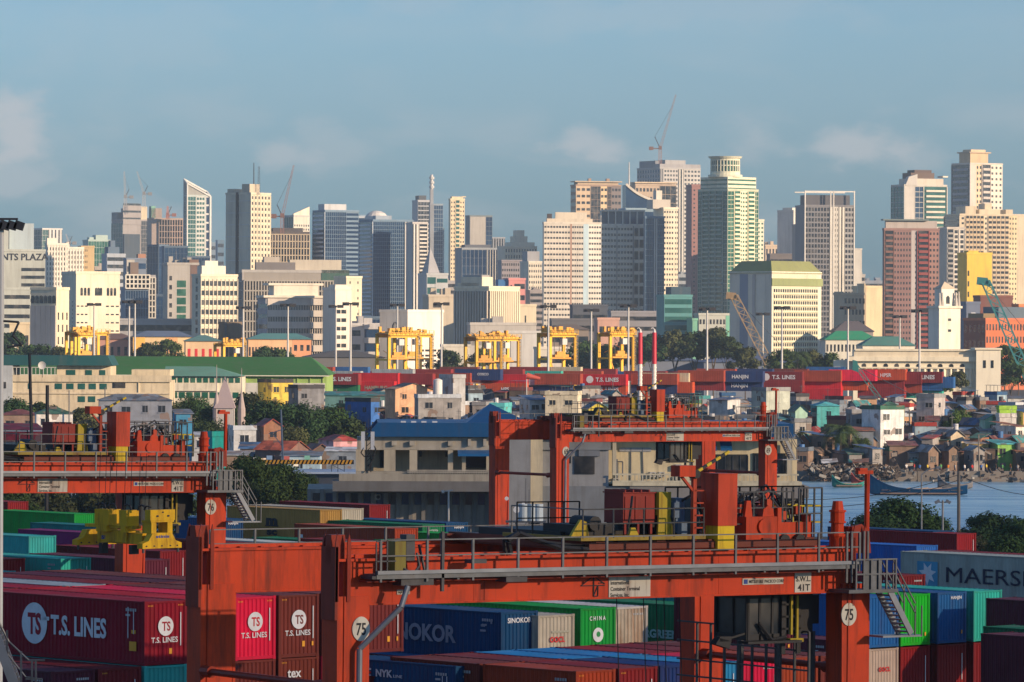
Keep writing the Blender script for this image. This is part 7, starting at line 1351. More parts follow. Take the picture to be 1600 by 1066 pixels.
# ------------------------------------------------------------- far port: yellow cranes, masts, stacks, lattice booms
YC = (.86, .48, .0)
def ycrane(px, ytop, D, span, label, seed=0, wb=6.5, a=35, rust=0):
    p = W(px, ytop, D); r = thing('gantry_crane', label, 'crane', (p.x, p.y, 0), R(a), 'yellow gantry cranes at the far terminal'); H = p.z; zt = H - 2.8; q = random.Random(seed); col = [c * (1 - .25 * rust) for c in YC]
    for x in (0, span):
        for y in (0, wb): MB().box(x, x + .95, y, y + .8, 0, zt + .3).build('leg', 'paint', r, col)
        MB().box(x, x + 1, -1.5, wb + 2.4, .8, 1.8).build('sill_beam', 'paint', r, col); MB().box(x + .2, x + .8, 0, wb, zt - 8.4, zt - 7.8).build('brace', 'paint', r, col)
    for y in (0, wb): MB().box(0, span + 1.0, y, y + .8, zt - .9, zt + .45).build('girder', 'paint', r, col)
    b = MB(); t0 = q.uniform(.1, .35) * span
    for k in range(16): x = t0 + q.uniform(-1.5, 7); y = q.uniform(0, wb); z = zt + .5; b.box(x, x + q.uniform(.5, 1.7), y, y + q.uniform(.5, 1.5), z, z + q.uniform(.5, 2.2))
    b.box(t0 - 1.5, t0 + 7, .2, wb, zt + .5, zt + .8); b.build('trolley', 'paint', r, [col[0] * .8, col[1] * .7, .012])
    b = MB(); b.box(t0, t0 + 5.5, .5, 3, zt - 7.4, zt - 6.6); b.box(t0 - 1.2, t0 + 6.5, .6, 1.2, zt - 8, zt - 7.5); b.box(t0 + 1, t0 + 4, .8, 2, zt - 6.6, zt - 5.6); b.build('spreader_bar', 'paint', r, [col[0] * .75, col[1] * .6, .01])
    b = MB()
    for x in (t0, t0 + 2, t0 + 4, t0 + 5.4): b.bar((x, 1, zt), (x, 1, zt - 7), .14)
    b.build('rope', 'darksteel', r)
    b = MB(); b.box(t0 + 2.3, t0 + 4.2, -.4, 1.2, zt - 3.4, zt - 1.4); b.build('cabin', 'wall', r, (.6, .6, .56))
    b = MB(); rail(b, 0, span + 1, -.6, zt + .2, 1.2, 1.8, .09); b.bar((0, -.6, zt - .1), (span + 1, -.6, zt - .1), .5, .2)
    for i in range(10): b.bar((span + 1.5, .2 + (i % 2), zt - 1 - i * 1.1), (span + 1.5, .2 + (i + 1) % 2, zt - 2.1 - i * 1.1), .1)
    b.build('railing', 'paint', r, [c * .7 for c in col])
    for k in range(9):
        b = MB(); x = t0 + q.uniform(-1, 6.5); z = zt + q.uniform(-8, 1.5); b.bar((x, q.uniform(.2, wb), z), (x + q.uniform(-2.5, 2.5), q.uniform(.2, wb), z + q.uniform(-1.2, 2)), .16); b.build('hanger', 'paint', r, [c * q.uniform(.35, .8) for c in col])
    b = MB(); b.bar((span + .5, -.3, 2), (span + .5, -.3, zt), .12); b.bar((span + 1.1, -.3, 2), (span + 1.1, -.3, zt), .12)
    for k in range(26): b.bar((span + .5, -.3, 2 + k * .9), (span + 1.1, -.3, 2 + k * .9), .1)
    b.build('ladder', 'steel', r)
    b = MB(); b.bar((.5, .1, zt - 9), (5, .1, 6), .35); b.build('strut', 'paint', r, [col[0] * .8, col[1] * .7, .01])
ycrane(117, 508, 1700, 13, 'yellow gantry crane in front of the arched cream block', 1); ycrane(122, 510, 1650, 6, 'slimmer yellow gantry crane crossing the one before the cream block', 7, wb=5)
ycrane(349, 527, 1850, 9, 'small yellow gantry crane before the peach building', 2)
ycrane(607, 510, 1560, 11, 'yellow gantry crane before the white hangar like block', 3, wb=7); ycrane(632, 510, 1600, 10.5, 'second yellow gantry crane overlapping the one by the white hangar', 8)
ycrane(744, 516, 1600, 10, 'weathered yellow gantry crane with rusty trolley', 4, rust=1); ycrane(772, 516, 1640, 10, 'yellow gantry crane joined behind the weathered one', 9)
ycrane(859, 509, 1560, 10, 'yellow gantry crane below the white apartment slab', 5); ycrane(953, 509, 1600, 9.5, 'yellow gantry crane just left of the striped stacks', 6)
def mast(px, yt, D, label, heads=6):
    p = W(px, yt, D); r = thing('light_mast', label, 'light mast', (p.x, p.y, 0), 0, 'tall light masts of the far terminal'); MB().tube((0, 0, 0), (0, 0, p.z), .42, .24, n=8).build('pole', 'mast', r)
    b = MB(); b.tube((0, 0, p.z - .3), (0, 0, p.z + .1), 1.4, n=10)
    for k in range(heads): t = k * 6.283 / heads; b.box(2 * math.cos(t) - .5, 2 * math.cos(t) + .5, 2 * math.sin(t) - .4, 2 * math.sin(t) + .4, p.z - .7, p.z + .3); b.bar((0, 0, p.z), (2 * math.cos(t), 2 * math.sin(t), p.z), .15)
    b.build('lamp_head', 'darksteel', r)
for i, (x, y, D, lb) in enumerate(((147, 475, 1640, 'light mast rising before the arched cream block'), (202, 471, 1620, 'twin light mast nearer to the arched cream block'), (211, 471, 1620, 'twin light mast farther from the arched cream block'), (380, 480, 1650, 'light mast next to the brown tank'), (450, 476, 1500, 'light mast before the large white office block'), (525, 478, 1600, 'thin light mast before the white office block'), (548, 474, 1450, 'light mast before the white end wall of the office block'), (621, 476, 1600, 'light mast crossing the grey flank of the white hangar'), (690, 474, 1500, 'light mast at the corner of the white hangar'), (857, 478, 1450, 'light mast below the white apartment slab'), (924, 484, 1500, 'thin light mast beneath the gridded crown tower'), (982, 477, 1400, 'light mast just before the striped stacks'), (1105, 482, 1400, 'light mast at the foot of the drum topped tower'), (1222, 480, 1500, 'light mast before the olive roofed office'), (1325, 480, 1450, 'light mast before the beige punched window block'), (1406, 494, 1600, 'thin light mast before the teal roofed hall'), (1437, 485, 1420, 'light mast crossing the colonnade hall'), (1192, 490, 1700, 'small light mast on the grey flank of the olive roofed office'))):
    mast(x, y, D, lb)
for x, lb in ((1000.5, 'red and white striped stack, the nearer to the yellow crane'), (1022.5, 'red and white striped stack, the one farther from the yellow crane')):
    p = W(x, 514, 1060); r = thing('striped_stack', lb, 'stack', (p.x, p.y, 0)); s = F / 1060; z1 = HC - (568 - HY) / s
    MB().tube((0, 0, z1), (0, 0, p.z - .8), .52, .46, n=14).build('upper_section', 'paint', r, (.52, .02, .05)); b = MB(); b.tube((0, 0, 0), (0, 0, z1), .45, n=10)
    for k in range(16): b.tube((0, 0, z1 - .9 * k - .9), (0, 0, z1 - .9 * k - .6), .52, n=10)
    b.build('lower_section', 'wall', r, (.62, .58, .55)); b = MB(); b.tube((0, 0, p.z - .8), (0, 0, p.z - .1), .3, .2, n=10); b.path([(0, 0, p.z - .2), (-.3, 0, p.z + .25), (-.7, 0, p.z + .1)], .12); b.build('tip', 'wall', r, (.6, .6, .6))
def lattice(b, A, Bq, w0, w1, n):
    A, Bq = Vector(A), Vector(Bq); d = (Bq - A).normalized(); a = d.cross(Vector((0, 1, 0))).normalized(); e = Vector((0, 1, 0)); P = []
    for i in range(n + 1): c = A.lerp(Bq, i / n); w_ = w0 + (w1 - w0) * i / n; P.append([c + a * w_ / 2 * k + e * w_ / 2 * l for k, l in ((-1, -1), (1, -1), (1, 1), (-1, 1))])
    t = max(.12, w0 * .09)
    for i in range(n):
        for k in range(4): b.bar(P[i][k], P[i + 1][k], t)
        b.bar(P[i][0], P[i + 1][1], t * .7); b.bar(P[i][1], P[i + 1][0], t * .7) if i % 2 else None; b.bar(P[i][1], P[i][0], t * .7); b.bar(P[i][3], P[i + 1][2], t * .7)
def boomcrane(x0, y0, x1, y1, D, w_, mcol, label, n=14):
    A, Bq = W(x0, y0, D), W(x1, y1, D); A = A + (A - Bq) * max(0, (A.z - 2.5) / max(.1, Bq.z - A.z)); r = thing('crawler_crane', label, 'crane', (A.x, A.y, 0)); A = A - r.location; Bq = Bq - r.location; b = MB(); lattice(b, A, Bq, w_, w_ * .9, n); b.build('boom', 'paint', r, mcol)
    b = MB(); b.prism([(Bq.x - w_, Bq.z - 1), (Bq.x + w_ * .6, Bq.z - 1.6), (Bq.x + w_ * .2, Bq.z + 1.2), (Bq.x - w_ * .9, Bq.z + 1.5)], -.8, .8); b.build('boom_head', 'paint', r, [c * .8 for c in mcol])
    b = MB(); b.tube(Bq, A + Vector((12 if x1 < x0 else -12, 0, 4)), .08, n=4); b.build('cable', 'steel', r); b = MB(); b.box(A.x - 4, A.x + 5, -3, 3, 1.2, 4); b.box(A.x - 4, A.x + 5, -3.4, -2, 0, 1.3); b.box(A.x - 4, A.x + 5, 2, 3.4, 0, 1.3); b.build('base', 'paint', r, [c * .6 for c in mcol])
boomcrane(1200, 565, 1147, 463, 1700, 3.0, (.36, .26, .15), 'tan lattice boom crane leaning before the olive roofed office')
boomcrane(1602, 580, 1540, 440, 1600, 3.0, (.04, .22, .24), 'teal lattice boom crane before the orange brick offices')
boomcrane(1310, 640, 1262, 558, 1180, 1.6, (.32, .10, .06), 'rust red lattice boom standing in front of the far containers', n=12) if False else None
boomcrane(1358, 600, 1338, 572, 1180, 1.0, (.03, .20, .20), 'small teal boom crane among the far containers', n=8)
def towercrane(px, yb, ytur, xt, yt, D, w_, col, label, back=8):
    A, T_ = W(px, yb, D), W(px, ytur, D); E = W(xt, yt, D); r = thing('tower_crane', label, 'tower crane', (A.x, A.y, A.z)); o = r.location
    b = MB(); lattice(b, (0, 0, 0), T_ - o, w_, w_, 8); b.build('tower', 'paint', r, col); b = MB(); lattice(b, T_ - o, E - o, w_ * .8, w_ * .35, 18); b.build('jib', 'paint', r, [c * .9 for c in col])
    T2 = T_ - o; d = (E - T_).normalized(); sg = -1 if d.x > 0 else 1
    b = MB(); b.box(T2.x + sg * back - 2, T2.x + sg * back + 2, -1.5, 1.5, T2.z - 1.5, T2.z + 1.5); b.box(min(T2.x, T2.x + sg * back), max(T2.x, T2.x + sg * back), -.8, .8, T2.z - .5, T2.z + .3); b.box(T2.x - 1.4, T2.x + 1.4, -1.5, 1.5, T2.z - 1, T2.z + 2); b.build('counterweight', 'paint', r, [c * .6 for c in col])
    b = MB(); Q = T2 + Vector((sg * back * .6, 0, back * 1.3)); b.tube(T2, Q, w_ * .15, n=5); b.tube(Q, T2 + (E - T_) * .8, .12, n=4); b.build('tie', 'steel', r)
towercrane(1031.5, 256, 232, 1056, 148, 4290, 2.6, (.36, .20, .14), 'tower crane with steep jib on the tallest grey tower')
towercrane(441, 365, 338, 459, 258, 3290, 2.2, (.34, .17, .13), 'tower crane with rust brown jib on the netted tower', 6)
towercrane(196, 322, 308, 194, 268, 4790, 2.6, (.45, .45, .44), 'pale tower crane with upright jib on the shielded tower', 6)
towercrane(225, 325, 303, 214, 268, 4790, 2.6, (.45, .45, .44), 'pale tower crane with tilted jib on the shielded tower', 6)
towercrane(262, 342, 336, 262, 322, 4490, 3., (.55, .22, .15), 'small red tower crane on the bare concrete tower', 6)
towercrane(108, 388, 380, 103, 366, 4590, 2., (.5, .5, .5), 'tiny pale crane far behind the white ribbed block', 5)
p = W(404, 296, 2900); r = thing('roof_antenna', 'thin lattice antenna standing on the banded tower', 'antenna', (p.x, p.y + 4, p.z - 3)); b = MB(); lattice(b, (0, 0, 0), (0, 0, 17), 1.3, .9, 10); b.build('lattice', 'steel', r)
# windsock
p = W(823, 586, 1150); r = thing('windsock', 'dull red windsock over the houses by the far containers', 'windsock', (p.x, p.y, 0)); MB().tube((0, 0, 0), (0, 0, p.z), .12, n=6).build('pole', 'mast', r)
MB().tube((0, 0, p.z - .2), (3.2, 0, p.z - .9), .75, .38, n=12).build('sock', 'paint', r, (.48, .09, .06))
# ------------------------------------------------------------- houses on the far bank
WALLC = {'grey block': (.30, .29, .28), 'pale grey': (.46, .47, .47), 'cream': (.62, .56, .42), 'white': (.68, .66, .62), 'pale blue': (.32, .44, .52), 'mint': (.40, .62, .50), 'dark timber': (.11, .085, .07), 'rust tin': (.26, .13, .08), 'peach': (.66, .40, .24), 'slate': (.17, .20, .24), 'pink': (.55, .30, .32), 'ochre': (.55, .40, .14), 'teal': (.10, .42, .42), 'lime': (.35, .60, .08), 'brown': (.24, .17, .13)}
ROOFC = {'rusty': (.26, .10, .06), 'grey tin': (.26, .27, .28), 'blue': (.05, .13, .27), 'green': (.05, .14, .10), 'dark': (.07, .07, .075), 'teal': (.04, .21, .22), 'red': (.33, .05, .04), 'silver': (.46, .50, .54), 'slate': (.12, .15, .19), 'cyan': (.08, .40, .42), 'maroon': (.18, .06, .06)}
mat('housewin', (.02, .024, .03), rough=.25, var=.4, scale=.7)
_hw = {}
def hwin(w, h):
    k = (round(w, 1), round(h, 1))
    if k not in _hw:
        b = MB(); w, h = k; b.box(-w / 2, w / 2, -.05, .03, 0, h, 0); b.box(-w / 2 - .08, w / 2 + .08, -.16, .02, -.12, -.0, 1); b.box(-w / 2 - .06, w / 2 + .06, -.10, .02, h, h + .09, 1); b.box(-.03, .03, -.09, 0, 0, h, 1)
        _hw[k] = b.mesh('window', ['housewin', 'wall'])
    return _hw[k]
def house(x0, x1, yt, D, wall, roof, rtype, label, yaw=None, depth=None, seed=None, nw=None, group=None, extras=True, lift=None, big=False):
    r_ = random.Random(seed if seed is not None else int(x0 * 7 + yt * 3)); s = F / D
    yaw = r_.uniform(-34, 40) if yaw is None else yaw; a = R(yaw); dp = depth or r_.uniform(5, 9)
    # visible width covers the front and the turned flank
    w = max(2.2, ((x1 - x0) / s - abs(math.sin(a)) * dp * .8) / math.cos(a)) if not big else (x1 - x0) / s / math.cos(a)
    p = W(x0, yt, D); off = abs(math.sin(a)) * dp * .8 if (a > 0 and not big) else 0
    top = p.z; wc = WALLC[wall] if isinstance(wall, str) else wall; rc = ROOFC.get(roof, wc) if isinstance(roof, str) else roof
    t = thing('house', label, 'house', (p.x + off, D, 0), a, group or 'houses crowded on the far bank')
    rh = {'gable': r_.uniform(.8, 1.4), 'shed': r_.uniform(.4, .9), 'flat': 0, 'hip': r_.uniform(.8, 1.4)}[rtype]; hz = max(2.0, top - rh)
    b = MB(); b.box(0, w, 0, dp, 0, hz)
    if rtype == 'gable': b.prism([(0, hz), (w, hz), (w / 2, hz + rh)], .02, dp - .02)
    b.build('wall', 'housewall', t, wc); b = MB(); e = .35
    if rtype == 'gable':
        for sg in (0, 1):
            xa, xb = (-e, w / 2) if not sg else (w / 2, w + e); za, zb = (hz - .2, hz + rh) if not sg else (hz + rh, hz - .2)
            b.face([(xa, -e, za + .06), (xb, -e, zb + .06), (xb, dp + e, zb + .06), (xa, dp + e, za + .06)]); b.face([(xa, -e, za - .02), (xb, -e, zb - .02), (xb, -e, zb + .06), (xa, -e, za + .06)])
    elif rtype == 'shed': b.face([(-e, -e, hz), (w + e, -e, hz), (w + e, dp + e, hz + rh), (-e, dp + e, hz + rh)]); b.face([(-e, -e, hz - .1), (w + e, -e, hz - .1), (w + e, -e, hz), (-e, -e, hz)]); b.face([(w + e, -e, hz - .1), (w + e, dp + e, hz + rh - .1), (w + e, dp + e, hz + rh), (w + e, -e, hz)])
    elif rtype == 'hip':
        i = min(w, dp) * .45; q = [(-e, -e), (w + e, -e), (w + e, dp + e), (-e, dp + e)]; P = [(i, dp / 2 - .2), (w - i, dp / 2 - .2), (w - i, dp / 2 + .2), (i, dp / 2 + .2)] if w > dp else [(w / 2 - .2, i), (w / 2 + .2, i), (w / 2 + .2, dp - i), (w / 2 - .2, dp - i)]
        for k in range(4): b.face([(*q[k], hz), (*q[(k + 1) % 4], hz), (*P[(k + 1) % 4], hz + rh), (*P[k], hz + rh)])
        b.face([(*P[k], hz + rh) for k in range(4)])
    else:
        b.box(-.15, w + .15, -.15, dp + .15, hz, hz + .15)
        for q in ((-.1, w + .1, -.1, .1), (-.1, .1, .1, dp), (w - .1, w + .1, .1, dp)): b.box(*q, hz + .15, hz + .8)
    b.build('roof', 'sheetroof' if rtype != 'flat' else 'housewall', t, rc)
    # windows: upper storeys only where they can be seen
    nf = min(3, max(1, int(hz / 2.9))); nc = nw or max(1, int(w / 3.2))
    for f in range(nf):
        z = hz - 2.1 - 2.9 * f
        if z < .6: break
        for c in range(nc):
            if r_.random() < .82: inst('window', hwin(r_.choice((.9, 1.2, 1.5)), r_.choice((1., 1.2))), t, wc, (w * (c + .5) / nc + r_.uniform(-.2, .2), 0, z), 0)
        if f < 2 and abs(yaw) > 8:
            for c in range(max(1, int(dp / 4))):
                if r_.random() < .7:
                    if yaw > 0: inst('window', hwin(1.0, 1.0), t, wc, (0, dp * (c + .5) / max(1, int(dp / 4)), z), R(-90))
                    else: inst('window', hwin(1.0, 1.0), t, wc, (w, dp * (c + .5) / max(1, int(dp / 4)), z), R(90))
    if extras:
        k = r_.random()
        if k < .22: MB().tube((w * .3, dp * .3, hz + rh * .3), (w * .3, dp * .3, hz + rh * .3 + 1.3), .55, n=10).build('water_tank', 'paint', t, r_.choice([(.5, .52, .55), (.05, .15, .35), (.06, .06, .07)]))
        elif k < .45: b = MB(); b.face([(-.2, -1.8, hz * .5), (w * .7, -1.8, hz * .5), (w * .7, 0, hz * .5 + .6), (-.2, 0, hz * .5 + .6)]); b.build('awning', 'sheetroof', t, r_.choice(list(ROOFC.values())))
        elif k < .6: b = MB(); b.bar((w * .6, dp * .4, hz), (w * .6, dp * .4, hz + rh + 2.8), .07); b.bar((w * .6 - .6, dp * .4, hz + rh + 2.4), (w * .6 + .6, dp * .4, hz + rh + 2.4), .05); b.build('aerial', 'steel', t)
        elif k < .75 and rtype == 'flat': b = MB(); frame_box(b, .3, w - .3, .3, dp - .3, hz + .15, hz + 2.3, .08, 2, 0); b.build('roof_frame', 'darksteel', t); b = MB(); b.box(0, w, 0, dp, hz + 2.3, hz + 2.36); b.build('canopy_sheet', 'sheetroof', t, r_.choice([ROOFC['blue'], ROOFC['grey tin'], ROOFC['teal']]))
    return t
# distinct ones, read off the photograph
HH = [
 (405, 457, 598, 1050, (.62, .48, .09), 'dark', 'flat', 'yellow two storey house with dark brown corner framing', 25), (452, 506, 607, 1030, (.22, .23, .25), 'dark', 'flat', 'unfinished grey concrete house next to the yellow one', 20),
 (546, 590, 628, 960, (.05, .15, .42), 'dark', 'flat', 'tall deep blue house with two white framed windows', 40), (508, 614, 612, 1040, (.10, .22, .23), 'teal', 'shed', 'long dark teal roofed shed above the grove', 0),
 (604, 676, 599, 1000, 'peach', 'dark', 'gable', 'peach house with a dark gable roof near the red containers', 20), (690, 727, 591, 1010, 'pale grey', 'pale grey', 'flat', 'pale grey block house with punched windows before the ribbed container', 20),
 (648, 720, 622, 985, 'grey block', 'silver', 'flat', 'raw concrete house with open roof deck behind the blue pyramid roof', 8), (815, 858, 618, 1000, 'pale grey', 'blue', 'shed', 'grey house with a blue sheet roof beside the cream one', 15), (852, 908, 617, 995, 'cream', 'cream', 'flat', 'cream house with maroon verandah above the inner gantry', -8),
 (765, 797, 636, 930, 'teal', 'white', 'flat', 'bright cyan walled house behind the blue pyramid roof', -10), (912, 952, 628, 960, (.60, .50, .07), 'slate', 'gable', 'house with bright yellow wall and slate roof above the inner gantry', 10),
 (1108, 1153, 621, 1010, 'pale grey', 'blue', 'shed', 'house with blunt white end wall above the end of the inner gantry', -35), (1180, 1236, 611, 1020, (.42, .46, .40), 'grey tin', 'flat', 'tall pale green concrete house right of the inner gantry', 35),
 (1196, 1236, 650, 965, (.34, .33, .31), 'teal', 'shed', 'grey lean to house below the tall pale green one', 25), (1238, 1268, 660, 960, (.42, .40, .36), 'grey tin', 'flat', 'small box house of bare plaster next to the palm', 5),
 (1326, 1378, 646, 965, (.26, .25, .25), 'grey tin', 'flat', 'grey concrete house with rooftop props left of the tall white one', 10), (1355, 1414, 640, 955, (.70, .72, .72), 'green', 'flat', 'tall plain white house rising over the bank', 30), (1368, 1414, 628, 985, (.38, .36, .24), 'green', 'hip', 'olive house with a green hipped roof behind the tall white one', 10),
 (1432, 1475, 621, 1010, (.42, .40, .40), 'grey tin', 'flat', 'grey block house with a single dark window mid slope', -28), (1562, 1588, 640, 985, 'lime', 'lime', 'flat', 'lime green box room above a white balcony', 0), (1562, 1588, 652, 975, 'white', 'white', 'flat', 'white balcony house under the lime box room', 0),
 (1536, 1566, 648, 990, 'mint', 'teal', 'gable', 'mint house with a small teal gable near the lime box', 5), (1590, 1625, 640, 990, 'peach', 'blue', 'shed', 'peach house with a blue roof at the right picture edge', 10), (1468, 1508, 672, 955, (.52, .44, .32), 'grey tin', 'gable', 'tan gabled cottage with silver blue roof', 20),
 (1548, 1592, 688, 942, (.24, .50, .12), 'cyan', 'shed', 'shack on stilts with cyan roof and bright green frame', 15), (1508, 1545, 688, 945, 'ochre', 'grey tin', 'shed', 'ochre shop front on the bank road', 5), (1330, 1365, 668, 950, 'slate', 'rusty', 'shed', 'dark slate shack under the grey prop topped house', 0),
 (1236, 1262, 633, 1000, 'mint', 'green', 'gable', 'mint green house with low green roof', 10), (1272, 1312, 628, 1000, 'teal', 'cyan', 'hip', 'teal roofed house mid slope beyond the inner gantry', 5), (1390, 1432, 690, 940, 'brown', 'maroon', 'shed', 'brown riverside shop with maroon awning roof', 0)]
for (x0, x1, y, D, w_, ro, rt, lb, yw) in HH: house(x0, x1, y, D, w_, ro, rt, lb, yaw=yw, extras=rt != 'flat' or x0 in (648, 1326), nw=2 if x1 - x0 > 40 else 1)
# white round water tower by the pale grey house
p = W(684, 594, 1000); r = thing('water_tower', 'white cylindrical water tank tower beside the pale grey block house', 'water tank', (p.x, p.y, 0)); MB().tube((0, 0, 0), (0, 0, p.z), .95, n=18).build('tank', 'wall', r, (.6, .6, .58))
MB().tube((0, 0, p.z), (0, 0, p.z + .3), .98, .3, n=18).build('lid', 'wall', r, (.6, .6, .58))
# the rest, row on row up the slope
rows = [(612, 1180, 24, 'in the last row below the red containers'), (619, 1130, 25, 'just under the last row of houses'), (627, 1080, 26, 'in the upper middle of the houses'), (636, 1040, 28, 'in the middle rows'), (648, 1005, 28, 'in the lower middle rows'), (661, 975, 26, 'two rows up from the bank'), (676, 955, 24, 'one row up from the bank'), (698, 940, 22, 'standing right on the bank')]
zones = [(505, 760, 'near the blue pyramid roof'), (760, 1000, 'near the stacks'), (1000, 1240, 'near the inner gantry end'), (1240, 1420, 'near the palms'), (1420, 1640, 'beyond the boat')]
rs = random.Random(21); seen = {}
for ri, (y, D, wpx, rn) in enumerate(rows):
    x = 505 if ri < 6 else 1225
    while x < 1625:
        w_ = wpx * rs.uniform(.7, 1.5); zone = next((z for z in zones if z[0] <= x < z[1]), zones[-1])
        wc = rs.choice(['grey block', 'grey block', 'pale grey', 'cream', 'white', 'dark timber', 'rust tin', 'slate', 'slate', 'brown', 'pale blue', 'grey block', 'grey block', 'brown', 'peach'] if ri < 6 else ['dark timber', 'grey block', 'rust tin', 'slate', 'brown', 'brown', 'slate'])
        rc = rs.choice(['rusty', 'grey tin', 'grey tin', 'blue', 'green', 'dark', 'dark', 'teal', 'red', 'silver', 'slate', 'slate', 'maroon', 'dark']); rt = rs.choice(['gable', 'shed', 'flat', 'shed', 'flat', 'shed', 'hip', 'gable'] if ri < 6 else ['shed', 'flat', 'shed', 'gable'])
        lb = f"{wc} walled house with {rc if rt != 'flat' else 'plain'} {rt} roof {rn}"
        k = seen.get(lb, 0); seen[lb] = k + 1
        zl = zone[2] if k == 0 else zone[2]
        words_ = f"{wc} house with {rc if rt != 'flat' else 'bare'} {rt} roof {rn}".split()
        full = ' '.join(words_ + zl.split())
        if len(full.split()) > 16: full = ' '.join(f"{wc} house with {rc if rt != 'flat' else 'bare'} {rt} roof, {zl} {['topmost', 'high', 'upper', 'middle', 'lower', 'low', 'next-to-bank', 'bankside'][ri]}".split())
        n_ = seen.get(full, 0); seen[full] = n_ + 1
        if n_: full = ' '.join((full.split() + ['number', 'two'][:0] + [ORD[n_]]))
        house(x, x + w_, y + rs.uniform(-5, 8) + (9 if x > 1000 and ri < 3 else 0), D + rs.uniform(-8, 8), wc, rc, rt, full); x += w_ * rs.uniform(.76, 1.0)
# left side settlement around and below the grove
LS = [(155, 268, 616, 850, (.20, .22, .26), 'slate', 'hip', 'dark hip roofed club house with white verandah columns', 6, True), (57, 113, 636, 880, 'white', 'green', 'hip', 'white house with a green roof left of the club house', 8, True), (0, 60, 640, 900, 'brown', 'maroon', 'hip', 'low maroon roofed house behind trees at the left edge', 5, True),
 (268, 300, 640, 870, (.05, .22, .38), 'slate', 'shed', 'blue painted shack beside the club house', 10, False), (300, 330, 676, 800, 'pale grey', 'silver', 'shed', 'pale shack with silver roof above the teal box', 0, False), (355, 400, 672, 850, 'pale grey', 'silver', 'flat', 'grey concrete cabin with a silver roof among the shacks', 10, False), (400, 440, 655, 860, 'rust tin', 'red', 'gable', 'rust tin shack with little red roof inside the grove', 15, False),
 (375, 430, 692, 800, 'slate', 'blue', 'shed', 'slate shack with a faded blue roof by the washing lines', 0, False), (408, 480, 690, 790, (.2, .12, .1), (.42, .10, .05), 'gable', 'wide shack with a warm red tin roof beside the utility pole', 60, False), (470, 520, 694, 800, 'dark timber', 'rusty', 'gable', 'dark timber shack with rusty gable behind the office corner', 20, False), (500, 560, 680, 820, 'pink', 'red', 'hip', 'pink shack with a red hipped roof behind the office corner', 20, False), (510, 560, 700, 780, 'slate', 'silver', 'shed', 'slate shack under a large silver sheet roof', 0, False), (345, 385, 706, 770, 'brown', 'grey tin', 'shed', 'brown lean to beside the striped quay edge', 0, False), (440, 500, 706, 770, 'pale blue', 'slate', 'shed', 'pale blue lean to with washing in front', 0, False),
 (590, 640, 655, 900, 'rust tin', 'maroon', 'gable', 'rust tin house just behind the blue office roof', 15, False), (318, 346, 682, 760, (.02, .32, .28), (.02, .32, .28), 'flat', 'bright teal box cabin by the upper gantry end post', 20, False), (236, 262, 690, 770, 'pale grey', 'grey tin', 'shed', 'pale cabin behind the machinery of the upper gantry', 5, False)]
for (x0, x1, y, D, w_, ro, rt, lb, yw, bg_) in LS: house(x0, x1, y, D, w_, ro, rt, lb, yaw=yw, big=bg_, extras=False)
r, X, Z, bx, s = local(-10, 720, 'market_hall', 'red roofed shed with a white ridge line at the left edge', 'shed', 0)
bx('wall', 'housewall', (.5, .47, .4), -20, 72, 0, 12, 694, None); b = MB(); b.prism([(X(-20), Z(693)), (X(76), Z(693)), (X(74), Z(677)), (X(-20), Z(677))], -1, -.8); b.face([(X(-20), -.9, Z(677)), (X(74), -.9, Z(677)), (X(50), 8, Z(666)), (X(-20), 8, Z(666))]); b.build('roof', 'sheetroof', r, (.34, .02, .03))
bx('ridge_strip', 'wall', (.6, .6, .58), -20, 75, -1.1, -.95, 675.5, 677)
p = W(210, 640, 846); b = MB()
# utility poles and lamp posts
def pole(x0, y0, x1, y1, D, label, r=.13, mname='concrete', arms=(), name='utility_pole', cat='pole', zb=0.):
    A, Bq = W(x0, y0, D), W(x1, y1, D); o = thing(name, label, cat, (A.x, A.y, zb)); A = Vector((A.x - (Bq.x - A.x) * 0, A.y, zb)) - o.location; Bq = Bq - o.location
    MB().tube(A, Bq, r * 1.3, r, n=8).build('pole', mname, o)
    for (a0, b0, a1, b1, t) in arms: MB().bar(W(a0, b0, D) - o.location, W(a1, b1, D) - o.location, t).build('arm', mname if mname != 'concrete' else 'steel', o)
    return o
pole(54, 700, 46, 552, 640, 'leaning dark pole at the left edge', .2, 'black'); pole(73, 700, 74, 602, 560, 'dark pole with a small lamp before the red roofed shed', .2, 'black', [(70, 670, 77, 670, .4)])
pole(446, 728, 439, 640, 700, 'leaning grey utility pole among the shacks', .14, 'galv', [(420, 678, 445, 670, .12), (425, 676, 443, 700, .1)])
pole(1371, 735, 1371, 690, 935, 'thin wooden pole on the bank road', .12); pole(1422, 690, 1421, 640, 980, 'pole carrying a transformer between the houses', .15, 'concrete', [(1417, 645, 1426, 645, .4)])
pole(1530, 735, 1529, 680, 935, 'second thin pole near the green framed shack', .12)
o = pole(1498, 900, 1498, 736, 500, 'tall concrete pole before the boat', .16); o = pole(1440, 870, 1440, 742, 510, 'curved arm street light before the boat', .08, 'galv', [(1440, 742, 1448, 735, .1), (1448, 735, 1463, 731, .1), (1462, 731, 1470, 730, .25)], 'street_light', 'street light')
o = pole(1473, 880, 1473, 782, 480, 'twin headed street light before the bank trees', .1, 'galv', [(1464, 785, 1482, 785, .1), (1461, 786, 1468, 782, .3), (1478, 782, 1485, 786, .3)], 'street_light', 'street light')
o = pole(701, 900, 701, 768, 470, 'small white street light in front of the office base', .08, 'mast', [(692, 768, 708, 766, .1), (690, 769, 694, 768, .3)], 'street_light', 'street light')
o = pole(108, 660, 108, 610, 880, 'wire mast behind the club house', .1, 'steel'); o = pole(165, 660, 164, 605, 880, 'second wire mast behind the club house', .1, 'steel')
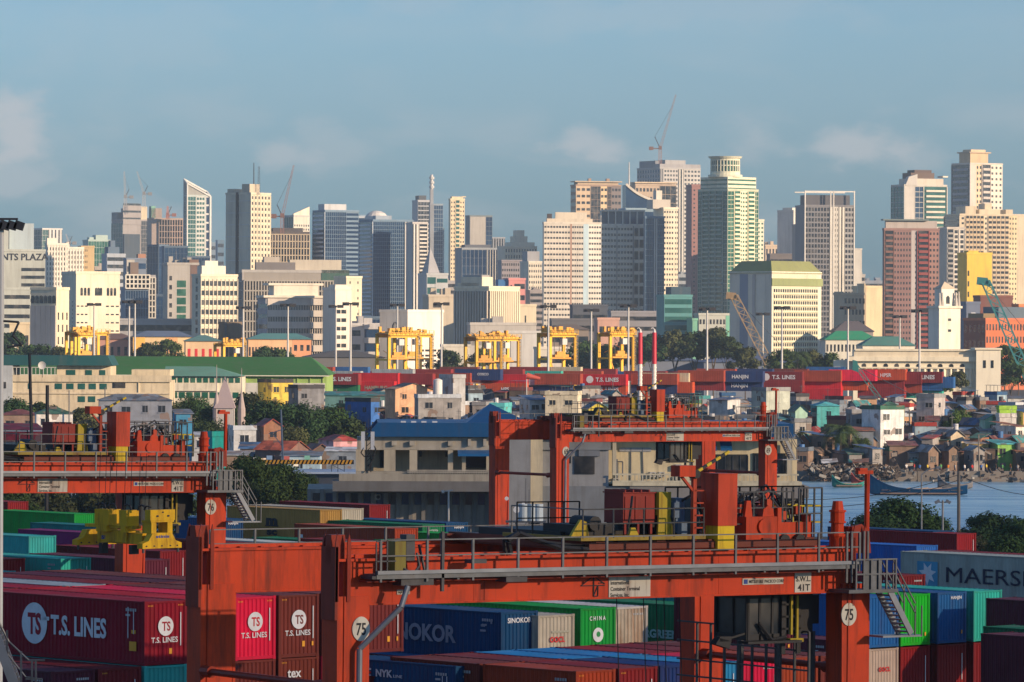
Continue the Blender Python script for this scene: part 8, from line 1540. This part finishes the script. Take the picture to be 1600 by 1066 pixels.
def wire(x0, y0, D0, x1, y1, D1, sag, label):
    A, Bq = W(x0, y0, D0), W(x1, y1, D1); b = MB(); n = 10; P = [A.lerp(Bq, i / n) - Vector((0, 0, sag * 4 * (i / n) * (1 - i / n))) for i in range(n + 1)]; b.path(P, .03, n=4); o = b.build('power_line', 'black'); tag(o, label, 'power line')
wire(1150, 770, 500, 1498, 742, 500, 1.5, 'thin power line sagging across the water to the concrete pole'); wire(1150, 777, 500, 1498, 750, 500, 1.8, 'lower thin power line sagging across the water to the pole'); wire(1498, 742, 500, 1640, 775, 500, .6, 'thin power line leaving the concrete pole beyond the boat')
mat('cloth', obj=True, var=.1, rough=.95, spec=.03)
# ------------------------------------------------------------- boats
def boat(px0, px1, py, D, label, hull, deck=True, h=1.0, flip=False):
    s = F / D; Lb = (px1 - px0) / s; o = W(px0, py, D); r = thing('boat', label, 'boat', (o.x, D, -1.5), R(2), 'boats on the river'); n = 24
    b = MB(); S = []
    for i in range(n + 1):
        t = i / n; w_ = 1.15 * math.sin(math.pi * min(1, max(0.02, t * .96 + .02))) ** .5; sh_ = h * (.9 + 1.3 * (abs(t - .55) * 2) ** 3 * (1.35 if t < .5 else .7)); keel = -.25 + .5 * (abs(t - .5) * 2) ** 4
        x = Lb * t; S.append([(x, -w_, sh_), (x, -w_ * .8, .25 + keel * .3), (x, 0, keel), (x, w_ * .8, .25 + keel * .3), (x, w_, sh_), (x, w_ * .86, sh_ - .02), (x, w_ * .6, sh_ - .45), (x, -w_ * .6, sh_ - .45), (x, -w_ * .86, sh_ - .02)])
    for A_, B_ in zip(S, S[1:]):
        for k in range(9): b.face([A_[k], B_[k], B_[(k + 1) % 9], A_[(k + 1) % 9]])
    b.face(S[0]); b.face(S[-1]); b.build('hull', 'cloth', r, hull)
    b = MB()
    for A_, B_ in zip(S, S[1:]):
        for k in (0, 4): b.bar(A_[k], B_[k], .12)
    b.build('gunwale', 'cloth', r, [min(1, c * 1.3 + .01) for c in hull])
    if deck:
        b = MB(); rr_ = random.Random(int(px0)); b.box(Lb * .12, Lb * .95, -.8, .8, h * .75, h * .8)
        for k in range(14): x = Lb * rr_.uniform(.15, .9); b.bar((x, -.6, h * .9), (x + rr_.uniform(1, 3), .3, h * 1.1), .12)
        for k in range(4): x = Lb * (.2 + .2 * k); b.bar((x, -2.2, h * .7), (x, 2.2, h * .9), .1)
        b.tube((Lb * .1, -2.2, .35), (Lb * .9, -2.2, .35), .14, n=6); b.tube((Lb * .1, 2.2, .35), (Lb * .9, 2.2, .35), .14, n=6); b.build('outrigger', 'paint', r, (.16, .12, .10))
        MB().box(Lb * .02, Lb * .05, -.3, .3, h * 2.0, h * 2.4).build('bow_post', 'paint', r, hull)
    return r
boat(1358, 1512, 775, 845, 'long blue wooden outrigger boat lying across the river', (.004, .034, .095), h=1.15); boat(1300, 1350, 758, 885, 'small green blue boat moored by the debris bank', (.03, .18, .16), h=.7); boat(1330, 1372, 753, 900, 'small red hulled boat beside the bank rubble', (.30, .06, .05), h=.7, deck=False); boat(1465, 1520, 761, 880, 'grey boat behind the long blue one', (.14, .14, .15), h=.8, deck=False)
# rubble, planks and sacks along the bank
rs = random.Random(4); b = MB(); c2 = MB()
for k in range(620):
    px = rs.uniform(1262, 1400) if k % 6 else rs.uniform(1400, 1640); f = rs.random(); D = rs.uniform(915, 926); q = W(px, 700, D); z = rs.uniform(-1.4, .6) if D < 920 else rs.uniform(.1, 1.0 if px < 1400 else .4); w_ = rs.uniform(.15, .6)
    (b if f < .7 else c2).bar((q.x, q.y, z), (q.x + rs.uniform(-1.4, 1.4), q.y + rs.uniform(-.6, .6), z + rs.uniform(-.3, .8)), w_ * rs.uniform(.2, 1), w_)
for m_, bb in (('housewall', b), ('housewall', c2)):
    o = bb.build('rubble', m_, None, (.07, .06, .055) if bb is b else (.24, .235, .22)); o['kind'] = 'stuff'; o['label'] = 'dark planks and debris along the river bank' if bb is b else 'pale sacks and rubbish along the river bank'
for i, px in enumerate((1296, 1310, 1326, 1345, 1362)):
    q = W(px, 716 + (i % 3) * 6, 930); r = thing('lean_to', ['white tarpaulin lean to on the debris bank', 'grey plank lean to on the debris bank', 'brown tilted lean to on the debris bank', 'rusty tin lean to by the red boat', 'dark tin lean to beside the river wall'][i], 'shack', (q.x, q.y, 0), R(rs.uniform(-30, 30)))
    c = [(.6, .6, .58), (.25, .23, .2), (.2, .14, .1), (.3, .15, .1), (.08, .08, .08)][i]; b = MB(); b.face([(-1.6, -1.5, 1.6), (1.6, -1.5, 2.0), (1.6, 1.5, q.z), (-1.6, 1.5, q.z - .3)]); b.build('sheet', 'sheetroof', r, c); b = MB()
    for x in (-1.4, 1.4): b.bar((x, -1.4, 0), (x, -1.4, 1.8), .14); b.bar((x, 1.4, 0), (x, 1.4, q.z - .2), .14)
    b.box(-1.3, 1.3, -.2, 1.3, .0, 1.5); b.build('frame', 'bark', r)
# washing on lines
for i, (px, py) in enumerate(((400, 715), (412, 716), (421, 712), (448, 713), (462, 718), (480, 712), (385, 722))):
    q = W(px, py, 765); o = MB().box(-.45, .45, -.02, .02, -1.1, 0).build('laundry', 'wall', None, [(.6, .6, .6), (.62, .5, .38), (.2, .3, .45), (.5, .12, .1), (.6, .58, .5), (.12, .3, .25), (.5, .5, .55)][i], q, R(rs.uniform(-20, 20))); tag(o, f"{['white', 'peach', 'blue', 'red', 'cream', 'green', 'pale'][i]} cloth hanging on the washing line by the shacks", 'laundry', 'washing hung between the shacks')
# ------------------------------------------------------------- people on the bank
def personmesh(pose):
    me = bpy.data.meshes.new('person'); bm = bmesh.new(); st = .16 if pose else .05
    J = [((0, 0, .95), .15), ((0, 0, 1.15), .14), ((0, 0, 1.38), .17), ((0, 0, 1.50), .06), ((0, 0, 1.62), .10), ((0, .0, 1.72), .08), ((.17, 0, 1.40), .07), ((.24, .02, 1.14), .05), ((.22, -.10, .92), .04), ((-.17, 0, 1.40), .07), ((-.25, .0, 1.14), .05), ((-.24, -.04, .90), .04), ((.10, 0, .85), .11), ((.11, -st, .48), .075), ((.11, -st * .4, .07), .05), ((.11, -st * .4 - .14, .03), .04), ((-.10, 0, .85), .11), ((-.11, st, .48), .075), ((-.11, st * 1.6, .07), .05), ((-.11, st * 1.6 - .14, .03), .04)]
    E = [(0, 1), (1, 2), (2, 3), (3, 4), (4, 5), (2, 6), (6, 7), (7, 8), (2, 9), (9, 10), (10, 11), (0, 12), (12, 13), (13, 14), (14, 15), (0, 16), (16, 17), (17, 18), (18, 19)]
    me.from_pydata([j[0] for j in J], E, []); o = bpy.data.objects.new('p', me); COL.objects.link(o); m_ = o.modifiers.new('s', 'SKIN'); m2_ = o.modifiers.new('u', 'SUBSURF'); m2_.levels = 1; m2_.render_levels = 1
    for v, j in zip(me.skin_vertices[0].data, J): v.radius = (j[1], j[1] * .8)
    me.skin_vertices[0].data[0].use_root = True
    out = bpy.data.meshes.new_from_object(o.evaluated_get(bpy.context.evaluated_depsgraph_get())); bpy.data.objects.remove(o); out.materials.clear(); out.materials.append(MATS['skin']); out.name = 'person'; return out
mat('skin', (.22, .12, .07), var=.05); mat('cloth', obj=True, var=.1, rough=.9); PM = [personmesh(0), personmesh(1)]
CL = {'white': (.65, .65, .65), 'red': (.5, .05, .05), 'blue': (.06, .15, .4), 'yellow': (.6, .45, .05), 'black': (.03, .03, .03), 'green': (.08, .3, .1), 'orange': (.6, .2, .03), 'grey': (.3, .3, .3)}
rs = random.Random(12)
for i, px in enumerate((1416, 1428, 1437, 1449, 1462, 1470, 1481, 1492, 1507, 1519, 1533, 1541, 1556, 1566, 1579, 1590)):
    q = W(px, 735, 930 + rs.uniform(-3, 3)); cn = list(CL)[i % 8]; r = inst('person', PM[i % 2], None, None, (q.x, q.y, 0), rs.uniform(-2, 2)); tag(r, f"person in {cn} shirt standing on the bank road, {['nearer to', 'farther from'][i // 8]} the tall white house", 'person', 'people on the bank road')
    b = MB(); b.tube((0, 0, .92), (0, 0, 1.46), .20, .21, n=12); b.tube((.17, 0, 1.42), (.25, 0, 1.18), .10, .08, n=8); b.tube((-.17, 0, 1.42), (-.26, 0, 1.18), .10, .08, n=8); b.build('shirt', 'cloth', r, CL[cn]); b = MB(); b.tube((.1, 0, .95), (.11, 0, .5), .13, .11, n=10); b.tube((-.1, 0, .95), (-.11, 0, .5), .13, .11, n=10); b.build('shorts', 'cloth', r, (.07, .08, .12)); b = MB(); b.tube((0, .02, 1.66), (0, .02, 1.80), .105, .06, n=10); b.build('hair', 'black', r)

# sheets, crates and oddments lying on the roofs and in the lanes
rs = random.Random(31); b = MB()
for k in range(1500):
    D = rs.uniform(935, 1150); px = rs.uniform(560, 1640) if D > 990 else rs.uniform(1225, 1640); q = W(px, 640, D); z = rs.uniform(.2, 3.4) if D < 1000 else rs.uniform(2, 6.5); w_ = rs.uniform(.2, .9)
    b.bar((q.x, q.y, z), (q.x + rs.uniform(-1.6, 1.6), q.y + rs.uniform(-1, 1), z + rs.uniform(-.7, .9)), w_ * rs.uniform(.1, .5), w_)
o = b.build('clutter', 'sheetroof', None, (.16, .14, .13)); o['kind'] = 'stuff'; o['label'] = 'loose sheets, poles and scrap between the shanty houses'
print('HOUSES', len([o for o in bpy.data.objects if o.name.startswith('house')]))
# ------------------------------------------------------------- the air
m = bpy.data.materials.new('haze'); m.use_nodes = True; t = m.node_tree; t.nodes.clear(); mo = N(t, 'ShaderNodeOutputMaterial'); pv = N(t, 'ShaderNodeVolumePrincipled')
pv.inputs['Color'].default_value = (.66, .84, 1, 1); pv.inputs['Density'].default_value = 0.000055; pv.inputs['Anisotropy'].default_value = 0.0
L(t, pv.outputs[0], mo.inputs['Volume']); MATS['haze'] = m
b = MB(); b.box(-1600, 1600, -30, 6200, -5, 330); o = b.build('haze', 'haze'); o['kind'] = 'stuff'; o['label'] = 'thin blue sea haze over harbour and city'
